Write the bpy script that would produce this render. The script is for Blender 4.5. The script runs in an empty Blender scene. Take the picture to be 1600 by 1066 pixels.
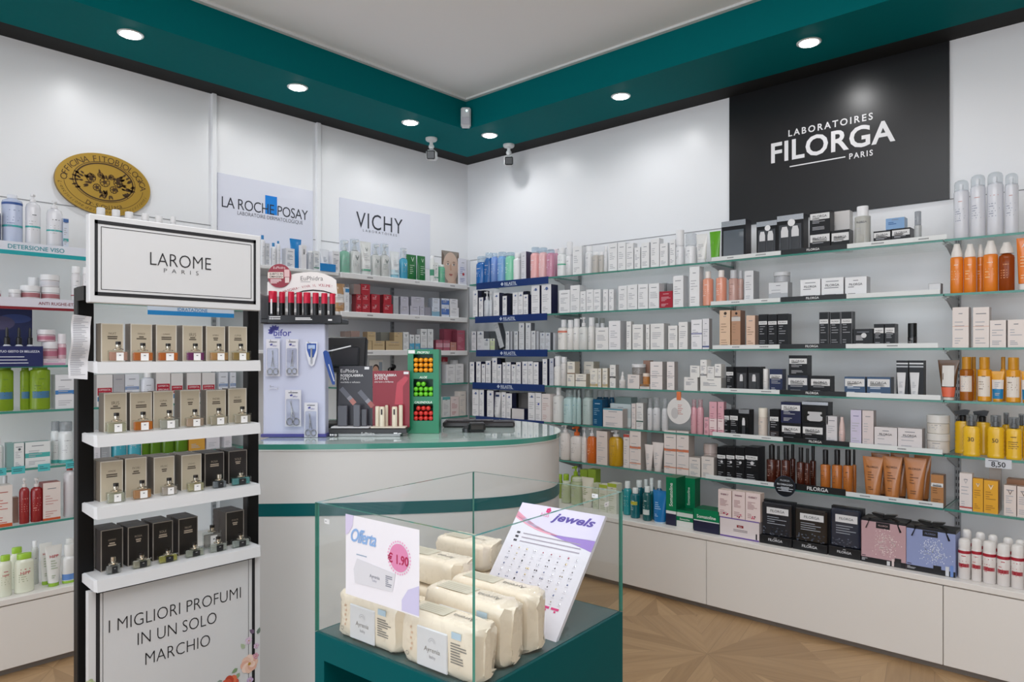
import bpy, math, random
from mathutils import Vector, Matrix
C = bpy.context.scene
COL = C.collection
PI = math.pi
# ------------------------------------------------------------------ camera
TH = math.atan2(998.0, 1104.0)             # heading: walls meet the picture plane at these slopes
CAM = Vector((3.957, -3.86, 1.30))
FWD = Vector((-math.sin(TH), math.cos(TH), 0)); RGT = Vector((math.cos(TH), math.sin(TH), 0))
F = 1104.0
cd = bpy.data.cameras.new('camera'); cam = bpy.data.objects.new('camera', cd); COL.objects.link(cam)
cam.location = CAM; cam.rotation_euler = (PI / 2, 0, TH)
cd.sensor_width = 36; cd.sensor_fit = 'HORIZONTAL'; cd.lens = 36 * F / 1600; cd.shift_y = 22 / 1600; cd.clip_start = 0.02
C.camera = cam
C.cycles.transparent_max_bounces = 32; C.cycles.max_bounces = 14; C.cycles.diffuse_bounces = 6
# ------------------------------------------------------------------ light
vs = C.view_settings
vs.view_transform = 'Standard'; vs.look = 'None'; vs.exposure = 0.84; vs.gamma = 1.0; vs.use_curve_mapping = False
w = bpy.data.worlds.new('world'); C.world = w; w.use_nodes = True
w.node_tree.nodes['Background'].inputs[0].default_value = (0.88, 0.95, 1.04, 1)
w.node_tree.nodes['Background'].inputs[1].default_value = 1.12
def area(name, loc, rot, sx, sy, power, col=(1, 1, 1)):
    l = bpy.data.lights.new(name, 'AREA'); l.shape = 'RECTANGLE'; l.size = sx; l.size_y = sy; l.energy = power; l.color = col
    o = bpy.data.objects.new(name, l); o.location = loc; o.rotation_euler = rot; COL.objects.link(o); return o
area('camera_side_fill_light', (6.6, -6.6, 1.7), (math.radians(90), 0, TH + 0.05), 4.5, 2.4, 28, (0.95, 0.98, 1.0))  # added fill lamp behind the camera; no window is built there
area('overhead_fill_light', (3.4, -3.3, 2.94), (0, 0, 0), 2.4, 2.4, 34, (0.98, 1.0, 1.02))  # unseen fill lamp added below the ceiling to brighten the room
SPOT_W, SPOT_ANGLE = 3.9, math.radians(168)

# ------------------------------------------------------------------ materials
def s2l(c): return c / 12.92 if c <= 0.04045 else ((c + 0.055) / 1.055) ** 2.4
def rgb(h):
    if isinstance(h, str):
        h = h.lstrip('#'); h = [int(h[i:i + 2], 16) for i in (0, 2, 4)]
    return tuple(s2l(x / 255) for x in h) + (1,)
MATS = {}
def mat(h, rough=0.45, metal=0.0, emit=0.0, coat=0.0, grain=0.0, name=None, spec=0.5):
    k = (str(h), rough, metal, emit, coat, grain, spec)
    if k in MATS: return MATS[k]
    m = bpy.data.materials.new(name or 'surface'); m.use_nodes = True
    nt = m.node_tree; b = nt.nodes['Principled BSDF']
    b.inputs['Base Color'].default_value = rgb(h); b.inputs['Roughness'].default_value = rough; b.inputs['Metallic'].default_value = metal
    b.inputs['Specular IOR Level'].default_value = spec
    b.inputs['Coat Weight'].default_value = coat
    if emit: b.inputs['Emission Color'].default_value = rgb(h); b.inputs['Emission Strength'].default_value = emit
    if grain:
        n = nt.nodes.new('ShaderNodeTexNoise'); n.inputs['Scale'].default_value = 45; n.inputs['Detail'].default_value = 4
        tc = nt.nodes.new('ShaderNodeTexCoord'); nt.links.new(tc.outputs['Object'], n.inputs['Vector'])
        r = nt.nodes.new('ShaderNodeMapRange'); r.inputs[3].default_value = rough - grain; r.inputs[4].default_value = rough + grain
        nt.links.new(n.outputs[0], r.inputs[0]); nt.links.new(r.outputs[0], b.inputs['Roughness'])
        bp = nt.nodes.new('ShaderNodeBump'); bp.inputs['Strength'].default_value = 0.03
        nt.links.new(n.outputs[0], bp.inputs['Height']); nt.links.new(bp.outputs[0], b.inputs['Normal'])
    m.diffuse_color = rgb(h); MATS[k] = m; return m
def glass(h, refl=0.6, rough=0.03, fill=0.0):
    """thin clear glass or plastic: tinted see-through plus a Fresnel sheen; fill adds a share of milky body colour"""
    k = ('glass', str(h), refl, rough, fill)
    if k in MATS: return MATS[k]
    m = bpy.data.materials.new('clear_glass'); m.use_nodes = True; nt = m.node_tree
    nt.nodes.remove(nt.nodes['Principled BSDF']); out = nt.nodes['Material Output']
    t = nt.nodes.new('ShaderNodeBsdfTransparent'); t.inputs[0].default_value = rgb(h)
    g = nt.nodes.new('ShaderNodeBsdfGlossy'); g.inputs['Roughness'].default_value = rough; g.inputs[0].default_value = (1, 1, 1, 1)
    lw = nt.nodes.new('ShaderNodeLayerWeight'); lw.inputs[0].default_value = 0.5
    pw = nt.nodes.new('ShaderNodeMath'); pw.operation = 'POWER'; pw.inputs[1].default_value = 5.0; nt.links.new(lw.outputs['Facing'], pw.inputs[0])
    mu = nt.nodes.new('ShaderNodeMath'); mu.operation = 'MULTIPLY_ADD'; mu.inputs[1].default_value = refl * 0.9; mu.inputs[2].default_value = refl * 0.05; nt.links.new(pw.outputs[0], mu.inputs[0])
    mx = nt.nodes.new('ShaderNodeMixShader'); nt.links.new(mu.outputs[0], mx.inputs[0])
    base = t
    if fill:
        d = nt.nodes.new('ShaderNodeBsdfDiffuse'); d.inputs[0].default_value = rgb(h)
        m2 = nt.nodes.new('ShaderNodeMixShader'); m2.inputs[0].default_value = fill
        nt.links.new(t.outputs[0], m2.inputs[1]); nt.links.new(d.outputs[0], m2.inputs[2]); base = m2
    nt.links.new(base.outputs[0], mx.inputs[1]); nt.links.new(g.outputs[0], mx.inputs[2]); nt.links.new(mx.outputs[0], out.inputs[0])
    MATS[k] = m; return m

# ------------------------------------------------------------------ mesh builder
TXT = {}
def text_geo(s, bold=0.0, shear=0.0, space=1.0):
    k = (s, bold, shear, space)
    if k in TXT: return TXT[k]
    c = bpy.data.curves.new('lettering', 'FONT'); c.body = s; c.resolution_u = 3; c.offset = bold; c.shear = shear; c.space_character = space
    o = bpy.data.objects.new('lettering', c); me = bpy.data.meshes.new_from_object(o)
    v = [(p.co.x, p.co.y) for p in me.vertices]; f = [tuple(p.vertices) for p in me.polygons]
    bpy.data.objects.remove(o); bpy.data.curves.remove(c); bpy.data.meshes.remove(me)
    if not v: v = [(0, 0), (1, 0), (1, 1)]; f = []
    x0 = min(p[0] for p in v); x1 = max(p[0] for p in v); y0 = min(p[1] for p in v); y1 = max(p[1] for p in v)
    TXT[k] = (v, f, x0, x1, y0, y1); return TXT[k]

class MB:
    K = 1.0
    def __init__(s): s.v = []; s.f = []; s.mi = []; s.mats = []
    def m(s, mt):
        if mt not in s.mats: s.mats.append(mt)
        return s.mats.index(mt)
    def add(s, vs, fs, mt):
        b = len(s.v); i = s.m(mt); s.v += [tuple(p) for p in vs]
        for f in fs: s.f.append(tuple(b + k for k in f)); s.mi.append(i)
        return s
    def box(s, x0, x1, y0, y1, z0, z1, mt, side=None):
        vs = [(x0, y0, z0), (x1, y0, z0), (x1, y1, z0), (x0, y1, z0), (x0, y0, z1), (x1, y0, z1), (x1, y1, z1), (x0, y1, z1)]
        s.add(vs, [(0, 1, 5, 4)], mt)
        s.add(vs, [(1, 2, 6, 5), (2, 3, 7, 6), (3, 0, 4, 7), (4, 5, 6, 7), (3, 2, 1, 0)], side or mt); return s
    def cbox(s, x0, x1, y0, y1, z0, z1, mt, c=0.002):
        """box with every edge chamfered by c"""
        X = ((x0, x0 + c), (x1, x1 - c)); Y = ((y0, y0 + c), (y1, y1 - c)); Z = ((z0, z0 + c), (z1, z1 - c))
        vs = []; idx = {}
        for a in (0, 1):
            for b in (0, 1):
                for d in (0, 1):
                    for ax in range(3):
                        idx[a, b, d, ax] = len(vs)
                        vs.append((X[a][0 if ax == 0 else 1], Y[b][0 if ax == 1 else 1], Z[d][0 if ax == 2 else 1]))
        fs = []
        I = lambda a, b, d, ax: idx[a, b, d, ax]
        for a in (0, 1):
            q = [I(a, 0, 0, 0), I(a, 1, 0, 0), I(a, 1, 1, 0), I(a, 0, 1, 0)]; fs.append(q if a else q[::-1])
            q = [I(0, a, 0, 1), I(1, a, 0, 1), I(1, a, 1, 1), I(0, a, 1, 1)]; fs.append(q[::-1] if a else q)
            q = [I(0, 0, a, 2), I(1, 0, a, 2), I(1, 1, a, 2), I(0, 1, a, 2)]; fs.append(q if a else q[::-1])
        for a in (0, 1):
            for b in (0, 1):
                q = [I(a, b, 0, 0), I(a, b, 0, 1), I(a, b, 1, 1), I(a, b, 1, 0)]; fs.append(q)
                q = [I(a, 0, b, 0), I(a, 0, b, 2), I(a, 1, b, 2), I(a, 1, b, 0)]; fs.append(q)
                q = [I(0, a, b, 1), I(0, a, b, 2), I(1, a, b, 2), I(1, a, b, 1)]; fs.append(q)
                for d in (0, 1): fs.append([I(a, b, d, 0), I(a, b, d, 1), I(a, b, d, 2)])
        cx, cy, cz = (x0 + x1) / 2, (y0 + y1) / 2, (z0 + z1) / 2
        out = []
        for f in fs:
            p = [Vector(vs[k]) for k in f]; n = (p[1] - p[0]).cross(p[2] - p[0]); ctr = sum(p, Vector()) / len(p)
            out.append(f if n.dot(ctr - Vector((cx, cy, cz))) > 0 else f[::-1])
        return s.add(vs, out, mt)
    def quad(s, a, b, c, d, mt): return s.add([a, b, c, d], [(0, 1, 2, 3)], mt)
    def rect(s, x0, x1, z0, z1, y, mt): return s.quad((x0, y, z0), (x1, y, z0), (x1, y, z1), (x0, y, z1), mt)
    def lathe(s, prof, mt, n=20, cx=0, cy=0, sy=1.0, z0=0):
        vs = []; fs = []
        for r, z in prof:
            for k in range(n):
                a = 2 * PI * k / n; vs.append((cx + r * math.cos(a), cy + r * sy * math.sin(a), z0 + z))
        for j in range(len(prof) - 1):
            for k in range(n):
                k2 = (k + 1) % n; fs.append((j * n + k, j * n + k2, (j + 1) * n + k2, (j + 1) * n + k))
        fs.append(tuple(range(n))[::-1]); fs.append(tuple((len(prof) - 1) * n + k for k in range(n)))
        return s.add(vs, fs, mt)
    def prism(s, poly, y0, y1, mt, side=None):
        n = len(poly); vs = [(x, y0, z) for x, z in poly] + [(x, y1, z) for x, z in poly]
        s.add(vs, [tuple(range(n))], mt); s.add(vs, [tuple(range(n, 2 * n))[::-1]] + [(k, n + k, n + (k + 1) % n, (k + 1) % n) for k in range(n)], side or mt); return s
    def vprism(s, poly, z0, z1, mt, side=None):
        n = len(poly); vs = [(x, y, z0) for x, y in poly] + [(x, y, z1) for x, y in poly]
        s.add(vs, [tuple(range(n))[::-1], tuple(range(n, 2 * n))], mt); s.add(vs, [(k, (k + 1) % n, n + (k + 1) % n, n + k) for k in range(n)], side or mt); return s
    def loft(s, rings, mt, closed=True):
        n = len(rings[0]); vs = [p for r in rings for p in r]; fs = []
        for j in range(len(rings) - 1):
            for k in range(n):
                k2 = (k + 1) % n; fs.append((j * n + k, j * n + k2, (j + 1) * n + k2, (j + 1) * n + k))
        fs.append(tuple(range(n))[::-1]); fs.append(tuple((len(rings) - 1) * n + k for k in range(n)))
        return s.add(vs, fs, mt)
    def tube(s, path, r, mt, n=8, loop=False):
        P = [Vector(p) for p in path]; rings = []
        for i, p in enumerate(P):
            a = P[i - 1] if i or loop else P[0]; b = P[(i + 1) % len(P)] if (i < len(P) - 1 or loop) else P[-1]
            t = (b - a); t = t.normalized() if t.length > 1e-9 else Vector((0, 0, 1))
            u = t.cross(Vector((0.13, 0.31, 0.94))); u = u.normalized() if u.length > 1e-6 else Vector((1, 0, 0)); v = t.cross(u)
            rings.append([tuple(p + r * (math.cos(2 * PI * k / n) * u + math.sin(2 * PI * k / n) * v)) for k in range(n)])
        if loop: rings.append(rings[0])
        return s.loft(rings, mt)
    def text(s, t, cx, cz, mt, w=None, h=None, y=0.0, bold=0.0, shear=0.0, space=1.0, rot=0.0, fn=None):
        v, f, x0, x1, y0, y1 = text_geo(t, bold, shear, space)
        sx = w / (x1 - x0) if w else None; sz = h / (y1 - y0) if h else None
        if sx is None: sx = sz
        if sz is None: sz = sx
        pts = []
        ca, sa = math.cos(rot), math.sin(rot)
        for a, b in v:
            X = (a - (x0 + x1) / 2) * sx; Z = (b - (y0 + y1) / 2) * sz
            X, Z = X * ca - Z * sa, X * sa + Z * ca
            pts.append(fn(cx + X, cz + Z) if fn else (cx + X, y, cz + Z))
        return s.add(pts, f, mt)
    def ring(s, cx, cz, ax, az, t, mt, y=0.0, n=64, a0=0.0, a1=2 * PI):
        vs = []
        for k in range(n + 1):
            a = a0 + (a1 - a0) * k / n; c, d = math.cos(a), math.sin(a)
            vs += [(cx + ax * c, y, cz + az * d), (cx + (ax - t) * c, y, cz + (az - t) * d)]
        return s.add(vs, [(2 * k, 2 * k + 1, 2 * k + 3, 2 * k + 2) for k in range(n)], mt)
    def disc(s, cx, cz, ax, az, mt, y=0.0, n=40):
        return s.add([(cx + ax * math.cos(2 * PI * k / n), y, cz + az * math.sin(2 * PI * k / n)) for k in range(n)], [tuple(range(n))], mt)
    def shift(s, dx=0, dy=0, dz=0, rot=0.0, tilt=0.0, i0=0):
        R = Matrix.Rotation(rot, 3, 'Z') @ Matrix.Rotation(tilt, 3, 'X')
        s.v = s.v[:i0] + [tuple(R @ Vector(p) + Vector((dx, dy, dz))) for p in s.v[i0:]]; return s
    def build(s, name, parent=None, loc=None, rot=None, smooth=30):
        me = bpy.data.meshes.new(name); me.from_pydata(s.v if MB.K == 1.0 else [(a * MB.K, b * MB.K, c * MB.K) for a, b, c in s.v], [], s.f)
        for mt in s.mats: me.materials.append(mt)
        me.polygons.foreach_set('material_index', s.mi)
        if smooth:
            me.polygons.foreach_set('use_smooth', [True] * len(s.f)); me.update(); me.set_sharp_from_angle(angle=math.radians(smooth))
        me.update()
        o = bpy.data.objects.new(name, me); COL.objects.link(o)
        if parent: o.parent = parent
        if loc is not None: o.location = loc
        if rot is not None: o.rotation_euler = rot if not isinstance(rot, (int, float)) else (0, 0, rot)
        return o
def tag(o, label, cat, group=None, kind=None):
    if label: o['label'] = label
    if cat: o['category'] = cat
    if group: o['group'] = group
    if kind: o['kind'] = kind
    return o
def struct(o): o['kind'] = 'structure'; return o
def empty(name, loc, rot=0.0):
    o = bpy.data.objects.new(name, None); COL.objects.link(o); o.location = loc; o.rotation_euler = (0, 0, rot); o.empty_display_size = 0.05; return o

# ------------------------------------------------------------------ picture measurements -> places in the room
def ray(px, py): return FWD + RGT * ((px - 800) / F) + Vector((0, 0, (555 - py) / F))
def on_right(px, d, py=555):                # plane parallel to the long wall, d in front of it -> (X, Z)
    r = ray(px, py); t = (-d - CAM.y) / r.y; p = CAM + r * t; return p.x, p.z
def on_left(px, d, py=555):                 # plane parallel to the left wall -> (Y, Z)
    r = ray(px, py); t = (d - CAM.x) / r.x; p = CAM + r * t; return p.y, p.z
def on_level(px, py, z):                    # horizontal plane
    r = ray(px, py); t = (z - CAM.z) / r.z; return CAM + r * t
def at_depth(px, py, zc): return CAM + ray(px, py) * zc
# ================================================================== THE ROOM
RX, RY, SOF, CEI = 7.0, -7.6, 2.784, 2.98
WHITE = mat('#eff0f3', 0.32, grain=0.05, name='wall_panel_white')
def wood_floor():
    m = bpy.data.materials.new('oak_parquet'); m.use_nodes = True; nt = m.node_tree; N = nt.nodes; L = nt.links
    b = N['Principled BSDF']; tc = N.new('ShaderNodeTexCoord')
    T = 0.92; c = on_level(1105, 1022, 0)
    def math_(op, a, bb=None, **k):
        n = N.new('ShaderNodeMath'); n.operation = op
        for i, q in enumerate((a, bb)):
            if q is None: continue
            if isinstance(q, (int, float)): n.inputs[i].default_value = q
            else: L.new(q, n.inputs[i])
        return n.outputs[0]
    sp = N.new('ShaderNodeSeparateXYZ'); L.new(tc.outputs['Object'], sp.inputs[0])
    # turn 45 degrees, then repeat in square tiles
    cs = math.cos(PI / 4)
    x0 = math_('SUBTRACT', sp.outputs[0], c.x); y0 = math_('SUBTRACT', sp.outputs[1], c.y)
    u = math_('MULTIPLY', math_('ADD', x0, y0), cs); v = math_('MULTIPLY', math_('SUBTRACT', y0, x0), cs)
    def cell(q):
        q = math_('ADD', math_('DIVIDE', q, T), 0.5); fl = math_('FLOOR', q); return fl, math_('MULTIPLY', math_('SUBTRACT', math_('SUBTRACT', q, fl), 0.5), T)
    fu, lu = cell(u); fv, lv = cell(v)
    ang = math_('ARCTAN2', lv, lu); sec = math_('FLOOR', math_('DIVIDE', math_('ADD', ang, PI + 0.2), PI / 4))
    # boards inside a sector run along its middle line
    mid = math_('SUBTRACT', math_('MULTIPLY', math_('ADD', sec, 0.5), PI / 4), PI + 0.2)
    ca = math_('COSINE', mid); sa = math_('SINE', mid)
    along = math_('ADD', math_('MULTIPLY', lu, ca), math_('MULTIPLY', lv, sa))
    across = math_('SUBTRACT', math_('MULTIPLY', lv, ca), math_('MULTIPLY', lu, sa))
    board = math_('FLOOR', math_('DIVIDE', across, 0.085))
    cb = N.new('ShaderNodeCombineXYZ'); L.new(math_('ADD', sec, math_('MULTIPLY', fu, 9.0)), cb.inputs[0]); L.new(board, cb.inputs[1]); L.new(fv, cb.inputs[2])
    wn = N.new('ShaderNodeTexWhiteNoise'); L.new(cb.outputs[0], wn.inputs['Vector'])
    gv = N.new('ShaderNodeCombineXYZ'); L.new(math_('MULTIPLY', along, 2.0), gv.inputs[0]); L.new(math_('MULTIPLY', across, 26.0), gv.inputs[1]); L.new(math_('MULTIPLY', wn.outputs[0], 17.0), gv.inputs[2])
    no = N.new('ShaderNodeTexNoise'); no.inputs['Scale'].default_value = 2.2; no.inputs['Detail'].default_value = 6; L.new(gv.outputs[0], no.inputs['Vector'])
    mixv = math_('ADD', math_('MULTIPLY', wn.outputs[0], 0.45), math_('MULTIPLY', no.outputs[0], 0.55))
    ra = N.new('ShaderNodeValToRGB'); L.new(mixv, ra.inputs[0])
    ra.color_ramp.elements[0].position = 0.2; ra.color_ramp.elements[0].color = rgb('#997a57')
    ra.color_ramp.elements[1].position = 0.85; ra.color_ramp.elements[1].color = rgb('#b99871')
    # joints
    ed = math_('ABSOLUTE', math_('SUBTRACT', math_('DIVIDE', across, 0.085), math_('ADD', board, 0.5)))
    joint = math_('GREATER_THAN', ed, 0.485)
    mx = N.new('ShaderNodeMixRGB'); L.new(math_('MULTIPLY', joint, 0.35), mx.inputs[0]); L.new(ra.outputs[0], mx.inputs[1]); mx.inputs[2].default_value = rgb('#5e4a38')
    L.new(mx.outputs[0], b.inputs['Base Color']); b.inputs['Roughness'].default_value = 0.42
    return m
struct(MB().box(-0.1, RX, RY, 0.1, -0.08, 0, wood_floor()).build('floor', smooth=0))
struct(MB().box(-0.1, RX, 0, 0.1, 0, 3.1, WHITE).build('wall_right', smooth=0))
struct(MB().box(-0.1, 0, RY, 0, 0, 3.1, WHITE).build('wall_left', smooth=0))
struct(MB().box(RX, RX + 0.1, RY, 0.1, 0, 3.1, mat('#9a9c9b', 0.6, name='light_block_grey')).build('light_block_wall', smooth=0))  # unseen wall, added to block the light from this side
struct(MB().box(0.62, RX, RY, -0.62, CEI, CEI + 0.06, mat('#f2f2f4', 0.7, grain=0.05, name='ceiling_plaster')).build('ceiling', smooth=0))
# dropped green perimeter; a flat black strip paints in the dark along the walls
TEAL = mat('#00696d', 0.65, grain=0.04, name='petrol_green_paint', spec=0.05); GAP_SHADE = mat('#08090a', 0.8)
SW, GAP = 0.612, 0.16
m = MB()
m.vprism([(GAP, RY), (SW - 0.02, RY), (SW - 0.02, -SW + 0.02), (RX, -SW + 0.02), (RX, -GAP), (GAP, -GAP)], SOF, SOF + 0.02, TEAL)
m.vprism([(SW - 0.02, RY), (SW, RY), (SW, -SW), (RX, -SW), (RX, -SW + 0.02), (SW - 0.02, -SW + 0.02)], SOF, CEI, TEAL)
struct(m.build('trim_1', smooth=0))
m = MB()
m.vprism([(0, RY), (GAP + 0.02, RY), (GAP + 0.02, -GAP - 0.02), (RX, -GAP - 0.02), (RX, 0), (0, 0)], SOF + 0.03, SOF + 0.05, GAP_SHADE)
m.vprism([(0, RY), (GAP, RY), (GAP, -GAP), (RX, -GAP), (RX, 0), (0, 0)], SOF + 0.0, SOF + 0.003, GAP_SHADE)
struct(m.build('trim_2', smooth=0))
LIP = mat('#dcdedf', 0.6)
struct(MB().vprism([(SW, RY), (SW + 0.025, RY), (SW + 0.025, -SW - 0.025), (RX, -SW - 0.025), (RX, -SW), (SW, -SW)], CEI - 0.012, CEI, LIP).build('trim_3', smooth=0))
# white upright battens between the panels of the left wall
for i, (a, b) in enumerate(((329, 336.5), (492.5, 499))):
    y0, y1 = on_left(a, 0)[0], on_left(b, 0)[0]
    struct(MB().cbox(0, 0.022, y0, y1, 1.80, SOF, WHITE, 0.003).build('trim_%d' % (4 + i)))
SEAM = mat('#8f9092', 0.6)
struct(MB().box(0, 0.002, RY, -0.002, 2.034, 2.038, SEAM).build('trim_6', smooth=0)); struct(MB().box(0.002, RX, -0.002, 0, 2.034, 2.038, SEAM).build('trim_7', smooth=0))
# downlights sunk in the green soffit
for px, py, where in ((204, 53, 'over the gold oval plaque'), (465, 136, 'over the blue-squared logo panel'), (641, 191, 'over the small lilac panel'),
                      (765, 211, 'beside the room corner'), (970, 150, 'between the corner and the black sign'), (1264, 66, 'over the black sign')):
    p = on_level(px, py, SOF)
    t = empty('recessed_downlight', (p.x, p.y, SOF)); tag(t, 'round recessed downlight in the green soffit ' + where, 'ceiling light', 'downlights in the green soffit')
    MB().lathe([(0.052, -0.006), (0.056, -0.003), (0.056, 0.0), (0.040, 0.0), (0.040, -0.005)], mat('#eeeeee', 0.3, 0.6), 28).build('trim_ring', t)
    MB().lathe([(0.036, -0.010), (0.042, -0.0075), (0.0425, -0.0062)], mat('#ffffff', 0.3, emit=22.0, name='lamp_lens'), 28).build('lens', t)
    l = bpy.data.lights.new('downlight_beam', 'SPOT'); l.energy = SPOT_W; l.spot_size = SPOT_ANGLE; l.spot_blend = 0.6; l.shadow_soft_size = 0.035; l.color = (1.0, 1.0, 1.0)
    o = bpy.data.objects.new('downlight_beam', l); o.location = (p.x, p.y, SOF - 0.02); COL.objects.link(o)
for x, y in ((0.31, -4.9), (0.31, -6.1), (5.6, -0.31), (6.8, -0.31)):     # the row of downlights goes on beyond the picture
    l = bpy.data.lights.new('downlight_beam', 'SPOT'); l.energy = SPOT_W; l.spot_size = SPOT_ANGLE; l.spot_blend = 0.6; l.shadow_soft_size = 0.035
    o = bpy.data.objects.new('downlight_beam', l); o.location = (x, y, SOF - 0.02); COL.objects.link(o)
# bullet cameras under the soffit
for px, py, pick, where in ((674, 216, 0.0, 'left wall side'), (795, 226, 0.0, 'long wall side')):
    p = on_level(px, py, SOF)
    t = empty('security_camera', (p.x, p.y, SOF), TH)
    tag(t, 'white bullet security camera with black face, ' + ('over the small lilac panel' if px < 700 else 'casting a shadow on the long wall'), 'security camera', 'security cameras under the soffit')
    cw = mat('#d9dbdc', 0.35)
    MB().lathe([(0.040, 0), (0.040, -0.012), (0.034, -0.020), (0.012, -0.026), (0.012, -0.055)], cw, 24).build('base', t)
    MB().lathe([(0.017, -0.048), (0.020, -0.060), (0.013, -0.075)], cw, 16).build('swivel_joint', t)
    b = MB(); b.cbox(-0.033, 0.033, -0.055, 0.075, -0.135, -0.068, cw, 0.012); b.shift(tilt=math.radians(12), dz=-0.012); bo = b.build('body', t)
    f = MB(); f.cbox(-0.029, 0.029, -0.062, -0.05, -0.130, -0.073, mat('#141416', 0.15), 0.006); f.lathe([(0.012, -0.003), (0.011, 0.0)], mat('#2a2530', 0.05), 16)
    f2 = MB(); f2.cbox(-0.029, 0.029, -0.062, -0.05, -0.130, -0.073, mat('#141416', 0.15), 0.006); f2.shift(tilt=math.radians(12), dz=-0.012); f2.build('lens_window', bo)
# motion sensor in the corner of the fascia
t = empty('motion_sensor', (SW + 0.03, -SW - 0.03, 2.84), PI / 4)
tag(t, 'small white motion sensor in the corner of the green fascia', 'motion sensor')
MB().cbox(-0.033, 0.033, -0.03, 0.028, -0.055, 0.07, mat('#d6dadf', 0.3), 0.010).build('housing', t)
MB().cbox(-0.026, 0.026, -0.034, -0.028, -0.045, 0.004, mat('#c8cad4', 0.2), 0.004).build('sensor_lens', t)
MB().lathe([(0.005, 0), (0.004, 0.003)], mat('#c8fff4', 0.3, emit=3.0), 12).shift(tilt=PI / 2, dy=-0.03, dz=0.045, dx=0.006).build('indicator_light', t)

# ------------------------------------------------------------------ logo panels on the walls
def wtext(mb, t, wall, xl, xr, yc, mt, h=None, d=0.0, x0=0, z0=0, **k):
    """lettering fitted between two picture columns on a wall plane, in the panel's own frame"""
    f = on_right if wall == 'R' else on_left
    a = f(xl, d)[0]; b = f(xr, d)[0]; z = f((xl + xr) / 2, d, yc)[1]
    return mb.text(t, (a + b) / 2 - x0, z - z0, mt, w=b - a, h=h, **k)
# black sign on the long wall
xa, xb = on_right(1141, 0)[0], on_right(1484, 0)[0]; zb = 2.036
xc = (xa + xb) / 2
t = empty('brand_sign', (xc, -0.001, zb)); tag(t, 'large black sign with white lettering high on the long wall', 'sign')
hw = (xb - xa) / 2
MB().box(-hw, hw, -0.012, 0, 0, SOF - 0.004 - zb, mat('#17171a', 0.32, name='black_laminate')).build('board', t, smooth=0)
m = MB(); LW = mat('#e6e4e6', 0.5)
wtext(m, 'LABORATOIRES', 'R', 1232, 1364, 195, LW, h=0.036, d=0.013, x0=xc, z0=zb, y=-0.0135, bold=0.018, space=1.35)
wtext(m, 'FILORGA', 'R', 1205, 1399, 221.5, LW, h=0.112, d=0.013, x0=xc, z0=zb, y=-0.0135, bold=0.022, space=1.05)
wtext(m, 'PARIS', 'R', 1327, 1364, 241.5, LW, h=0.030, d=0.013, x0=xc, z0=zb, y=-0.0135, bold=0.02, space=1.3)
la, lb = on_right(1234, 0.013)[0], on_right(1321, 0.013)[0]; lz = on_right(1277, 0.013, 253)[1] - zb
m.rect(la - xc, lb - xc, lz - 0.003, lz + 0.003, -0.0135, LW)
m.build('lettering', t, smooth=0)['label'] = 'white lettering'
# pale lilac logo panels on the left wall (left-wall frame: x to +Y, y into the wall)
def left_panel(pl, pr, ptop, pbot, name, label):
    ya, yb = on_left(pl, 0.006)[0], on_left(pr, 0.006)[0]; yc = (ya + yb) / 2
    zt, zb_ = on_left((pl + pr) / 2, 0.006, ptop)[1], on_left((pl + pr) / 2, 0.006, pbot)[1]
    t = empty(name, (0, yc, zb_), PI / 2); tag(t, label, 'sign')
    MB().box(-(yb - ya) / 2, (yb - ya) / 2, -0.006, 0, 0, zt - zb_, mat('#dfe1ee', 0.18, name='lilac_acrylic')).build('panel', t, smooth=0)
    return t, yc, zb_
INK = mat('#2b2e3a', 0.5)
t, yc, z0 = left_panel(340, 489, 284, 402, 'logo_panel', 'pale lilac logo panel with a bright blue square on the left wall')
m = MB(); k = dict(d=0.0065, x0=yc, z0=z0, y=-0.0072)
wtext(m, 'LA ROCHE POSAY', 'L', 346.5, 481, 326, INK, h=0.062, bold=-0.004, space=0.92, **k)
wtext(m, 'LABORATOIRE DERMATOLOGIQUE', 'L', 371, 473, 341, INK, h=0.026, bold=-0.012, **k)
m.build('lettering', t, smooth=0)['label'] = 'dark lettering'
ya, yb = on_left(414.5, 0.007)[0], on_left(433, 0.007)[0]; za, zt = on_left(424, 0.007, 335.5)[1], on_left(424, 0.007, 306.5)[1]
MB().box(ya - yc, yb - yc, -0.0068, -0.006, za - z0, zt - z0, mat('#1583dd', 0.35)).build('square_mark', t, smooth=0)['label'] = 'bright blue square'
t, yc, z0 = left_panel(531, 672, 322, 412, 'logo_panel', 'smaller pale lilac logo panel near the room corner')
m = MB(); k['x0'] = yc; k['z0'] = z0
wtext(m, 'VICHY', 'L', 556.5, 629, 348.5, INK, h=0.105, bold=-0.002, space=1.1, **k)
wtext(m, 'LABORATOIRES', 'L', 567, 620, 364, INK, h=0.016, bold=-0.01, space=1.6, **k)
m.build('lettering', t, smooth=0)['label'] = 'dark lettering'
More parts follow.
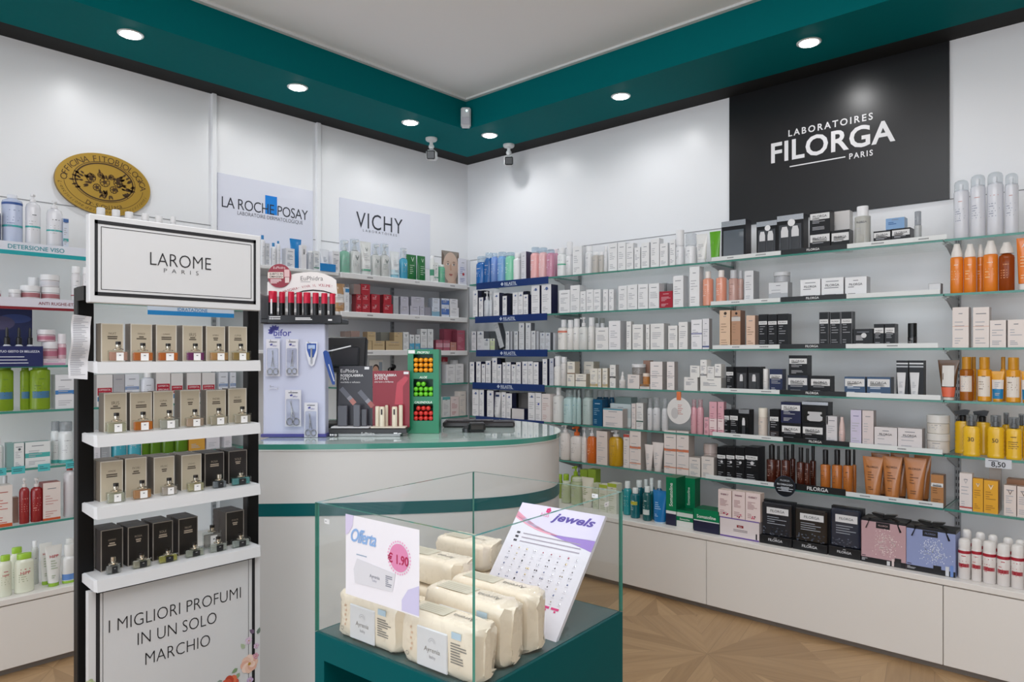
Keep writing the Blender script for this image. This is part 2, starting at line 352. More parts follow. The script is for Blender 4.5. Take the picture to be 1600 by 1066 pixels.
# gold oval plaque
ya, yb = on_left(85.5, 0.02)[0], on_left(235, 0.02)[0]; yc = (ya + yb) / 2
zc = on_left(163, 0.02, 288.5)[1]; rx = (yb - ya) / 2; rz = 0.155
t = empty('oval_plaque', (0.0, yc, zc), PI / 2); tag(t, 'large gold oval plaque with engraved flowers leaning on the left wall', 'plaque')
GOLD = mat('#b8943c', 0.32, 0.35, grain=0.08, name='brushed_gold'); BR = mat('#4a3210', 0.5)
m = MB(); n = 72
m.prism([(rx * math.cos(2 * PI * q / n), rz * math.sin(2 * PI * q / n)) for q in range(n)], -0.02, 0.0, GOLD, mat('#8f722c', 0.35, 0.3)); m.build('board', t, smooth=30)
m = MB(); yy = -0.0207
m.ring(0, 0.012, rx * 0.66, rz * 0.66, 0.003, BR, yy); m.ring(0, 0.012, rx * 0.62, rz * 0.62, 0.007, BR, yy)
m.ring(0, 0.0, rx * 0.83, rz * 0.80, 0.002, BR, yy, a0=PI * 1.02, a1=PI * 1.98)
def arc_text(mb, s, ax, az, a0, a1, h, mt, y, up=True, bold=0.0, shear=0.0):
    wts = [0.45 if c in ' .I,!' else 1.0 for c in s]; tot = sum(wts); acc = 0
    for c, q in zip(s, wts):
        a = a0 + (a1 - a0) * (acc + q / 2) / tot; acc += q
        if c == ' ': continue
        tx, tz = -ax * math.sin(a), az * math.cos(a)
        r = math.atan2(tz, tx) + (PI if up else 0)
        g = text_geo(c, bold, shear); hh = h * (g[5] - g[4]) / 0.70
        mb.text(c, ax * math.cos(a), az * math.sin(a), mt, h=hh, y=y, bold=bold, shear=shear, rot=r)
arc_text(m, 'OFFICINA FITOBIOLOGICA', rx * 0.83, rz * 0.82, PI * 1.0, 0.0, 0.030, BR, yy, bold=-0.002)
arc_text(m, 'Dr. S. Collaca', rx * 0.72, rz * 0.74, PI * 1.33, PI * 1.67, 0.022, BR, yy, up=False)
arc_text(m, "L'esclusione dei benefici eccellenti", rx * 0.91, rz * 0.90, PI * 1.03, PI * 1.93, 0.017, BR, yy, up=False, shear=0.35, bold=-0.01)
m.build('lettering', t, smooth=0)['label'] = 'dark engraved lettering'
m = MB(); rnd = random.Random(5)
def leaf(mb, x, z, a, l, wd, mt, y):
    c, s_ = math.cos(a), math.sin(a); pts = []
    for q, ww in ((0, 0), (0.3, 1), (0.65, 0.8), (1, 0)): pts.append((q * l, ww * wd))
    poly = pts + [(q, -ww) for q, ww in pts[-2:0:-1]]
    mb.add([(x + q * c - ww * s_, y, z + q * s_ + ww * c) for q, ww in poly], [tuple(range(len(poly)))], mt)
for fx, fz, r in ((0, 0.012, 0.024), (-0.062, 0.024, 0.022), (0.062, 0.018, 0.022), (-0.036, -0.020, 0.019), (0.042, -0.020, 0.019), (-0.02, 0.045, 0.014), (0.03, 0.042, 0.014), (0.0, -0.045, 0.014)):
    m.ring(fx, fz, r, r, 0.003, BR, yy, 20); m.disc(fx, fz, r * 0.35, r * 0.35, BR, yy)
    for q in range(5): m.ring(fx + r * 0.62 * math.cos(q * 1.257), fz + r * 0.62 * math.sin(q * 1.257), r * 0.36, r * 0.36, 0.0025, BR, yy, 10)
for q in range(60):
    sx = rnd.choice((-1, 1)); a = rnd.uniform(-0.8, 0.9); r = rnd.uniform(0.05, 0.135)
    leaf(m, sx * r * math.cos(a), 0.004 + r * 0.5 * math.sin(a), a if sx > 0 else PI - a, rnd.uniform(0.018, 0.03), 0.005, BR, yy)
for q in range(14): leaf(m, rnd.uniform(-0.03, 0.03), rnd.choice((0.05, -0.05)), PI / 2 * rnd.choice((1, -1)) + rnd.uniform(-0.6, 0.6), 0.026, 0.005, BR, yy)
m.build('engraved_flowers', t, smooth=0)
# ================================================================== SHELVING
S = [1.805, 1.568, 1.332, 1.103, 0.866, 0.632]      # shelf tops, top to bottom
LEDGE = 0.385; SD = 0.31; BD = 0.53
EDGE = mat('#3b8677', 0.12, coat=0.5, name='green_glass_edge'); PANE = glass('#f4f7f6', 0.5)
METAL = mat('#a3a5a8', 0.4, 0.3); DARK = mat('#1b1c1f', 0.5); BOARD = mat('#dfdfe0', 0.4); CAB = mat('#e4e0db', 0.35, grain=0.04, name='white_laminate')
ORD = ['top', 'second', 'third', 'fourth', 'fifth', 'lowest']
XU = [on_right(p, 0)[0] for p in (907, 1147, 1497)]
BAY_X = [0.335] + XU + [on_right(1660, SD)[0]]
BAYNAME = ['between the room corner and the first upright', 'between the first and second uprights', 'under the black sign', 'past the black sign']
def glass_shelf(x0, x1, d, z, label, wall='R'):
    g = MB(); e = MB(); L_ = x1 - x0; th = 0.010
    g.quad((0, 0, 0), (L_, 0, 0), (L_, d, 0), (0, d, 0), PANE); g.quad((0, 0, -th), (0, d, -th), (L_, d, -th), (L_, 0, -th), PANE)
    e.quad((0, 0, -th), (L_, 0, -th), (L_, 0, 0), (0, 0, 0), EDGE)
    for q in (0, L_): e.quad((q, 0, -th), (q, d, -th), (q, d, 0), (q, 0, 0), EDGE)
    o = g.build('glass_shelf', smooth=0, loc=(x0, -d, z) if wall == 'R' else (d, x0, z), rot=0 if wall == 'R' else PI / 2)
    e.build('polished_edge', o, smooth=0)['label'] = 'green polished glass edge'
    return tag(o, label, 'shelf', 'glass shelves')
for b in range(4):
    for k in range(6):
        z = S[k]
        glass_shelf(BAY_X[b] + 0.002, BAY_X[b + 1] - 0.002, SD, z, '%s glass shelf of the long wall, %s' % (ORD[k], BAYNAME[b]))
def upright(loc, rot, z0, z1, label):
    m = MB(); m.box(-0.012, 0.012, -0.012, 0, z0, z1, METAL)
    z = z0 + 0.03
    while z < z1 - 0.03:
        for q in (-0.005, 0.005): m.rect(q - 0.0018, q + 0.0018, z, z + 0.016, -0.0123, DARK)
        z += 0.03
    return tag(m.build('shelf_upright', loc=loc, rot=rot, smooth=0), label, 'shelf upright', 'slotted shelf uprights')
def bracket(loc, rot, dep, label):
    m = MB(); P = [(0, 0), (dep, 0), (dep, -0.012), (dep * 0.82, -0.018), (0.03, -0.075), (0, -0.075)]
    m.v += [(-0.004, -a, b) for a, b in P] + [(0.004, -a, b) for a, b in P]; n = len(P); i = m.m(METAL)
    for f in [tuple(range(n)), tuple(range(n, 2 * n))[::-1]] + [(q, n + q, n + (q + 1) % n, (q + 1) % n) for q in range(n)]: m.f.append(f); m.mi.append(i)
    m.cbox(-0.014, 0.014, -dep, -dep + 0.03, -0.006, -0.0005, mat('#c9d4d2', 0.2), 0.002)
    return tag(m.build('shelf_bracket', loc=loc, rot=rot, smooth=0), label, 'shelf bracket', 'shelf brackets')
for i, x in enumerate(XU):
    upright((x, 0, 0), 0, LEDGE, 2.03, 'grey slotted shelf upright on the long wall, ' + ('between blue-fronted and plain shelves', 'under one edge of the black sign', 'under the black sign\'s other edge')[i])
    for k in range(6):
        bracket((x, -0.012, S[k] - 0.0105), 0, 0.262, 'grey bracket under the %s long-wall shelf at the %s upright from the corner' % (ORD[k], ('first', 'second', 'third')[i]))
# left wall boards
def yl(p, d=SD): return on_left(p, d)[0]
YV0, YV1, YM0, YM1 = yl(533), yl(731), yl(-60), yl(384)
SF = [1.79, 1.549, 1.255, 1.057, 0.805, 0.56]; LEDGE_L = 0.315
for k in range(3):
    z = S[k]
    m = MB(); m.cbox(0, YV1 - YV0, 0, SD, -0.034, 0, BOARD, 0.003)
    if k < 2: m.text('VICHY', (YV1 - YV0) * 0.56, -0.017, INK, h=0.010, y=-0.0006)
    for q in (0.2, 0.86): m.rect((YV1 - YV0) * q - 0.022, (YV1 - YV0) * q + 0.022, -0.022, -0.014, -0.0005, mat('#9a9a9c', 0.5))
    tag(m.build('shelf_board', loc=(SD, YV0, z), rot=PI / 2, smooth=0), '%s white shelf board behind the counter' % ORD[k], 'shelf', 'white shelf boards')
    y0, y1 = yl(386), yl(530)
    tag(MB().cbox(0, y1 - y0, 0, SD, -0.020, 0, BOARD, 0.003).build('shelf_board', loc=(SD, y0, z - 0.004), rot=PI / 2, smooth=0), '%s short white shelf board under the blue-squared panel' % ORD[k], 'shelf', 'white shelf boards')
for k in (3, 4): glass_shelf(YV0, YV1, SD, S[k], '%s glass shelf low behind the counter' % ORD[k], 'L')
for k in range(6): glass_shelf(YM0, YM1, SD, SF[k], '%s glass shelf under the gold plaque' % ORD[k], 'L')
tag(MB().box(0, SD, 0, 0.012, 0.36, 1.79, mat('#a9abad', 0.4)).build('divider_panel', loc=(0, YV1 + 0.004, 0)), 'grey upright divider panel at the corner end of the white shelves', 'panel')
tag(MB().box(0, SD, -0.012, 0, 0.36, 1.79, mat('#a9abad', 0.4)).build('divider_panel', loc=(0, YM1 + 0.016, 0)), 'grey upright divider panel behind the perfume stand', 'panel')
for p in (333, 497, 612):
    upright((0, on_left(p, 0)[0], 0), PI / 2, LEDGE_L, 1.80, 'grey slotted upright on the left wall ' + {333: 'below the batten beside the gold plaque', 497: 'below the batten between the lilac panels', 612: 'behind the red cartons'}[p])
# base cabinets and their worktops
def base_unit(x0, x1, wall, label, top):
    L_ = x1 - x0; d = BD
    t = empty('base_cabinet', (x0, -d, 0) if wall == 'R' else (d, x0, 0), 0 if wall == 'R' else PI / 2); tag(t, label, 'cabinet', 'white base cabinets')
    MB().box(0, L_, 0.02, d - 0.003, 0.03, top - 0.026, CAB).build('body', t, smooth=0)
    MB().cbox(0.0015, L_ - 0.0015, 0, 0.019, 0.03, top - 0.030, CAB, 0.0015).build('door', t, smooth=0)
    MB().box(0, L_, 0.03, 0.05, 0, 0.03, mat('#7d756e', 0.6)).build('plinth', t, smooth=0)
XS = [on_right(1103.5, BD)[0], on_right(1473.5, BD)[0], on_right(1680, BD)[0]]
base_unit(0.56, XS[0], 'R', 'white base cabinet along the long wall nearest the room corner', LEDGE)
base_unit(XS[0], XS[1], 'R', 'white base cabinet under the black gift displays', LEDGE)
base_unit(XS[1], XS[2], 'R', 'white base cabinet under the red-banded spray cans', LEDGE)
tag(MB().cbox(0.56, XS[2], -BD - 0.006, -0.003, LEDGE - 0.025, LEDGE, CAB, 0.002).build('worktop', smooth=0), 'long white worktop ledge over the base cabinets of the long wall', 'worktop')
YB = [yl(-80, BD), yl(120, BD), yl(420, BD), -0.02]
for i in range(3): base_unit(YB[i], YB[i + 1], 'L', 'white base cabinet on the left wall ' + ('under the green-capped baby bottles', 'behind the perfume stand', 'behind the counter')[i], LEDGE_L)
tag(MB().cbox(YB[0], YB[3], -0.006, BD - 0.003, -0.025, 0, CAB, 0.002).build('worktop', loc=(BD, 0, LEDGE_L), rot=PI / 2, smooth=0), 'white worktop ledge over the base cabinets of the left wall', 'worktop')

# price rails and shelf fronts
def rail(wall, xl, xr, z0, z1, c, name, label, text=None, tcol='#e8e8e8', th=0.016, marks=0, band=None, d=SD, group='price rails', tx=0.5):
    f = on_right if wall == 'R' else on_left
    a, b = f(xl, d)[0], f(xr, d)[0]; L_ = b - a
    m = MB(); m.box(0, L_, -0.004, 0, 0, z1 - z0, mat(c, 0.3)); y = -0.0046
    if band: m.rect(0, L_, 0, band[0], y, mat(band[1], 0.35))
    if text: m.text(text, L_ * tx, (z1 - z0) * (0.5 if not band else 0.62), mat(tcol, 0.5), h=th, y=y - 0.0002, bold=0.01)
    rnd = random.Random(int(xl * 7))
    for q in range(marks):
        x = L_ * (q + 0.3 + 0.4 * rnd.random()) / marks; wd = rnd.uniform(0.03, 0.06); h = (z1 - z0)
        for g in range(9):
            m.rect(x + wd * g / 9, x + wd * (g + 0.7) / 9, h * 0.36, h * 0.62, y, mat('#6d6f73', 0.6))
    return m.build(name, loc=(a, -d - 0.0005, z0) if wall == 'R' else (d + 0.0005, a, z0), rot=0 if wall == 'R' else PI / 2, smooth=0), label, group
def reg_rail(r, cat='shelf rail'): tag(r[0], r[1], cat, r[2])
C_W = [((1112, 1221), (1324, 1480)), ((1111, 1220), (1323, 1469)), ((1114, 1219), (1322, 1466)), ((1127, 1219), (1323, 1470)), ((1114, 1224), (1328, 1473)), ((1103, 1210), (1322, 1474))]
for k in range(6):
    (a, b), (c, d_) = C_W[k]
    reg_rail(rail('R', a, b - 0.6, S[k], S[k] + 0.021, '#dfe2e1', 'price_rail', 'white price rail on the %s shelf under the black sign, corner side' % ORD[k], marks=2))
    r = rail('R', (b if k < 5 else 1236) + 0.6, c - 0.6, S[k], S[k] + (0.023 if k < 5 else 0.03), '#0b0c0f', 'brand_rail', 'black lettered rail on the %s shelf under the black sign' % ORD[k], 'FILORGA', th=0.011 if k < 5 else 0.018)
    reg_rail(r)
    reg_rail(rail('R', c, d_, S[k], S[k] + 0.021, '#dfe2e1', 'price_rail', 'white price rail on the %s shelf under the black sign, door side' % ORD[k] if False else 'white price rail after the black rail on the %s shelf under the sign' % ORD[k], marks=(2, 0, 1, 0, 1, 3)[k]))
for k in range(5):
    a, b = ((745, 857), (743, 855), (744.5, 855.5), (739, 851), (744, 850))[k]
    z = S[k]; o, lab, g = rail('R', a, b, z - 0.042, z + 0.004, '#0a2f6e', 'lettered_strip', '%s blue lettered shelf front near the room corner' % ORD[k], 'RILASTIL', '#dce6f4', 0.021, d=SD + 0.001, group='blue shelf fronts', tx=0.5)
    m = MB(); dm = mat('#d6e2f2', 0.5); x = (on_right(b, SD)[0] - on_right(a, SD)[0]) * 0.5 - 0.078
    for q in range(4):
        dx, dz = ((0, 0.007), (0.007, 0), (0, -0.007), (-0.007, 0))[q]
        m.add([(x + dx + 0.006 * u, -0.0047, 0.023 + dz + 0.006 * v) for u, v in ((1, 0), (0, 1), (-1, 0), (0, -1))], [(0, 1, 2, 3)], dm)
    m.rect(x + 0.02, x + 0.14, 0.008, 0.0095, -0.0047, dm)
    m.build('diamond_mark', o, smooth=0)
    reg_rail((o, lab, g), 'shelf strip')
reg_rail(rail('L', -60, 136, SF[0] - 0.055, SF[0] + 0.001, '#d9dde8', 'lettered_strip', 'pale shelf front with teal band and teal lettering under the plaque', 'DETERSIONE VISO', '#2f8f9c', 0.019, band=(0.018, '#0f9aa2'), group='lettered shelf fronts', tx=0.57))
reg_rail(rail('L', -60, 137, SF[1] - 0.05, SF[1] + 0.001, '#d5d3de', 'lettered_strip', 'pale shelf front with dark red band and lettering under the plaque', 'ANTI RUGHE-ET\u00c0', '#7c1f2c', 0.017, band=(0.012, '#7c1422'), group='lettered shelf fronts', tx=0.74))
reg_rail(rail('L', 230, 365, SF[1] - 0.05, SF[1] + 0.001, '#cfdbea', 'lettered_strip', 'pale shelf front with bright blue band seen above the perfume cartons', 'IDRATAZIONE', '#2b7cb4', 0.017, band=(0.022, '#1f86c8'), group='lettered shelf fronts'))
# ================================================================== PRODUCTS ON THE SHELVES
ITEMS = []
RND = random.Random(11)
GREY = '#adaeb4'
def lines(m, x0, x1, z0, z1, y, n, mt, rnd, fn=None, centre=False):
    """small rows of print: n short dashes, as surface printing"""
    for q in range(n):
        z = z1 - (z1 - z0) * (q + 0.5) / n; hh = min(0.0016, (z1 - z0) / n * 0.3); ln = (x1 - x0) * rnd.uniform(0.35, 1.0)
        a = x0 if not centre else (x0 + x1 - ln) / 2
        if fn: m.add([fn(a, z - hh), fn(a + ln / 2, z - hh), fn(a + ln, z - hh), fn(a + ln, z + hh), fn(a + ln / 2, z + hh), fn(a, z + hh)], [(0, 1, 4, 5), (1, 2, 3, 4)], mt)
        else: m.rect(a, a + ln, z - hh, z + hh, y, mt)
def carton(w, h, o, rnd):
    dp = o.get('dp', min(0.07, max(0.03, w * 0.9))); c = o.get('c', '#ecebed'); m = MB()
    dark = int(c[1:3], 16) < 80; m.box(-w / 2, w / 2, 0, dp, 0, h, mat(c, 0.28 if dark else 0.4, spec=0.3 if dark else 0.5), mat(o['s'], 0.35, spec=0.3 if dark else 0.5) if 's' in o else None)
    y = -0.0004; ink = mat(o.get('ink', GREY), 0.6)
    for z0, z1, col in o.get('b', ()): m.rect(-w / 2, w / 2, h * z0, h * z1, y, mat(col, 0.45)); 
    if 'win' in o:            # display window showing what is inside
        m.rect(-w * 0.42, w * 0.42, h * 0.10, h * 0.76, y, mat(o['win'], 0.15, coat=0.4))
    if 'silver' in o: m.rect(-w / 2, w / 2, h * 0.86, h, y * 1.2, mat('#b9bcc2', 0.25, 0.8))
    if 'frame' in o:
        for q in (-1, 1): m.rect(q * w * 0.5 - 0.001, q * w * 0.5 + 0.001, 0, h, y * 1.3, mat(o['frame'], 0.4))
        m.rect(-w / 2, w / 2, h - 0.002, h, y * 1.3, mat(o['frame'], 0.4))
    if o.get('lines', 1):
        if 'lab' not in o: lines(m, -w * 0.32, w * 0.32, h * 0.80, h * 0.88, y * 2, 1, mat(o.get('mark', '#7f8189'), 0.6), rnd, centre=True)
        lines(m, -w * 0.36, w * 0.36, h * 0.40, h * 0.68, y * 2, o.get('nl', 4), ink, rnd)
        if h > 0.09: lines(m, -w * 0.36, w * 0.30, h * 0.08, h * 0.26, y * 2, 3, ink, rnd)
    if 'lab' in o:
        z0, z1 = o.get('lz', (0.62, 0.80)); m.rect(-w * 0.47, w * 0.47, h * z0, h * z1, y * 2, mat('#dcdcdc', 0.5))
        m.text(o['lab'], 0, h * (z0 + z1) / 2, mat('#26272b', 0.5), w=w * 0.68, y=y * 3, bold=0.008)
    if 't' in o:
        s_, zf, wf, col = o['t']; m.text(s_, 0, h * zf, mat(col, 0.5), w=w * wf, y=y * 3, bold=o.get('tb', 0.01), rot=o.get('tr', 0.0))
    if 'v' in o: m.text('V', 0, h * o.get('vz', 0.68), mat(o['v'], 0.4), h=min(h * 0.2, w * 0.42), y=y * 3)
    if 'dot' in o: m.disc(w * 0.05, h * o.get('dz', 0.7), w * 0.14, w * 0.14, mat(o['dot'], 0.4), y * 3, 14)
    if 'tag' in o:
        m.rect(-w * 0.45, w * 0.45, h * 0.34, h * 0.58, y * 2.4, mat('#a3112c', 0.4)); m.text('OFFERTA', 0, h * 0.515, mat('#f0e4e6', 0.5), w=w * 0.72, y=y * 3); m.text('SPECIALE', 0, h * 0.41, mat('#f0e4e6', 0.5), w=w * 0.72, y=y * 3)
        m.rect(-w * 0.45, w * 0.45, h * 0.16, h * 0.30, y * 2.4, mat('#37729a', 0.4))
    if 'flower' in o:
        for q in range(5): m.disc(w * (-0.1 + 0.35 * rnd.random()), h * (0.05 + 0.12 * rnd.random()), w * 0.05, w * 0.05, mat('#cf3d62', 0.5), y * 2.5, 8)
    root = m.build(o.get('name', 'carton'), smooth=0)
    if 'bottles' in o:        # small bottles visible through the window
        for q in range(o['bottles']):
            bx = (q - (o['bottles'] - 1) / 2) * w * 0.4; bm = MB(); r = w * 0.15; hh = h * 0.62; f = mat('#3a3c40', 0.25); wc = mat('#d8d8da', 0.35)
            bm.lathe([(r, 0), (r, hh * 0.55), (r * 0.5, hh * 0.62)], f, 14, bx, -0.0035 + 0.0, 0.02, h * 0.10)
            bm.lathe([(r * 0.92, hh * 0.55), (r * 0.92, hh * 0.8), (r * 0.6, hh * 0.98)], wc, 14, bx, -0.004, 0.02, h * 0.10)
            bm.build('window_bottle', root)
    return root, dp
def wrapfn(r, cy, sy, k=1.006):
    return lambda a, z: (r * k * math.sin(a / r), cy - r * k * sy * math.cos(a / r), z)
def body_print(m, r, cy, sy, z0, z1, o, rnd):
    fn = wrapfn(r, cy, sy)
    if 'patch' in o:
        pz0, pz1, col = o['patch']; a = r * 0.95; H = z1 - z0
        pts = []; N = 8; f2 = wrapfn(r, cy, sy, 1.004)
        for q in range(N + 1):
            x = -a + 2 * a * q / N; pts += [f2(x, z0 + H * pz0), f2(x, z0 + H * pz1)]
        m.add(pts, [(2 * q, 2 * q + 2, 2 * q + 3, 2 * q + 1) for q in range(N)], mat(col, 0.45))
    for pz0, pz1, col in o.get('b', ()):
        H = z1 - z0; k = 1.006; m.lathe([(r * k, z0 + H * pz0), (r * k, z0 + H * pz1)], mat(col, 0.4), 24, 0, cy, sy)
    if o.get('lines', 1):
        ink = mat(o.get('ink', GREY), 0.6); fn = wrapfn(r, cy, sy, 1.012); H = z1 - z0
        lines(m, -r * 0.6, r * 0.6, z0 + H * 0.76, z0 + H * 0.84, 0, 1, mat(o.get('mark', o.get('ink', '#85878e')), 0.6), rnd, fn, True)
        lines(m, -r * 0.7, r * 0.7, z0 + H * 0.36, z0 + H * 0.66, 0, o.get('nl', 4), ink, rnd, fn)
    if 't' in o:
        s_, zf, wf, col = o['t']; m.text(s_, 0, z0 + (z1 - z0) * zf, mat(col, 0.5), w=2 * r * wf, bold=0.01, fn=wrapfn(r, cy, sy, 1.016))
    if 'v' in o: m.text('V', 0, z0 + (z1 - z0) * 0.78, mat(o['v'], 0.4), h=r * 0.8, fn=wrapfn(r, cy, sy, 1.016))
def bmat(o):
    c = o.get('c', '#e3e3e6')
    return glass(c, 0.5, 0.06, o['fill']) if 'fill' in o else mat(c, o.get('r', 0.25), 0, 0, 0.4)
def bottle(w, h, o, rnd):
    r = w / 2; sy = o.get('ov', 1.0); cy = r * sy; cf = o.get('cf', 0.16); hb = h * (1 - cf); m = MB(); sh = o.get('sh', 0.12); kr = o.get('kw', 0.62) * r
    m.lathe([(r * 0.9, 0), (r, h * 0.015), (r, hb * (1 - sh)), (r * 0.93, hb * (1 - sh * 0.5)), (max(kr * 0.85, r * 0.3), hb), (kr * 0.8, hb + h * 0.01)], bmat(o), 24, 0, cy, sy)
    body_print(m, r, cy, sy, 0, hb * (1 - sh), o, rnd); root = m.build(o.get('name', 'bottle'), smooth=40)
    k = MB(); km = glass(o['k'], 0.7, 0.05, 0.25) if o.get('kg') else mat(o.get('k', '#e8e8ea'), 0.3)
    k.lathe([(kr, hb), (kr, h * 0.985), (kr * 0.92, h)] if not o.get('cone') else [(r * 0.9, hb), (r * 0.82, hb + (h - hb) * 0.35), (r * 0.52, hb + (h - hb) * 0.8), (r * 0.48, h * 0.99), (r * 0.4, h)], km, 18, 0, cy, sy if sy < 1 and kr > 0.7 * r else 1.0)
    k.build('cap', root, smooth=40); return root, 2 * r * sy
def pump(w, h, o, rnd):
    r = w / 2; sy = o.get('ov', 0.8); cy = r * sy; hb = h * o.get('bf', 0.74); m = MB()
    m.lathe([(r * 0.92, 0), (r, h * 0.02), (r, hb * 0.86), (r * 0.85, hb * 0.95), (r * 0.4, hb)], bmat(o), 24, 0, cy, sy)
    body_print(m, r, cy, sy, 0, hb * 0.86, o, rnd); root = m.build(o.get('name', 'pump_bottle'), smooth=40)
    k = MB(); km = mat(o.get('k', '#e6e6e8'), 0.3); g = h - hb
    k.lathe([(r * 0.42, hb), (r * 0.42, hb + g * 0.35), (r * 0.16, hb + g * 0.42), (r * 0.16, hb + g * 0.7), (r * 0.34, hb + g * 0.74), (r * 0.34, h)], km, 14, 0, cy)
    k.box(-r * 0.12, r * 0.12, cy - r * 1.0, cy, hb + g * 0.78, hb + g * 0.93, km); k.build('pump_head', root, smooth=40)
    if o.get('over'):        # clear travel cap over the pump
        q = MB(); q.lathe([(r * 0.8, hb + 0.001), (r * 0.8, h * 1.02), (r * 0.7, h * 1.03)], glass('#eef2f4', 0.8, 0.03, 0.12), 18, 0, cy, sy); q.build('clear_cap', root, smooth=40)
    return root, 2 * r * sy
def aerosol(w, h, o, rnd):
    r = w / 2; cy = r; hb = h * o.get('bf', 0.8); m = MB(); m.lathe([(r * 0.94, 0), (r, h * 0.012), (r, hb * 0.93), (r * 0.86, hb * 0.985), (r * 0.5, hb)], bmat(o), 24, 0, cy)
    body_print(m, r, cy, 1, 0, hb * 0.93, o, rnd); root = m.build(o.get('name', 'aerosol_can'), smooth=40)
    k = MB(); km = glass('#f0f3f5', 0.9, 0.03, 0.15) if o.get('kg') else mat(o.get('k', '#e4e4e6'), 0.3)
    k.lathe([(r * 0.93, hb * 0.95), (r * 0.93, h * 0.93), (r * 0.82, h * 0.975), (r * 0.5, h)], km, 20, 0, cy); k.build('cap', root, smooth=40)
    if o.get('kg'): MB().lathe([(r * 0.25, hb), (r * 0.25, h * 0.9), (r * 0.2, h * 0.93)], mat('#e0e0e4', 0.3), 12, 0, cy).build('spray_nozzle', root, smooth=40)
    return root, 2 * r
def trigger(w, h, o, rnd):
    r = w / 2; sy = 0.6; cy = r * sy; hb = h * 0.74; m = MB(); P = [(r * 0.94, 0), (r, h * 0.02)]
    for q in range(6): P += [(r, hb * (0.08 + q * 0.13)), (r * 0.93, hb * (0.145 + q * 0.13))]
    P += [(r, hb * 0.9), (r * 0.8, hb * 0.98), (r * 0.4, hb)]
    m.lathe(P, bmat(o), 24, 0, cy, sy); body_print(m, r * 1.0, cy, sy, 0, hb * 0.9, o, rnd); root = m.build('trigger_spray_bottle' if o.get('trig') else 'spray_bottle', smooth=40)
    k = MB(); km = mat('#151517', 0.3)
    k.lathe([(r * 0.42, hb), (r * 0.45, hb + (h - hb) * 0.4), (r * 0.3, hb + (h - hb) * 0.5)], km, 14, 0, cy)
    if o.get('trig'):
        k.prism([(-r * 0.9, hb + (h - hb) * 0.55), (-r * 1.05, hb + (h - hb) * 0.85), (r * 0.2, h), (r * 0.75, h * 0.985), (r * 0.5, hb + (h - hb) * 0.5), (-r * 0.3, hb + (h - hb) * 0.5)], cy - 0.009, cy + 0.009, km)
        k.prism([(-r * 0.55, hb + (h - hb) * 0.5), (-r * 0.42, hb + (h - hb) * 0.5), (-r * 0.6, hb * 0.98), (-r * 0.75, hb)], cy - 0.005, cy + 0.005, km); k.build('trigger_head', root)
    else:
        k.lathe([(r * 0.3, hb + (h - hb) * 0.4), (r * 0.3, h * 0.97)], km, 14, 0, cy); k.build('spray_head', root)
        MB().lathe([(r * 0.62, hb + 0.002), (r * 0.62, h), (r * 0.55, h * 1.005)], glass('#c9cdd0', 0.9, 0.03, 0.15), 16, 0, cy).build('clear_cap', root, smooth=40)
    return root, 2 * r * sy
def tube(w, h, o, rnd):
    r = w / 2; br = r * o.get('br', 0.74); cf = o.get('cf', 0.12); dp = br * o.get('fl', 0.8); cy = dp; h0 = h * cf; N = 20; rings = []
    for f in (0.0, 0.02, 0.25, 0.5, 0.72, 0.88, 0.95, 1.0):
        a = br * (0.94 if f == 0 else 1) + (r - br) * f; bdep = dp * max(0.04, (1 - f ** 1.7)) if f < 0.95 else 0.0012
        rings.append([(a * math.cos(2 * PI * q / N), cy + bdep * math.sin(2 * PI * q / N), h0 + (h - h0) * f) for q in range(N)])
    m = MB(); m.loft(rings, bmat(o)); y = lambda z: cy - dp * max(0.06, 1 - max(0.0, (z - h0) / (h - h0)) ** 1.7) - 0.0012
    def fn(x, z):
        f = max(0, (z - h0) / (h - h0)); a = br + (r - br) * f; q = max(-0.999, min(0.999, x / a)); bd = dp * max(0.05, 1 - f ** 1.7); return (x, cy - bd * math.sqrt(1 - q * q) - 0.0012, z)
    for z0, z1, col in o.get('b', ()):
        pts = []
        for q in range(9):
            g = -0.97 + 1.94 * q / 8
            for zz in (h * z0, h * z1):
                f = max(0, (zz - h0) / (h - h0)); pts.append(fn(g * (br + (r - br) * f), zz))
        m.add(pts, [(2 * q, 2 * q + 2, 2 * q + 3, 2 * q + 1) for q in range(8)], mat(col, 0.4))
    if 'patch' in o:
        z0, z1, col = o['patch']; pts = []
        for q in range(7):
            for zz in (h * z0, h * z1): pts.append(fn((-0.5 + q / 6) * w * 0.55, zz))
        m.add([(a, b - 0.0006, c) for a, b, c in pts], [(2 * q, 2 * q + 2, 2 * q + 3, 2 * q + 1) for q in range(6)], mat(col, 0.4))
    f3 = lambda x, z: tuple(Vector(fn(x, z)) + Vector((0, -0.0012, 0)))
    if o.get('lines', 1):
        ink = mat(o.get('ink', GREY), 0.6); lines(m, -br * 0.6, br * 0.6, h * 0.42, h * 0.66, 0, 4, ink, rnd, f3); lines(m, -br * 0.5, br * 0.5, h * 0.2, h * 0.3, 0, 2, ink, rnd, f3)
    if 't' in o: s_, zf, wf, col = o['t']; m.text(s_, 0, h * zf, mat(col, 0.5), w=w * wf, bold=0.01, fn=f3)
    if 'v' in o: m.text('V', 0, h * 0.76, mat(o['v'], 0.4), h=w * 0.28, fn=f3)
    root = m.build(o.get('name', 'squeeze_tube'), smooth=50)
    MB().lathe([(br * 0.86, 0), (br * 0.92, h0 * 0.1), (br * 0.92, h0 * 0.95), (br * 0.8, h0)], mat(o.get('k', '#e4e4e6'), 0.3), 18, 0, cy, dp / br * 0.98).build('cap', root, smooth=40)
    return root, 2 * dp
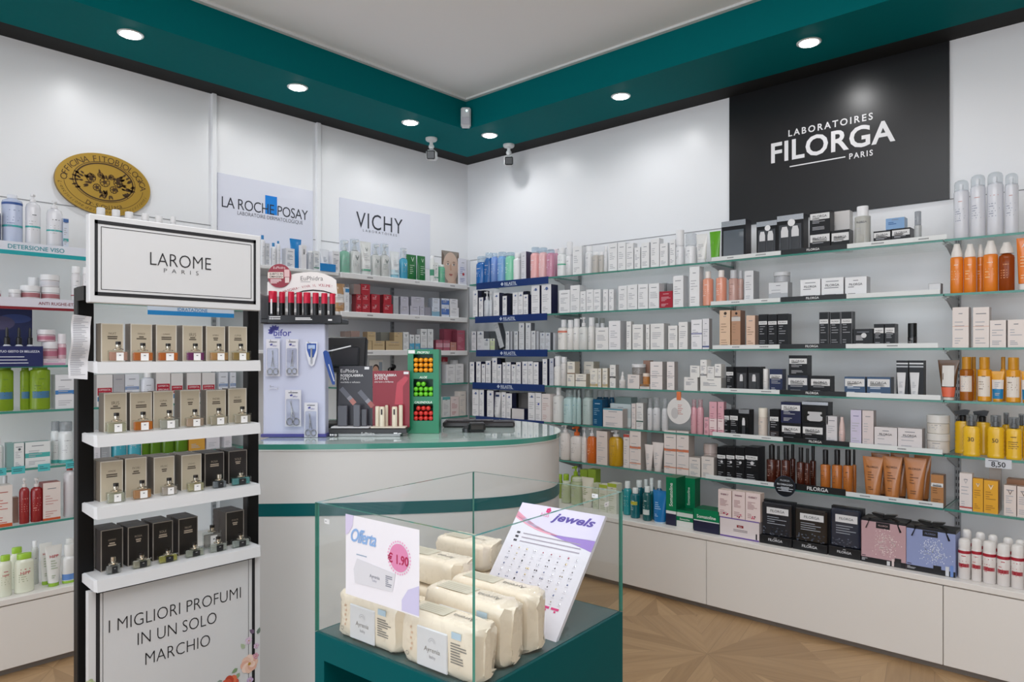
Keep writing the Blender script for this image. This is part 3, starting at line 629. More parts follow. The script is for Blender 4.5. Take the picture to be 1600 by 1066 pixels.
def jar(w, h, o, rnd):
    r = w / 2; lf = o.get('lf', 0.4); m = MB(); m.lathe([(r * 0.9, 0), (r * 0.97, h * 0.04), (r * 0.97, h * (1 - lf) * 0.94), (r * 0.85, h * (1 - lf))], bmat(o), 24, 0, r)
    body_print(m, r * 0.97, r, 1, 0, h * (1 - lf), dict(o, nl=2), rnd); root = m.build('cream_jar', smooth=40)
    MB().lathe([(r, h * (1 - lf)), (r, h * 0.97), (r * 0.95, h)], mat(o.get('k', '#e6e6e8'), 0.25), 22, 0, r).build('lid', root, smooth=40); return root, w
def dropper(w, h, o, rnd):
    r = w / 2; hb = h * 0.55; m = MB(); m.lathe([(r * 0.92, 0), (r, h * 0.02), (r, hb * 0.85), (r * 0.5, hb)], bmat(o), 24, 0, r); body_print(m, r, r, 1, 0, hb * 0.85, o, rnd)
    root = m.build('dropper_bottle', smooth=40); k = MB(); k.lathe([(r * 0.55, hb), (r * 0.55, hb + (h - hb) * 0.4), (r * 0.3, hb + (h - hb) * 0.45), (r * 0.3, h * 0.93), (r * 0.16, h)], mat(o.get('k', '#17171a'), 0.35), 14, 0, r); k.build('dropper_bulb', root, smooth=40); return root, w
def pouch(w, h, o, rnd):
    m = MB(); c = mat(o['c'], 0.3); N = 6; rings = []
    for f, th in ((0, 0.012), (0.1, 0.018), (0.5, 0.014), (0.9, 0.004), (1, 0.001)):
        a = w / 2; rings.append([(-a, 0.018 - th * 0.2, h * f), (-a * 0.5, 0.018 - th, h * f), (a * 0.5, 0.018 - th, h * f), (a, 0.018 - th * 0.2, h * f), (a, 0.018 + th * 0.2, h * f), (a * 0.5, 0.018 + th, h * f), (-a * 0.5, 0.018 + th, h * f), (-a, 0.018 + th * 0.2, h * f)])
    m.loft(rings, c); ink = mat('#cfe3cf', 0.5); m.text('V', 0, h * 0.8, ink, h=w * 0.35, y=0.0025); lines(m, -w * 0.3, w * 0.3, h * 0.2, h * 0.6, -0.0005, 5, ink, rnd); return m.build('refill_pouch', smooth=60), 0.036
KIND = {'C': (carton, 'box'), 'B': (bottle, 'bottle'), 'P': (pump, 'bottle'), 'A': (aerosol, 'spray can'), 'G': (trigger, 'bottle'), 'T': (tube, 'tube'), 'J': (jar, 'jar'), 'D': (dropper, 'bottle'), 'U': (pouch, 'pouch')}
SHELF = {}
for k in range(6):
    SHELF['A%d' % k] = ('R', S[k], SD - 0.006, '%s blue-fronted shelf' % ORD[k])
    SHELF['B%d' % k] = ('R', S[k], SD - 0.006, '%s plain glass shelf' % ORD[k])
    SHELF['C%d' % k] = ('R', S[k], SD - 0.012, '%s shelf under the black sign' % ORD[k])
    SHELF['D%d' % k] = ('R', S[k], SD - 0.012, '%s shelf past the black sign' % ORD[k])
    SHELF['F%d' % k] = ('L', SF[k], SD - 0.012, '%s shelf under the gold plaque' % ORD[k])
    SHELF['M%d' % k] = ('L', SF[k], SD - 0.03, '%s shelf behind the perfume stand' % ORD[k])
    SHELF['V%d' % k] = ('L', S[k], SD - 0.012, '%s white shelf behind the counter' % ORD[k] if k < 3 else '%s glass shelf behind the counter' % ORD[k])
    SHELF['L%d' % k] = ('L', S[k] - 0.004, SD - 0.012, '%s shelf under the blue-squared panel' % ORD[k])
SHELF['BL'] = ('R', LEDGE, 0.47, 'low ledge beside the counter')
SHELF['CL'] = ('R', LEDGE, 0.49, 'low ledge under the black sign')
SHELF['DL'] = ('R', LEDGE, 0.49, 'low ledge past the black sign')
SHELF['FL'] = ('L', LEDGE_L, 0.50, 'low ledge under the gold plaque')
def put(shelf, zoom, kind, xl, xr, yt, look, on=None, dd=0.0, lean=0.0, yaw=0.0, **o):
    """one product: xl, xr and yt are the picture columns and the top row it spans, in the given close-up"""
    wall, z, d, sname = SHELF[shelf]; ox, oy, sc = zoom
    xl, xr, yt = ox + xl / sc, ox + xr / sc, oy + yt / sc
    d = d - dd; dm = d if kind in 'CU' else d - 0.02
    f = on_right if wall == 'R' else on_left
    a, b = f(xl, dm)[0], f(xr, dm)[0]
    base = on['top'] if on else z
    h = f((xl + xr) / 2, dm, yt)[1] - base; w_ = b - a
    if kind == 'C': w_ -= 0.0012
    h = max(h, 0.012)
    if 'hh' in o: h = o['hh']
    root, dp = KIND[kind][0](w_, h, o, random.Random(len(ITEMS) * 7 + 3))
    s_ = (a + b) / 2
    root.location = (s_, -d, base + 0.0003) if wall == 'R' else (d, s_, base + 0.0003)
    root.rotation_euler = (0, 0, (0 if wall == 'R' else PI / 2) + yaw)
    if lean: root.rotation_euler = (0, lean, root.rotation_euler[2]) if wall == 'R' else root.rotation_euler
    it = dict(o=root, top=base + h + 0.0003, look=look, shelf=sname, s=s_ if wall == 'R' else -s_, cat=o.get('cat', KIND[kind][1]), row=(dd > 0.035), lvl=on is not None)
    ITEMS.append(it); return it
NUM = ['first', 'second', 'third', 'fourth', 'fifth', 'sixth', 'seventh', 'eighth', 'ninth', 'tenth', 'eleventh', 'twelfth', 'thirteenth', 'fourteenth', 'fifteenth', 'sixteenth', 'seventeenth', 'eighteenth', 'nineteenth', 'twentieth', 'twenty-first', 'twenty-second']
def finish_labels():
    by = {}
    for it in ITEMS: by.setdefault((it['shelf'], it['look']), []).append(it)
    cats = {}
    for it in ITEMS: cats.setdefault((it['shelf'], it['cat']), []).append(it)
    for (sh, look), L_ in by.items():
        L_.sort(key=lambda q: q['s'])
        for i, it in enumerate(L_):
            it['o']['label'] = ('%s on the %s' % (look, sh)) if len(L_) == 1 else '%s, %s from corner, %s' % (look, NUM[i], sh)
            it['o']['category'] = it['cat']
            if len(cats[sh, it['cat']]) > 1: it['o']['group'] = '%s on the %s' % ({'box': 'boxes', 'pouch': 'pouches'}.get(it['cat'], it['cat'] + 's'), sh)
# ------------------------------------------------------------------ long wall
ZA1 = (730, 380, 8.88); ZA2 = (730, 480, 10.66); ZA3 = (730, 560, 8.88)
ZB1 = (840, 340, 5.333); ZB2 = (840, 480, 5.333); ZB3 = (840, 640, 4.847)
ZC1 = (1080, 310, 5.612); ZC2 = (1300, 310, 5.61); ZC3 = (1080, 470, 5.61); ZC4 = (1280, 470, 5.61); ZC5 = (1100, 620, 5.92); ZC6 = (1280, 620, 5.923); ZC7 = (1100, 740, 7.27); ZC8 = (1280, 760, 6.66)
ZD1 = (1460, 250, 4.636); ZD2 = (1460, 460, 5.92); ZD3 = (1460, 620, 3.33)
NAVY = '#23264a'; WC = '#ececef'; IV = '#e4e0da'
def rows(shelf_, zoom_, kind_, look_, L_, **o):
    out = []
    for q in L_:
        e = dict(o)
        if len(q) > 3: e.update(q[3])
        lk = e.pop("look", look_); out.append(put(shelf_, zoom_, kind_, q[0], q[1], q[2], lk, **e))
    return out
# -- blue-fronted shelves
cl = dict(k='#dfeaf2', kg=1, kw=0.8)
rows('A0', ZA1, 'B', '', [
    (117, 235, 185, dict(look='dark blue bottle with clear cap, shorter', c='#0b62ae', cf=.22, **cl)), (238, 335, 135, dict(look='dark blue bottle, taller', c='#0a579c', cf=.18, **cl)),
    (337, 412, 140, dict(look='periwinkle blue slim bottle', c='#7d9ddb', cf=.13, **cl)), (416, 520, 125, dict(look='sky blue bottle with clear cap', c='#77a4d8', cf=.15, **cl)),
    (525, 635, 130, dict(look='mint green bottle with clear cap', c='#83cfae', cf=.13, **cl)), (640, 740, 140, dict(look='white bottle with white cap', c=WC, cf=.18, kw=.7)),
    (875, 985, 60, dict(look='salmon pink bottle with clear cap', c='#f0b4b4', cf=.18, **cl)), (990, 1095, 65, dict(look='pale pink bottle with clear cap', c='#edbfc0', cf=.16, **cl)),
    (1100, 1200, 90, dict(look='mauve pink bottle with clear cap', c='#c88aa2', cf=.13, **cl))], ink='#e9eef5', mark='#f4f6fa')
put('A0', ZA1, 'B', 1195, 1262, 85, 'rose bottle half behind the mauve one', dd=.075, c='#d79ab4', cf=.14, k='#f0e0e6', kw=.7)
put('A0', ZA1, 'C', 748, 818, 118, 'white carton with dark purple side', c='#e0dfe4', s='#3b3150', dp=.06)
nv = dict(s=NAVY, dot='#5a6ea0', dz=.86, mark='#606a80')
rows('A1', ZA1, 'C', 'slim white carton', [(80, 145, 660), (160, 222, 755), (365, 445, 690), (490, 550, 735), (630, 703, 685), (705, 775, 680), (778, 845, 715)], **nv)
rows('A1', ZA1, 'C', 'wide tall white carton', [(890, 1005, 590), (1030, 1165, 575)], **nv)
rows('A1', ZA1, 'P', 'clear pump bottle with white head', [(242, 312, 672), (316, 362, 680)], c='#d4d8de', bf=.68, k='#e4e4e6')
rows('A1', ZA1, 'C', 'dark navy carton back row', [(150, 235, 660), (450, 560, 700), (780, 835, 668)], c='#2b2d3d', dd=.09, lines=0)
gy = dict(s='#6d7078', dot='#707a90', dz=.88)
rows('A2', ZA2, 'C', 'silvery white carton', [(72, 150, 405), (165, 275, 405), (640, 705, 404), (782, 845, 404), (860, 950, 264), (972, 1060, 264), (1065, 1140, 395)], c='#d5d7da', **gy)
rows('A2', ZA2, 'C', 'thin grey carton edge', [(718, 748, 404), (1150, 1192, 400), (1430, 1462, 428)], c='#b9bcc2', lines=0, dp=.05)
put('A2', ZA2, 'C', 272, 375, 525, 'low pale carton', c='#d6dadb', **gy); put('A2', ZA2, 'C', 380, 460, 525, 'low pale carton with green mark', c='#d9dccb', b=[(.1, .8, '#c5d0a4')], **gy)
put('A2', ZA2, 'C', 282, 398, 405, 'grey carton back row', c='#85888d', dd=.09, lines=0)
rows('A2', ZA2, 'C', 'square silvery carton', [(1210, 1297, 425), (1299, 1385, 425)], c='#ccd0d6', **gy)
t_ = put('A2', ZA2, 'C', 548, 624, 300, 'tilted silvery carton leaning sideways', c='#c3c6c9', s='#4a4d54', dp=.05, dd=.02, lean=-0.34)
t_['o'].location.x -= 0.004; t_['o'].location.z += 0.020
put('A2', ZA2, 'C', 475, 540, 600, 'small dark grey carton under the tilted one', c='#3a3d44', lines=0, dp=.04, dd=.075, hh=.035)
rows('A3', ZA3, 'C', 'slim white carton', [(35, 98, 52), (125, 190, 48), (200, 250, 80), (255, 328, 35), (345, 414, -5), (416, 475, 85), (490, 538, 60), (540, 605, 55), (612, 675, 88), (677, 745, 55), (918, 990, 55), (1045, 1110, 10)], **nv)
rows('A3', ZA3, 'C', 'square white carton', [(762, 838, 45), (840, 915, 45)], **nv)
put('A3', ZA3, 'C', 1140, 1200, 0, 'pale blue-grey carton', c='#c6c9d3', **nv)
put('A3', ZA3, 'B', 1200, 1300, -30, 'white bottle with long ribbed cap', c='#e3e1de', cf=.33, kw=.75)
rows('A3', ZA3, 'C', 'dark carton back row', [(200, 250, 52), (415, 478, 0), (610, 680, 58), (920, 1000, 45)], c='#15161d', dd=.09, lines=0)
rows('A4', ZA3, 'C', 'slim white carton', [(70, 162, 435), (166, 232, 438), (275, 366, 448), (475, 538, 470), (541, 620, 488), (845, 940, 478)], **nv)
put('A4', ZA3, 'C', 944, 1030, 480, 'white carton with blue round sticker', s=NAVY, dot='#2f49a8', dz=.6)
put('A4', ZA3, 'T', 380, 470, 470, 'white tube with navy label', c='#e6e6e8', patch=(.82, .9, '#3a4a70'), k='#e8e8e8', br=.9)
put('A4', ZA3, 'C', 1033, 1150, 495, 'white carton with pinkish print', c='#e8dfdd', ink='#c09a96')
put('A4', ZA3, 'C', 602, 790, 700, 'wide low white carton lying', c='#dbd6d5', s=NAVY, lines=0, dp=.07)
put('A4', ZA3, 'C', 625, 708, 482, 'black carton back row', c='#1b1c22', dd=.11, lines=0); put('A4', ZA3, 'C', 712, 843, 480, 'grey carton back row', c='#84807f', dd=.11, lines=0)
put('A4', ZA3, 'B', 1185, 1310, 400, 'white spray bottle with long cap', c='#dedddb', cf=.22, kw=.45)
# -- plain glass shelves
nB = dict(c='#eeeeef', s='#d6d7da')
put('B0', ZB1, 'B', 162, 230, 255, 'white bottle with green dot', c='#e6e8e8', cf=.2, kw=.7, b=[(.55, .62, '#5cb894')])
put('B0', ZB1, 'B', 238, 290, 205, 'white bottle with tall white cap', c='#e8e8ea', cf=.4, kw=.8)
rows('B0', ZB1, 'C', 'white carton', [(292, 368, 240), (592, 663, 215), (668, 734, 210), (738, 798, 215), (806, 855, 250), (863, 930, 210), (942, 1013, 175), (1018, 1085, 215), (1100, 1146, 185)], **nB)
rows('B0', ZB1, 'B', 'frosted white bottle', [(398, 455, 240), (560, 590, 240)], c='#dfe0e2', cf=.2, kw=.8)
rows('B0', ZB1, 'B', 'frosted beige bottle', [(457, 510, 288), (515, 557, 288)], c='#d6d2cc', fill=.7, cf=.16, kw=.8)
put('B0', ZB1, 'B', 1150, 1217, 105, 'tall pale grey bottle with tall cap', c='#e1e2e5', cf=.45, kw=.92)
put('B0', ZB1, 'B', 1226, 1315, 135, 'wide white bottle with clear cap', c='#e3e4e6', cf=.4, kw=.92, kg=1, k='#eef0f2')
put('B0', ZB1, 'T', 1325, 1420, 140, 'wide white tube', c='#e8e8e6', br=.75, fl=.6); put('B0', ZB1, 'T', 1440, 1532, 118, 'bright green tube', c='#5fa81c', br=.72, fl=.5, k='#e8e8e8', cf=.05, lines=0)
rows('B1', ZB1, 'C', 'white carton', [(178, 270, 605), (273, 350, 565), (354, 402, 615), (406, 464, 600), (466, 525, 600), (545, 586, 600), (594, 634, 600), (673, 745, 570), (748, 830, 560), (836, 920, 555), (926, 1012, 550)], **nB)
rows('B1', ZB1, 'C', 'tall white carton', [(1128, 1214, 485), (1265, 1348, 410)], **nB)
put('B1', ZB1, 'C', 1015, 1124, 615, 'small crimson red carton', c='#a8182f', ink='#d9a0a8', mark='#e0b6bb', dp=.05)
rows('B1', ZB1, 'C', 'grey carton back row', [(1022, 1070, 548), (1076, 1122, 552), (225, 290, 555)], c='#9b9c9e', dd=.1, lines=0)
co = dict(c='#e39a80', k='#efe7e2', kw=.55, r=.22, ink='#f3d5ca', mark='#f6e2da')
rows('B1', ZB1, 'B', 'coral pink bottle with white cap', [(1375, 1455, 450), (1485, 1567, 440)], cf=.2, sh=.06, **co)
put('B2', ZB2, 'B', 163, 245, 105, 'white bottle with coral band', c='#e2dfda', cf=.24, kw=.45, b=[(.85, .95, '#d9806a')])
rows('B2', ZB2, 'B', 'white bottle with white cap', [(250, 298, 108), (300, 350, 98), (425, 474, 87), (480, 520, 135, dict(dd=.08)), (524, 562, 135, dict(dd=.08))], c='#ebe9e6', cf=.26, kw=.8)
put('B2', ZB2, 'P', 346, 415, 85, 'clear pump bottle with white head', c='#dadbd8', bf=.72)
rows('B2', ZB2, 'C', 'white carton', [(482, 590, 170), (740, 780, 120), (790, 878, 145), (902, 932, 145), (940, 1053, 138), (1088, 1165, 155), (1175, 1250, 125)], c='#edebe9', s='#c6c5c4')
put('B2', ZB2, 'C', 593, 690, 115, 'wide tall white carton', c='#efedef', s='#bdbcbf'); put('B2', ZB2, 'C', 1280, 1370, 105, 'white carton with violet bands', c='#efedf0', b=[(.5, .55, '#8f90b4')], s='#9d9ca0')
put('B2', ZB2, 'C', 1373, 1430, 97, 'white carton with navy foot', c='#e6e4e8', b=[(.06, .11, '#4c5c94')], s='#9d9ca0')
put('B2', ZB2, 'B', 468, 505, 90, 'grey-capped bottle back row', dd=.12, c='#cfcfce', cf=.2, k='#a9aaa6', kw=.8); put('B2', ZB2, 'B', 515, 560, 92, 'grey-capped bottle back row', dd=.12, c='#cfcfce', cf=.2, k='#a9aaa6', kw=.8)
cr = dict(c='#ece7dc', s='#b9ae9c')
put('B3', ZB2, 'B', 200, 243, 415, 'slim white bottle, shorter', c='#dedcda', cf=.2, kw=.85)
b1 = put('B3', ZB2, 'C', 245, 308, 560, 'cream carton, low one under another', **cr); put('B3', ZB2, 'C', 247, 310, 455, 'cream carton atop another', on=b1, b=[(.02, .1, '#8a6a50')], **cr)
b1 = put('B3', ZB2, 'C', 315, 404, 558, 'wide low cream carton', b=[(.45, .5, '#7a6a5a')], **cr)
put('B3', ZB2, 'C', 385, 466, 455, 'tall cream carton back row', dd=.1, **cr); put('B3', ZB2, 'C', 437, 500, 512, 'cream carton with gold foot', b=[(.05, .18, '#c9b27a')], **cr)
put('B3', ZB2, 'C', 502, 530, 512, 'thin cream carton', **cr); put('B3', ZB2, 'C', 540, 583, 510, 'slim cream carton with gold foot', b=[(.05, .18, '#c9b27a')], **cr)
put('B3', ZB2, 'C', 601, 650, 482, 'white carton with dark band', c='#ebe9e5', b=[(.42, .5, '#555350')], s='#a9a6a3'); put('B3', ZB2, 'D', 684, 732, 540, 'small white dropper bottle', c='#e4e2e0', k='#eceae8')
b1 = put('B3', ZB2, 'C', 750, 848, 563, 'pinkish cream carton under a jar', c='#e4dcd8', s='#b9b0ab'); put('B3', ZB2, 'J', 778, 878, 475, 'silver grey jar with white lid on a carton', on=b1, c='#8f8a86', lf=.32)
b1 = put('B3', ZB2, 'C', 852, 932, 645, 'low white carton with gold top', c='#ddd6d2', b=[(.55, 1, '#8a6238')], dp=.05); put('B3', ZB2, 'J', 880, 932, 552, 'small amber jar on a carton', on=b1, c='#c58548', k='#e6d3c4', lf=.3)
put('B3', ZB2, 'C', 880, 935, 445, 'copper brown carton back row', c='#b48d7c', dd=.09, lines=0)
rows('B3', ZB2, 'C', 'tall pinkish white carton', [(938, 1040, 455), (1077, 1140, 456)], c='#eee6e4', s='#ada5a3', b=[(.48, .5, '#b3a6a6')])
b1 = put('B3', ZB2, 'C', 1220, 1333, 585, 'low white carton, corner side', c='#e9e7e4', s='#bbb9b6'); put('B3', ZB2, 'C', 1270, 1350, 488, 'white carton standing on another', on=b1, c='#e9e7e4')
b2 = put('B3', ZB2, 'C', 1355, 1530, 590, 'wide low white carton', c='#ebe9e5', s='#bbb9b6')
put('B3', ZB2, 'C', 1355, 1410, 440, 'tall carton of three on the wide one', on=b2, c='#edebe8', b=[(.1, .2, '#8c8b8c')], dp=.05); put('B3', ZB2, 'C', 1413, 1472, 495, 'middle carton of three on the wide one', on=b2, c='#e8e6e3', dp=.05); put('B3', ZB2, 'C', 1475, 1530, 475, 'end carton of three on the wide one', on=b2, c='#edebe8', b=[(.02, .12, '#8c8b8c')], dp=.05)
mt_ = dict(c='#b4cfcf', k='#dde6e6', kw=.62, ink='#6d9396', mark='#4a8fb0')
rows('B4', ZB2, 'B', 'pale mint bottle with clear cap', [(210, 297, 690), (300, 330, 690), (333, 365, 690)], cf=.22, kg=1, **mt_)
put('B4', ZB2, 'B', 370, 455, 688, 'grey-green wide bottle', c='#aebfbb', k='#c9d1cf', kg=1, cf=.22, kw=.7, ink='#75918c')
put('B4', ZB2, 'C', 460, 538, 770, 'deep teal blue carton', c='#11537a', s='#0d4468', ink='#8fb6cc', mark='#cfe2ee')
rows('B4', ZB2, 'B', 'white-capped bottle back row', [(496, 540, 697), (545, 590, 697), (600, 640, 697)], dd=.21, c='#1b5f86', cf=.2, kw=.85)
b1 = put('B4', ZB2, 'C', 545, 708, 848, 'wide pinkish white carton', c='#e0d8d6', s='#bfb6b2', b=[(.93, 1, '#4a9ab0')], dp=.055, nl=1)
put('B4', ZB2, 'C', 605, 778, 806, 'wide teal-topped carton back row', dp=.05, c='#c9d6d8', s='#8fb0b8', dd=.06, b=[(.0, .4, '#dfe6e6')]); put('B4', ZB2, 'C', 648, 780, 752, 'grey-teal carton back row', dd=.125, c='#93a6a4', lines=0)
put('B4', ZB2, 'C', 782, 818, 805, 'thin pinkish carton', c='#ddd3d0'); put('B4', ZB2, 'C', 822, 880, 800, 'white carton with dark green band', c='#e0dedc', s='#a4a2a0', b=[(.28, .33, '#4f6b62')])
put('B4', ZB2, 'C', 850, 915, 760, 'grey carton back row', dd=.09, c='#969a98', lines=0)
rows('B4', ZB2, 'B', 'silvery white bottle with clear cap', [(921, 962, 758), (965, 1020, 755), (1040, 1088, 762)], c='#d6d7da', k='#e2e4e6', kg=1, cf=.3, kw=.75)
rows('B4', ZB2, 'B', 'pink bottle with clear pink cap', [(1281, 1330, 770), (1334, 1384, 770)], c='#dba6b0', k='#ecd5d9', kg=1, cf=.22, kw=.7, ink='#b07482')
pk = dict(c='#dda8b3', s='#b98590', ink='#a96c7b')
rows('B4', ZB2, 'C', 'tall pink carton with flowers', [(1430, 1494, 790), (1500, 1552, 790)], flower=1, b=[(.18, .5, '#ead6d6')], **pk); put('B4', ZB2, 'C', 1388, 1428, 920, 'small pink carton', **pk)
# round price card hanging from the shelf
xx, zz = on_right(1061, SD + .004, 642); rr = on_right(1080, SD + .004, 642)[0] - xx
t = empty('shelf_talker', (xx, -SD - 0.004, zz)); tag(t, 'round white hanging price card with orange tab on a plain glass shelf', 'price card')
m = MB(); m.prism([(rr * math.cos(2 * PI * q / 40), rr * math.sin(2 * PI * q / 40)) for q in range(40)], -0.0012, 0, mat('#e2dfdd', 0.4))
lines(m, -rr * .1, rr * .6, -rr * .3, rr * .5, -.0016, 6, mat('#c87a70', 0.6), random.Random(4)); m.disc(-rr * .35, -rr * .2, rr * .3, rr * .42, mat('#c5c2c2', 0.5), -.0016, 18); m.build('card', t)
MB().cbox(-.013, .013, -.006, .002, rr * .8, S[4 - 1] - zz + .002 if False else S[4] + .0 - zz + .23, mat('#e07b4a', 0.4), .002).build('clip_tab', t)['label'] = 'orange tab'
# lowest plain shelf
wp = dict(c='#e3ddd9', ink='#a8a09c')
put('B5', ZB3, 'P', 170, 240, 115, 'white pump bottle with white head', bf=.78, **wp); put('B5', ZB3, 'P', 245, 330, 130, 'white pump bottle with orange head', bf=.74, k='#d8692e', **wp); put('B5', ZB3, 'P', 340, 376, 135, 'slim white pump bottle', bf=.74, **wp)
put('B5', ZB3, 'P', 375, 442, 138, 'orange pump bottle with white head', c='#d5691c', bf=.76, ink='#f0c8a0', mark='#f5dcc0'); put('B5', ZB3, 'C', 445, 528, 165, 'pinkish beige carton', c='#e0d2cb', s='#b5a69f')
put('B5', ZB3, 'P', 535, 632, 158, 'golden oil bottle with white pump', c='#c99a14', bf=.82, ink='#8a6a10'); put('B5', ZB3, 'C', 650, 695, 190, 'white carton with red cap line', c='#e3d9d5', b=[(.92, 1, '#b84a40')])
ob = dict(c='#e4d9d4', s='#b3a9a3', b=[(.52, .58, '#d07a58'), (.13, .16, '#d89a80')])
rows('B5', ZB3, 'C', 'tall white carton with orange stripe', [(697, 782, 155), (957, 1049, 160), (1052, 1145, 165)], **ob)
rows('B5', ZB3, 'T', 'white tube standing on its cap', [(815, 882, 265), (870, 957, 250, dict(dd=-.0))], c='#e6dcd8', k='#e8e0dc', br=.62)
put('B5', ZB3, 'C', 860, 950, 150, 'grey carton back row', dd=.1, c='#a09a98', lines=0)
rows('B5', ZB3, 'C', 'low cream carton', [(1146, 1232, 365), (1240, 1335, 360)], c='#dfd6d0', s='#b5aca6'); put('B5', ZB3, 'J', 1250, 1350, 262, 'beige pink jar back row', dd=.08, c='#cdb9b2', k='#d2bfb8', lf=.3)
# low ledge beside the counter
lm = dict(c='#8fa83c', k='#9cbf2e', ink='#dfe6b8')
rows('BL', ZB3, 'B', 'lime-capped slim bottle back row', [(163, 190, 490), (196, 236, 490)], dd=.16, cf=.25, kw=.85, **lm); put('BL', ZB3, 'P', 252, 316, 430, 'lime green pump bottle back row', dd=.16, **lm)
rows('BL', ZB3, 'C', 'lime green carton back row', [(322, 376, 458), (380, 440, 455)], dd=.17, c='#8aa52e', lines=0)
rows('BL', ZB3, 'B', 'pale green bottle with lime cap', [(180, 243, 545), (246, 330, 520)], dd=.06, c='#a9b48e', k='#d5dcc6', cf=.12, kw=.8)
put('BL', ZB3, 'T', 330, 422, 515, 'cream tube with green print', dd=.05, c='#dcd8c6', k='#d8d4c6', br=.72, ink='#7d8f52'); put('BL', ZB3, 'C', 418, 462, 560, 'slim pale green carton', dd=.06, c='#c3c9ae', ink='#7d8f52')
rows('BL', ZB3, 'C', 'pale carton with lime top', [(465, 526, 570), (528, 598, 562)], dd=.02, c='#d3d4c2', b=[(.88, 1, '#a7bb3a')], ink='#8f9a62')
te = dict(k='#dfe6e6', ink='#bfe0e0', mark='#e0f0f0')
rows('BL', ZB3, 'B', 'clear teal bottle with white cap', [(597, 646, 560, dict(dd=.085)), (650, 706, 545, dict(dd=.04))], c='#1f8f96', cf=.2, kw=.62, **te)
put('BL', ZB3, 'B', 705, 767, 595, 'dark teal bottle with yellow label', c='#0f6670', cf=.18, kw=.6, patch=(.62, .78, '#b8b43a'), **te)
put('BL', ZB3, 'B', 798, 858, 583, 'dark green bottle with white label', dd=-.01, c='#12575a', cf=.17, kw=.6, patch=(.25, .45, '#cfd8d6'), **te)
rows('BL', ZB3, 'B', 'dark teal bottle back row', [(735, 795, 538), (805, 842, 530), (846, 885, 520)], dd=.1, c='#0f5a66', cf=.2, kw=.62, **te); put('BL', ZB3, 'B', 850, 885, 562, 'teal bottle beside the blue tube', dd=.04, c='#126a72', cf=.2, kw=.6, **te)
put('BL', ZB3, 'B', 905, 945, 538, 'blue bottle behind the blue tube', dd=.09, c='#155f8c', cf=.2, kw=.6, **te)
put('BL', ZB3, 'T', 868, 975, 615, 'bright blue tube on pale cap', dd=-.015, c='#1173b4', k='#cfe3f0', br=.8, cf=.05, ink='#a9d2ee')
sg = dict(c='#0d7a50', s='#0a5e3e', lines=0)
x_ = put('BL', ZB3, 'C', 972, 1050, 515, 'upright green and navy carton with white lettering', dp=.10, b=[(0, .24, '#1d1f3c'), (.24, .30, '#e4e4e4')], t=('Somatoline', .64, 2.05, '#e8efe9'), tr=PI / 2, **sg)
put('BL', ZB3, 'C', 1096, 1192, 520, 'upright green carton back row', dd=.10, dp=.06, t=('Somatoline', .60, 1.3, '#d0e2d8'), tr=PI / 2, **sg)
rows('BL', ZB3, 'C', 'silver grey carton back row', [(1050, 1072, 525), (1073, 1096, 535)], dd=.115, c='#a9acab', lines=0, dp=.05)
b1 = put('BL', ZB3, 'C', 1052, 1178, 768, 'green and white carton lying flat', dd=.005, dp=.065, b=[(0, .36, '#dcdcd8'), (.62, .86, '#cfd8d2')], t=('Somatoline', .48, .6, '#e8efe9'), **sg)
put('BL', ZB3, 'C', 1181, 1376, 762, 'green and navy carton lying flat with lettering', dd=-.02, dp=.10, b=[(0, .47, '#1d1f3c'), (.47, .51, '#dfe4e2')], t=('Somatoline', .68, .74, '#f0f5f2'), **sg)
# -- under the black sign
bk = dict(c='#18191c', s='#2b2b2f', ink='#9b9ca1')
FL_ = dict(lab='FILORGA')
rows('C0', ZC1, 'C', 'silver-topped black two-bottle carton', [(572, 752, 200), (752, 985, 145)], win='#4a4b50', silver=1, bottles=2, dot='#e6e6e8', dz=.8, lines=0, dp=.07, c='#141417', s='#1f1f24')
put('C0', ZC1, 'C', 265, 478, 195, 'black gift carton with grey window', win='#5f666e', silver=1, lines=0, dp=.07, c='#1a1b1f', s='#25232c')
b1 = put('C0', ZC1, 'C', 1037, 1220, 292, 'charcoal carton, under another', dp=.06, lz=(.48, .86), **FL_, **bk); put('C0', ZC1, 'C', 1037, 1220, 113, 'charcoal carton atop another', on=b1, dp=.06, lz=(.6, .9), **FL_, **bk)
b1 = put('C0', ZC1, 'C', 1226, 1388, 278, 'lone low charcoal carton', lz=(.45, .86), dp=.06, **FL_, **bk)
put('C0', ZC1, 'C', 1235, 1390, 112, 'clear pale carton back row', dd=.075, c='#cfccca', s='#e0dcd8', lines=0, dp=.05)
put('C0', ZC2, 'B', 198, 336, 70, 'translucent grey bottle with white cap', c='#cfcfc9', fill=.75, cf=.24, kw=.75, sh=.02, ov=.7, t=('FILORGA', .82, .7, '#55565a'))
b1 = put('C0', ZC2, 'C', 362, 516, 285, 'low black and white carton', lz=(.55, .9), **FL_, **bk); put('C0', ZC2, 'C', 521, 688, 262, 'low black and white carton', lz=(.55, .9), **FL_, **bk)
put('C0', ZC2, 'C', 470, 636, 172, 'blue carton lying on two cartons', on=dict(top=b1['top'] + .0015), c='#7ba3cf', s='#9fb9d4', ink='#2f5f9c', nl=2, dp=.055)
put('C0', ZC2, 'B', 724, 788, 118, 'slim silver serum bottle', c='#b9bcbc', cf=.45, kw=.9, k='#c9ccd0', kg=1, sh=.02)
put('C1', ZC1, 'B', 330, 410, 630, 'taupe pink bottle with silver cap', c='#c39c92', cf=.24, k='#c3c4c8', kw=.72, sh=.04, ink='#8f6f68'); put('C1', ZC1, 'B', 415, 462, 635, 'slim taupe bottle with silver cap', dd=.02, c='#c2a096', cf=.24, k='#c3c4c8', kw=.72, sh=.04)
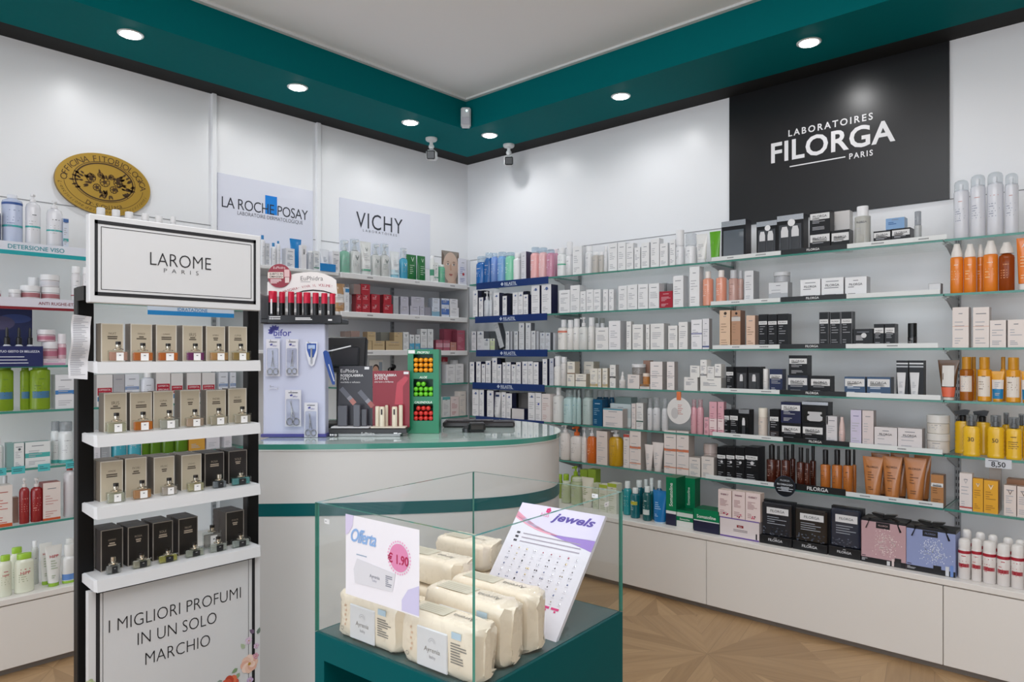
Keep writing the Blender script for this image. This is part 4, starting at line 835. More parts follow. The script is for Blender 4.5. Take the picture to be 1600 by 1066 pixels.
put('C1', ZC1, 'C', 466, 546, 636, 'tall white carton with silver side', c='#e2e2e4', s='#a9aaae', dp=.075)
b1 = put('C1', ZC1, 'C', 680, 848, 738, 'silver and white carton under a jar', c='#d8dadd', s='#a8a9ad', b=[(.0, .45, '#b4b8bd')], nl=2, dp=.06); put('C1', ZC1, 'J', 715, 852, 648, 'clear jar with silver lid on a carton', on=b1, c='#b5b7bb', k='#d5d7da', lf=.36)
wf = dict(c='#ebecee', s='#c2c2c5', ink='#7c7d82', t=('FILORGA', .66, .62, '#3a3b40'), nl=1, dp=.06)
rows('C1', ZC1, 'C', 'white lettered carton', [(957, 1133, 712), (1141, 1336, 697)], **wf); put('C1', ZC2, 'C', 114, 304, 690, 'white lettered carton', **wf)
put('C1', ZC2, 'C', 846, 952, 746, 'small white carton with dark side', c='#d9dadc', s='#6a666a', lines=0, dp=.05, frame='#a9aaae')
pc = dict(dp=.06, ink='#9c7f68')
put('C2', ZC3, 'C', 248, 342, 85, 'tall peach carton', c='#e3c3a6', s='#c08e62', dot='#3a2a20', dz=.92, **pc); put('C2', ZC3, 'C', 352, 432, 85, 'tall tan carton', c='#b98f72', s='#8c6248', dot='#2a1c16', dz=.92, b=[(.72, .83, '#cfc8c2')], **pc); put('C2', ZC3, 'C', 482, 560, 130, 'shorter peach carton', c='#e0bfa8', s='#b98f76', **pc)
rows('C2', ZC3, 'C', 'slim charcoal carton', [(590, 668, 120), (672, 752, 120), (757, 848, 115)], lz=(.70, .80), dp=.05, **FL_, **bk)
rows('C2', ZC4, 'C', 'tall charcoal carton', [(0, 82, 100), (95, 186, 100), (192, 288, 95)], lz=(.68, .80), dp=.05, frame='#77787c', **FL_, **bk)
put('C2', ZC4, 'C', 298, 470, 248, 'low wide black carton with clip-on tag', dp=.05, c='#1d1e21', s='#2f2f33', dot='#d8d8d8', dz=.66, ink='#c9c9cc'); rows('C2', ZC4, 'C', 'small charcoal carton', [(478, 568, 205), (574, 664, 203)], lz=(.62, .84), dp=.06, **FL_, **bk)
put('C2', ZC4, 'B', 777, 858, 198, 'black glossy bottle with black cap', c='#0f0f11', k='#0c0c0e', cf=.55, kw=.98, sh=.01, ink='#9a9a9c')
put('C3', ZC3, 'C', 305, 372, 580, 'slim charcoal carton', lz=(.66, .8), dp=.06, **FL_, **bk); rows('C3', ZC3, 'C', 'black window carton with silver tube', [(392, 492, 580), (496, 610, 580)], bottles=1, lines=0, dp=.06, c='#17181b', s='#222226', win='#2a2b2f')
put('C3', ZC3, 'B', 636, 682, 598, 'slim white bottle', c='#e1dfdc', k='#e4e2df', cf=.4, kw=.96, sh=.01); put('C3', ZC3, 'C', 686, 800, 600, 'navy carton with shiny wrap', c='#2b3454', s='#3f455c', lz=(.62, .78), dp=.05, **FL_)
b1 = put('C3', ZC3, 'C', 845, 1022, 655, 'blue-black carton under another', c='#272c3a', s='#3e4048', lz=(.5, .86), dp=.06, **FL_); put('C3', ZC3, 'C', 855, 1020, 480, 'charcoal carton atop another', on=b1, lz=(.58, .84), dp=.06, **FL_, **bk)
put('C3', ZC3, 'C', 1045, 1222, 660, 'charcoal carton beside the stacked pair', lz=(.5, .84), dp=.06, **FL_, **bk)
rows('C3', ZC4, 'C', 'blue printed carton', [(220, 404, 668), (417, 626, 670)], c='#3f5878', s='#5a6370', ink='#cfd8e4', lz=(.52, .9), dp=.06, **FL_)
rows('C3', ZC4, 'C', 'black stand-up carton holding a white tube', [(675, 780, 525), (788, 915, 525)], bottles=0, c='#1c1e22', s='#2f3136', lines=0, b=[(.9, .94, '#cfd2d6'), (.82, .86, '#aeb2b8')], dp=.05)
for a, b in ((690, 768), (802, 886)):
    put('C3', ZC4, 'T', a, b, 630, 'white tube in black carton', c='#d5d5d6', k='#cfcfd0', dd=-.006, br=.7, fl=.18)
rows('C4', ZC5, 'C', 'slim black carton', [(160, 235, 122), (238, 316, 122)], lz=(.62, .78), dp=.06, **FL_, **bk)
put('C4', ZC5, 'C', 320, 418, 120, 'black window carton with white bottle', bottles=1, silver=1, win='#0f1012', lines=0, c='#101114', s='#16171a', dp=.06)
put('C4', ZC5, 'B', 504, 586, 105, 'cream bottle with cream cap', c='#d8cbbf', k='#e2dacc', cf=.3, kw=.97, sh=.01); put('C4', ZC5, 'C', 606, 692, 118, 'slim black carton with brown foot', b=[(0, .3, '#2c2120')], lz=(.62, .76), dp=.06, **FL_, **bk)
b1 = put('C4', ZC5, 'C', 715, 898, 245, 'charcoal carton under a navy one', lz=(.5, .84), dp=.06, **FL_, **bk); put('C4', ZC5, 'C', 710, 895, 52, 'navy carton atop another', on=b1, c='#272b4a', s='#34364a', lz=(.6, .86), dp=.06, **FL_)
b1 = put('C4', ZC5, 'C', 908, 1105, 250, 'charcoal carton under a jar carton', lz=(.48, .82), dp=.06, **FL_, **bk)
x_ = put('C4', ZC5, 'C', 905, 1148, 50, 'black window carton with silver jar', on=b1, silver=1, lines=0, win='#0c0d0f', c='#101114', s='#1a1b1e', dp=.07)
mj = MB(); mj.lathe([(.024, 0), (.036, .006), (.037, .022), (.026, .028), (.026, .034), (.034, .036), (.033, .046)], mat('#c2c2c4', 0.3), 24, 0, 0, .02); mj.build('jar_in_window', x_['o'], loc=(0, -.0012, .012))
put('C4', ZC6, 'C', 66, 166, 180, 'small white carton with silver frame', c='#d8d4d6', s='#a5a3a5', frame='#b5b5b8'); put('C4', ZC6, 'B', 186, 244, 188, 'pink pointed bottle', c='#d9bcb6', k='#dcc3bd', cf=.45, cone=1, kw=.9)
put('C4', ZC6, 'C', 290, 391, 125, 'tall lilac carton', c='#cdc6dc', s='#aaa4b0', b=[(0, .05, '#d8aab8')], mark='#6d6a90'); put('C4', ZC6, 'C', 398, 504, 130, 'tall rosy carton', c='#d9cccb', s='#aaa09f', b=[(0, .05, '#d8aab8')])
rows('C4', ZC6, 'C', 'wide white lettered carton with pink foot', [(510, 722, 285), (727, 953, 295)], c='#dcd6d6', s='#b0a8a8', t=('FILORGA', .68, .56, '#3c3b40'), b=[(0, .18, '#d8bfc2')], nl=2, dp=.06)
b1 = put('C4', ZC6, 'J', 983, 1200, 345, 'wide white jar under another', c='#d5cec6', k='#dad7d2', lf=.35); put('C4', ZC6, 'J', 983, 1198, 172, 'wide white jar atop another', on=b1, c='#d8d3ca', k='#dcdad6', lf=.42)
rows('C5', ZC5, 'C', 'tall black carton', [(120, 201, 468), (204, 286, 470), (289, 376, 470), (380, 500, 468)], lz=(.66, .76), dot='#cfcfd2', dz=.56, dp=.09, **FL_, **bk)
am = dict(c='#4a1e12', k='#141214', cf=.34, kw=.55, sh=.05, r=.15, ink='#b99a8e')
rows('C5', ZC5, 'B', 'dark amber bottle with black cap', [(578, 670, 450), (672, 716, 455, dict(dd=.02)), (718, 800, 452), (860, 934, 470), (938, 985, 478)], **am)
rows('C5', ZC5, 'B', 'dark amber bottle back row', [(610, 660, 440), (800, 850, 440), (985, 1040, 455)], dd=.08, **am)
bz = dict(c='#b56a2c', k='#151214', cf=.34, kw=.55, sh=.04, ink='#5c3316', mark='#3c2412')
rows('C5', ZC6, 'B', 'bronze bottle with black cap', [(12, 102, 492), (118, 212, 492), (220, 312, 492)], **bz); put('C5', ZC6, 'B', 310, 350, 488, 'bronze bottle back row', dd=.06, **bz)
bt = dict(c='#b9763f', k='#5c351c', br=.68, cf=.06, r=.25, ink='#6a4020', t=('FILORGA', .76, .55, '#54331b'))
rows('C5', ZC6, 'T', 'large bronze tube', [(400, 592, 558), (583, 768, 555, dict(dd=.004)), (782, 992, 568)], **bt); rows('C5', ZC6, 'T', 'large bronze tube back row', [(480, 650, 525), (660, 830, 525), (880, 1040, 545)], dd=.075, **bt)
put('C5', ZC6, 'C', 1032, 1152, 725, 'bronze brown carton', c='#b07a48', s='#7e5a3c', lz=(.62, .74), ink='#74502e', dp=.05, **FL_)
# round dark badge clipped under the rail
xx, zz = on_right(1226.5, SD + .012, 760); rr = on_right(1243, SD + .012, 760)[0] - xx
t = empty('round_badge', (xx, -SD - .012, zz)); tag(t, 'round dark gift badge clipped to the lowest shelf under the black sign', 'badge')
m = MB(); m.prism([(rr * math.cos(2 * PI * q / 40), rr * math.sin(2 * PI * q / 40)) for q in range(40)], -0.001, 0, mat('#16181d', 0.3)); wt = mat('#cfd3da', 0.5)
m.text('FILORGA', 0, rr * .55, wt, w=rr * .9, y=-.0015); m.text('IN OMAGGIO', 0, rr * .16, wt, w=rr * 1.5, y=-.0015, bold=.02); m.ring(0, 0, rr, rr, .002, mat('#2b3a52', 0.4), -.0014); lines(m, -rr * .8, rr * .8, -rr * .5, -rr * .05, -.0015, 4, wt, random.Random(8), centre=True); m.build('disc', t)
MB().box(-.006, .006, .0005, .006, rr * .2, rr * .2 + .03, DARK).build('clip', t)
# low ledge under the black sign
b1 = put('CL', ZC7, 'C', 180, 628, 520, 'long white purple-edged carton with red label', c='#ddd3d4', s='#c4babb', b=[(0, .07, '#6a4e9c'), (.94, 1, '#7a62a8')], lines=0, dp=.10)
m = MB(); m.rect(-.012, .022, .054, .066, -.001, mat('#8c1c22', 0.4)); m.text('labo', .005, .060, mat('#e4d6d6', 0.5), w=.018, y=-.0013); lines(m, -.03, .045, .032, .046, -.001, 2, mat('#8d8488', 0.5), random.Random(2)); m.rect(.085, .092, .008, .036, -.001, mat('#24232a', 0.4)); m.build('label_print', b1['o'], smooth=0)
rows('CL', ZC7, 'C', 'pale pink carton atop the long one', [(160, 312, 190), (320, 468, 205), (472, 640, 225)], on=b1, c='#e3d2d0', s='#d6c3b8', flower=1, ink='#b08e90', mark='#8a5a66', nl=6, t=('IROXY', .84, .6, '#8a6a74'), dp=.05)
def gift_display(z, xl, xr, yt, yb, look, inner, deep, tilt=0.0, dd=0.0):
    """black card holder with a see-through front and a lettered black foot"""
    f = lambda p, y: on_right(z[0] + p / z[2], .49 - dd, z[1] + y / z[2])
    a, b = f(xl, 0)[0], f(xr, 0)[0]; h = f((xl + xr) / 2, yt)[1] - LEDGE; w_ = b - a
    t = empty('gift_display', ((a + b) / 2, -.49 + dd, LEDGE)); tag(t, look + ', on the low ledge', 'gift set', 'black gift displays on the low ledge')
    k = mat('#121317', 0.35); m = MB(); fh = h * .2
    m.cbox(-w_ / 2, w_ / 2, 0, deep, 0, fh, k, .002); m.box(-w_ / 2, w_ / 2, deep * .6, deep, fh, h, k); m.build('holder', t)
    m = MB(); m.text('FILORGA', 0, fh * .55, mat('#d5d6da', 0.5), w=w_ * .44, y=-.001, bold=.01); lines(m, -w_ * .1, w_ * .1, fh * .75, fh * .9, -.001, 1, mat('#a9aaae', 0.5), random.Random(1), centre=True); m.build('lettering', t, smooth=0)
    m = MB(); rnd = random.Random(int(xl)); ph = h * .97 - fh
    m.cbox(-w_ * .46, w_ * .46, .010, deep * .55, fh * .98, h * .97, mat(inner, 0.12, 0, 0, 0.6), .006)
    yy = .0092; m.rect(-w_ * .30, w_ * .38, fh + ph * .66, fh + ph * .86, yy, mat('#d6d6d8', 0.5)); m.text('FILORGA', w_ * .04, fh + ph * .76, mat('#2a2a2e', 0.5), w=w_ * .44, y=yy - .0004, bold=.006)
    lines(m, -w_ * .28, w_ * .34, fh + ph * .34, fh + ph * .6, yy, 4, mat('#9aa0aa', 0.5), rnd)
    for q in range(26):
        x, zz_ = rnd.uniform(-.4, .4) * w_, fh + ph * rnd.uniform(.02, .26); m.disc(x, zz_, w_ * .03, w_ * .018, mat(rnd.choice(('#4a505e', '#626a78', '#39404c')), 0.3), yy, 7)
    o = m.build('gift_pack', t, smooth=0); return t
gift_display(ZC7, 632, 995, 330, 860, 'black lettered gift display with slate blue pack', '#1e2129', .07)
gift_display(ZC7, 1005, 1400, 400, 900, 'black lettered gift display with brown-black pack', '#1f1b19', .07)
gift_display(ZC8, 95, 432, 235, 770, 'black lettered gift display with blue-grey pack beside the pink box', '#222838', .07)
def gift_box(z, xl, xr, yt, col, look, sp):
    f = lambda p, y: on_right(z[0] + p / z[2], .49, z[1] + y / z[2])
    a, b = f(xl, 0)[0], f(xr, 0)[0]; h = f((xl + xr) / 2, yt)[1] - LEDGE; w_ = b - a
    t = empty('gift_box', ((a + b) / 2, -.49, LEDGE)); tag(t, look + ' box with black lid, bow and sparkling print', 'gift box', 'bow-tied gift boxes')
    k = mat('#131318', 0.4); m = MB(); m.cbox(-w_ / 2, w_ / 2, 0, .10, 0, h, mat(col, 0.4), .0015); m.build('box', t)
    m = MB(); m.cbox(-w_ * .503, w_ * .503, .004, .102, h * .985, h + .012, k, .002); m.build('lid', t)
    m = MB(); y = -.0006; rnd = random.Random(int(xl)); m.rect(-w_ * .5, w_ * .5, 0, h * .13, y, k); m.rect(-w_ * .16, w_ * .15, h * .86, h * 1.0, y, k); m.text('FILORGA', 0, h * .93, mat('#c9a9a9' if 'pink' in look else '#7f88b0', 0.5), w=w_ * .22, y=y * 2)
    lines(m, -w_ * .48, -w_ * .3, h * .04, h * .11, y * 2, 3, mat('#a9a9ae', 0.5), rnd); lines(m, -w_ * .48, -w_ * .25, h * .15, h * .18, y * 2, 1, mat('#4a3a44', 0.5), rnd)
    for q in range(230):
        g = rnd.gauss(0.62, .26); an = rnd.uniform(0, 2 * PI); x, zz_ = w_ * .05 + .28 * w_ * g * math.cos(an), h * .53 + .33 * h * g * math.sin(an)
        if abs(zz_ - h * .53) > h * .36: continue
        s_ = rnd.uniform(.0006, .0026); m.add([(x + s_ * u, y * 2, zz_ + s_ * v) for u, v in ((1, 0), (0, 1.3), (-1, 0), (0, -1.3))], [(0, 1, 2, 3)], mat(sp, 0.4))
    for q, wq, hq, cq in ((.22, .05, .17, '#d9c9c6'), (.33, .14, .20, '#2a2a2e'), (.12, .07, .10, '#cfcfd2')) if 'pink' in look else ((.14, .16, .2, '#1f2024'), (.34, .07, .22, '#d0d3da'), (.43, .06, .26, '#6f8ecb')):
        m.rect(w_ * (q - wq / 2), w_ * (q + wq / 2), h * .01, h * (.01 + hq), y * 3, mat(cq, 0.3))
    m.build('printed_front', t, smooth=0)
    m = MB(); kk = mat('#0e0e11', 0.3)
    for sx in (-1, 1):
        lobe = [(0, h + .014)] + [(sx * (.004 + .046 * math.sin(PI * q / 10) ** .8 * (1 if q < 8 else .9)), h + .012 + .034 * q / 10 + .006 * math.sin(PI * q / 10)) for q in range(1, 11)] + [(0, h + .026)]
        m.prism([(p[0], p[1] * .62 + (h + .014) * .38 + abs(p[0]) * .18) for p in (lobe if sx < 0 else lobe[::-1])], .012, .036, kk)
        m.loft([[(x, y_, z_), (x + sx * .010, y_ + .012, z_), (x + sx * .010, y_ + .012, z_ + .002), (x, y_, z_ + .002)] for x, y_, z_ in ((0, .018, h + .014), (sx * .03, .010, h + .020), (sx * .052, -.001, h + .013), (sx * .06, -.005, h - .012), (sx * .066, -.007, h - .030))], kk)
    m.cbox(-.009, .009, .02, .042, h + .012, h + .026, kk, .004); m.build('ribbon_bow', t, smooth=50)
gift_box(ZC8, 437, 902, 385, '#bd9aa0', 'dusty pink gift', '#ecdcda'); gift_box(ZC8, 906, 1418, 468, '#8d99c4', 'lavender blue gift', '#e2e8f4')
# -- past the black sign
ac = dict(c='#dcdee5', ink='#9298aa', mark='#c89a96', kg=1, bf=.84)
rows('D0', ZD1, 'A', 'tall silvery spray can with clear cap', [(137, 250, 148), (257, 370, 108), (377, 500, 88), (507, 610, 98)], r=.25, nl=6, **ac)
oc = dict(c='#e8801a', k='#e6e0da', ink='#f6cf9e', mark='#f8e6d0', cone=1, ov=.75)
rows('D1', ZD1, 'B', 'orange bottle with white tapered cap', [(115, 211, 610), (213, 306, 610), (353, 462, 585)], cf=.27, sh=.03, kw=.9, **oc); put('D1', ZD1, 'B', 310, 362, 615, 'orange bottle back row', dd=.05, cf=.26, sh=.03, kw=.9, **oc)
put('D1', ZD1, 'B', 465, 582, 598, 'clear amber oil bottle with white spray cap', c='#b5561a', fill=.55, cf=.23, kw=.55, cone=1, k='#e4ded8', ov=.75, ink='#e0a070')
put('D1', ZD1, 'T', 595, 710, 565, 'orange tube on white cap', c='#e57812', k='#e6e2de', ink='#f6cf9e', br=.75, t=('A', .85, .3, '#f6e6d8'))
wv = dict(c='#e6dcd6', s='#b8aca6', dp=.06)
rows('D2', ZD2, 'C', 'tall pinkish white carton', [(166, 318, 120), (356, 508, 120)], b=[(.52, .53, '#d8a080')], nl=3, **wv); rows('D2', ZD2, 'C', 'short pinkish white carton', [(511, 664, 240), (677, 835, 235)], nl=3, **wv)
put('D3', ZD2, 'T', 32, 232, 608, 'brown leafy tube with coral foot', c='#5a3d22', k='#dcd6ce', br=.56, b=[(.08, .32, '#e0694a')], patch=(.34, .86, '#d9d6d2'), lines=0, cf=.07)
yb_ = dict(c='#e09a14', k='#c88a10', ink='#5a3c10', cf=.27, kw=.72, sh=.03)
put('D3', ZD2, 'B', 232, 362, 580, 'clear amber sun bottle with gold cap', c='#c9781c', fill=.5, k='#c08412', cf=.28, kw=.7, patch=(.3, .82, '#e2d9d0'), sh=.04)
rows('D3', ZD2, 'B', 'yellow sun bottle with gold cap', [(394, 530, 582), (657, 803, 585)], patch=(.16, .8, '#e4dcd2'), **yb_)
rows('D3', ZD2, 'T', 'yellow and blue tube', [(530, 650, 712), (806, 920, 712)], c='#e0a01c', k='#d09414', br=.8, b=[(.1, .42, '#0f7cb0'), (.42, .72, '#dfd8d2')], cf=.05, dd=.006)
rows('D3', ZD2, 'B', 'gold-capped bottle back row', [(340, 395, 580), (612, 668, 580)], dd=.07, **yb_)
ys = dict(c='#e8b81c', ink='#7a5a12', mark='#6a4a10')
put('D4', ZD3, 'G', 105, 196, 66, 'yellow ribbed bottle with big black trigger', dd=.075, trig=1, lines=0, **ys); put('D4', ZD3, 'G', 147, 240, 96, 'yellow ribbed bottle with black spray head, second', t=('30', .62, .36, '#4a3410'), lines=0, **ys)
put('D4', ZD3, 'G', 204, 296, 70, 'yellow trigger bottle back row', dd=.08, trig=1, lines=0, **ys); rows('D4', ZD3, 'G', 'yellow ribbed bottle with clear-capped spray head', [(274, 366, 98, dict(t=('50', .62, .36, '#4a3410'), lines=0)), (372, 458, 108), (462, 540, 108)], **ys); rows('D4', ZD3, 'G', 'yellow bottle with black head back row', [(352, 400, 84), (430, 480, 90)], dd=.085, lines=0, **ys)
put('D5', ZD3, 'C', 130, 197, 400, 'white carton with silver V and red foot', c='#e2d8d4', v='#b9b4b4', vz=.78, b=[(.06, .1, '#b8403a')], nl=3); rows('D5', ZD3, 'C', 'golden yellow carton with white V', [(199, 254, 427), (256, 332, 438)], c='#e0a31e', s='#b87c14', v='#f0dfc0', vz=.8, ink='#a8741a')
put('D5', ZD3, 'C', 284, 345, 372, 'grey-brown carton back row', dd=.08, c='#a9a09a', v='#7c746e', lines=0); rows('D5', ZD3, 'C', 'pinkish carton with bronze V', [(361, 427, 462), (430, 500, 470)], c='#ddd0c8', s='#a48a7c', v='#6d5a50', vz=.76); put('D5', ZD3, 'C', 375, 470, 432, 'bronze carton back row', dd=.075, c='#9c6f50', lines=0)
dl = dict(c='#dfd9d6', k='#e2dfdc', bf=.78, b=[(.88, .98, '#a51e30')], patch=(.42, .54, '#a02232'), ink='#c07a7c', mark='#b02a38')
rows('DL', ZD3, 'A', 'white spray can with red band', [(122, 190, 738), (193, 248, 738), (250, 322, 752), (324, 396, 765), (398, 468, 770), (471, 545, 776)], **dl)
rows('DL', ZD3, 'A', 'white spray can back row', [(143, 195, 690), (214, 266, 705), (279, 332, 718), (356, 412, 733), (420, 476, 745)], dd=.075, **dl)
# price label hanging from the yellow bottle shelf
xx, zz = on_right(1560, SD + .003, 724.5)
m = MB(); m.cbox(-.046, .046, -.001, 0, -.020, .018, mat('#c9ccd2', 0.25), .0004); m.text('8,50', 0, -.006, mat('#33343a', 0.5), w=.05, y=-.0016, bold=.02); lines(m, -.035, .035, .006, .014, -.0014, 1, mat('#55565c', 0.5), random.Random(3))
tag(m.build('price_label', loc=(xx, -SD - .003, zz), smooth=0), 'small grey price label hanging under the yellow sun bottles', 'price label')
# ------------------------------------------------------------------ left wall shelves
ZL0 = (400, 360, 10); ZL1 = (480, 340, 4.846); ZL2 = (500, 500, 5.33); ZF1 = (0, 260, 2.96); ZF2 = (0, 560, 2.806); ZT1 = (150, 480, 6.4); ZT2 = (145, 570, 6.038); ZH = (60, 230, 5.333)
bl = dict(ink='#8f98a6')
# top shelf under the blue-squared panel
put('L0', ZL0, 'B', 55, 132, 80, 'white bottle with square blue cap', c='#dfe1e6', k='#1f7ab8', cf=.14, kw=.5, **bl)
put('L0', ZL0, 'C', 150, 215, 205, 'grey-white narrow carton', c='#c9cbd0', **bl); b1 = put('L0', ZL0, 'B', 225, 300, 200, 'white bottle with blue cap beside the carton', c='#e2e3e7', k='#2a7fb6', cf=.16, kw=.5, **bl); put('L0', ZL0, 'B', 305, 365, 172, 'slim white bottle with small blue cap', c='#dcdde2', k='#2a7fb6', cf=.1, kw=.5, **bl)
put('L0', ZL0, 'C', 470, 605, 285, 'white carton beside the blue tube', c='#dfe1e7', s='#c3c6cd', **bl); put('L0', ZL0, 'T', 520, 705, 138, 'bright blue tube standing behind the white carton', dd=.07, c='#127fc4', k='#1480c0', br=.55, cf=.04, lines=0)
put('L0', ZL0, 'C', 710, 790, 232, 'white carton with vertical black lettering', c='#e2e2e6', t=('MED', .72, .9, '#2f3238'), tr=PI / 2, lines=0); put('L0', ZL0, 'B', 795, 890, 325, 'silver grey bottle', c='#b4b7bd', cf=.1, kw=.8, **bl)
put('L0', ZL0, 'C', 905, 990, 325, 'white carton with green square', c='#dde0e2', b=[(.10, .16, '#3f8a68')], **bl); put('L0', ZL0, 'T', 995, 1145, 300, 'white tube with blue square', c='#dcdfe6', k='#d6d9e0', br=.8, patch=(.14, .24, '#2f78b8'), **bl)
put('L0', ZL0, 'C', 1195, 1310, 330, 'white carton with black side lettering', c='#dfdfe3', **bl)
put('L1', ZL1, 'T', 195, 290, 500, 'tan tube with white band', c='#b98f62', k='#b48a5e', br=.8, b=[(.32, .62, '#dcd9d6')]); put('L1', ZL1, 'C', 288, 318, 530, 'white carton with blue corner', c='#dcdee2', b=[(.8, .95, '#2f86be')])
rails_ = rail('L', 500, 524, S[0] - .005, S[0] + .04, '#1a7fc4', 'price_sign', 'bright blue price sign on the shelf under the blue-squared panel'); tag(rails_[0], rails_[1], 'price sign')
# white shelves behind the counter
pv = dict(ink='#8a9a98', over=1, bf=.7)
put('V0', ZL1, 'P', 252, 322, 180, 'green clear pump bottle under clear cap', c='#7fb6a0', **pv); put('V0', ZL1, 'P', 326, 404, 172, 'clear pump bottle with pink print', c='#cfd2d2', v='#3a4c50', **pv); put('V0', ZL1, 'T', 405, 488, 183, 'large white tube with dark V', c='#e0e2e1', k='#d6dad8', br=.85, v='#55605e', b=[(.12, .17, '#5aa588')])
rows('V0', ZL1, 'P', 'clear pump bottle', [(490, 553, 208), (556, 624, 208)], c='#c9cccb', v='#4a5654', **pv); put('V0', ZL1, 'T', 628, 702, 258, 'white tube with pale blue foot', c='#dfe3e6', k='#8fc4d8', br=.8, b=[(.12, .3, '#bfdbe4')], v='#e9ecee')
put('V0', ZL1, 'P', 704, 758, 240, 'turquoise foam bottle under clear cap', c='#3f9dbd', v='#dfeef4', **pv); rows('V0', ZL1, 'U', 'dark green refill pouch', [(762, 838, 280), (846, 905, 290)], c='#1c6b34')
put('V0', ZL1, 'B', 930, 958, 290, 'white slim bottle with green stripe', c='#dfe2e0', cf=.12, kw=.8, b=[(.3, .6, '#3f9070')]); put('V0', ZL1, 'C', 962, 993, 342, 'white carton with green V', c='#e0e2e0', v='#3b5a50', dp=.03, b=[(.2, .26, '#4f9a78')]); put('V0', ZL1, 'B', 996, 1042, 358, 'green bottle with white side', c='#5fa886', cf=.12, kw=.8, k='#dfe6e2')
put('V0', ZL1, 'C', 1150, 1208, 312, 'white card with blue lettering and red mark', c='#dcdce6', dp=.012, ink='#6a72b0', dot='#b8303a', dz=.4); put('V0', ZL1, 'C', 1216, 1236, 322, 'white carton at the corner', c='#d9dbe0', lines=0)
# printed portrait on a curved display card
a, b = on_left(480 + 1018 / 4.846, .24)[0], on_left(480 + 1148 / 4.846, .24)[0]; zt = on_left(703, .24, 340 + 256 / 4.846)[1]; h = zt - S[0]; wd = b - a
t = empty('portrait_card', (.24, (a + b) / 2, S[0] + .0003), PI / 2); tag(t, 'display card printed with a woman\'s face on the top white shelf', 'display card')
cv = lambda x: 0.0
m = MB(); N = 10; P = [(-wd / 2 + wd * q / N) for q in range(N + 1)]
m.add([(x, cv(x), 0) for x in P] + [(x, cv(x), h) for x in P] + [(x, cv(x) + .0015, 0) for x in P] + [(x, cv(x) + .0015, h) for x in P], [f for q in range(N) for f in ((q, q + 1, N + 2 + q, N + 1 + q), (2 * N + 3 + q, 2 * N + 2 + q, 3 * N + 3 + q, 3 * N + 4 + q))], mat('#8f867c', 0.4)); m.build('card', t)
def face_shape(mb, pts, c, k=1): mb.add([(x * wd, cv(x * wd) - .0006 * k, z * h) for x, z in pts], [tuple(range(len(pts)))], mat(c, 0.45))
def oval(cx, cz, ax, az, n=20, a0=0, a1=2 * PI): return [(cx + ax * math.cos(a0 + (a1 - a0) * q / n), cz + az * math.sin(a0 + (a1 - a0) * q / n)) for q in range(n + (a1 - a0 < 6))]
m = MB(); face_shape(m, oval(.02, .52, .44, .45, 28), '#cdb3a2', 1); face_shape(m, [(-.16, 0), (.34, 0), (.30, .25), (-.12, .25)], '#c2a593', .5)
face_shape(m, [(-.49, .15), (-.43, .3), (-.42, .6), (-.36, .85), (-.49, .98)], '#6b5a4e', 2); face_shape(m, [(.49, .98), (.38, .85), (.45, .6), (.46, .3), (.49, .15)], '#6b5a4e', 2)
for sx in (-.15, .19):
    face_shape(m, oval(sx, .60, .085, .030), '#efe6df', 3); face_shape(m, oval(sx, .602, .032, .028), '#4c5a60', 4); face_shape(m, oval(sx, .602, .014, .013), '#15151a', 5); face_shape(m, [(sx - .10, .665), (sx, .70), (sx + .10, .67), (sx, .68)], '#6b5242', 4); face_shape(m, [(sx - .09, .60), (sx, .64), (sx + .09, .60), (sx, .63)], '#4a362c', 5)
face_shape(m, [(-.02, .6), (.03, .6), (.075, .44), (.02, .415), (-.04, .44)], '#c49f8a', 3); face_shape(m, [(-.10, .30), (-.03, .325), (.02, .315), (.07, .325), (.14, .30), (.02, .255)], '#b06a64', 4); face_shape(m, [(-.10, .30), (.02, .295), (.14, .30), (.02, .288)], '#7a3c3c', 5)
m.build('portrait_print', t, smooth=0)
rd = dict(c='#a51c2c', s='#7d1420', ink='#dca0a6', v='#efdcdc', vz=.72, nl=2, dp=.05)
b1 = put('V1', ZL1, 'C', 370, 412, 652, 'red carton, bottom of the pile', **rd); b2 = put('V1', ZL1, 'C', 414, 478, 652, 'wide red carton, bottom of the pile', **rd); b3 = put('V1', ZL1, 'C', 486, 551, 652, 'red carton under another, middle pair', **rd)
c1 = put('V1', ZL1, 'C', 372, 412, 582, 'red carton, middle of the pile', on=b1, **rd); c2 = put('V1', ZL1, 'C', 414, 476, 582, 'wide red carton, middle of the pile', on=b2, **rd); put('V1', ZL1, 'C', 486, 551, 582, 'red carton atop another, middle pair', on=b3, **rd)
put('V1', ZL1, 'C', 352, 404, 505, 'grey-red carton topping the pile', on=c1, c='#8f7470', s='#8a8482', lines=0, dp=.05); put('V1', ZL1, 'C', 406, 476, 505, 'red carton topping the pile', on=c2, **rd)
b1 = put('V1', ZL1, 'C', 576, 648, 655, 'red carton under another, end pair', **rd); put('V1', ZL1, 'C', 578, 638, 585, 'red carton atop another, end pair', on=b1, **rd)
gl = dict(c='#b6b5c2', s='#8f8f9a', v='#dcdce6', nl=2, dp=.05)
put('V1', ZL1, 'C', 652, 692, 595, 'grey carton with dark frame', c='#a6a8ae', s='#7a7c82', dp=.05); b1 = put('V1', ZL1, 'C', 705, 770, 668, 'lavender carton, first pair, lower', **gl); put('V1', ZL1, 'C', 707, 768, 600, 'lavender carton, first pair, upper', on=b1, **gl)
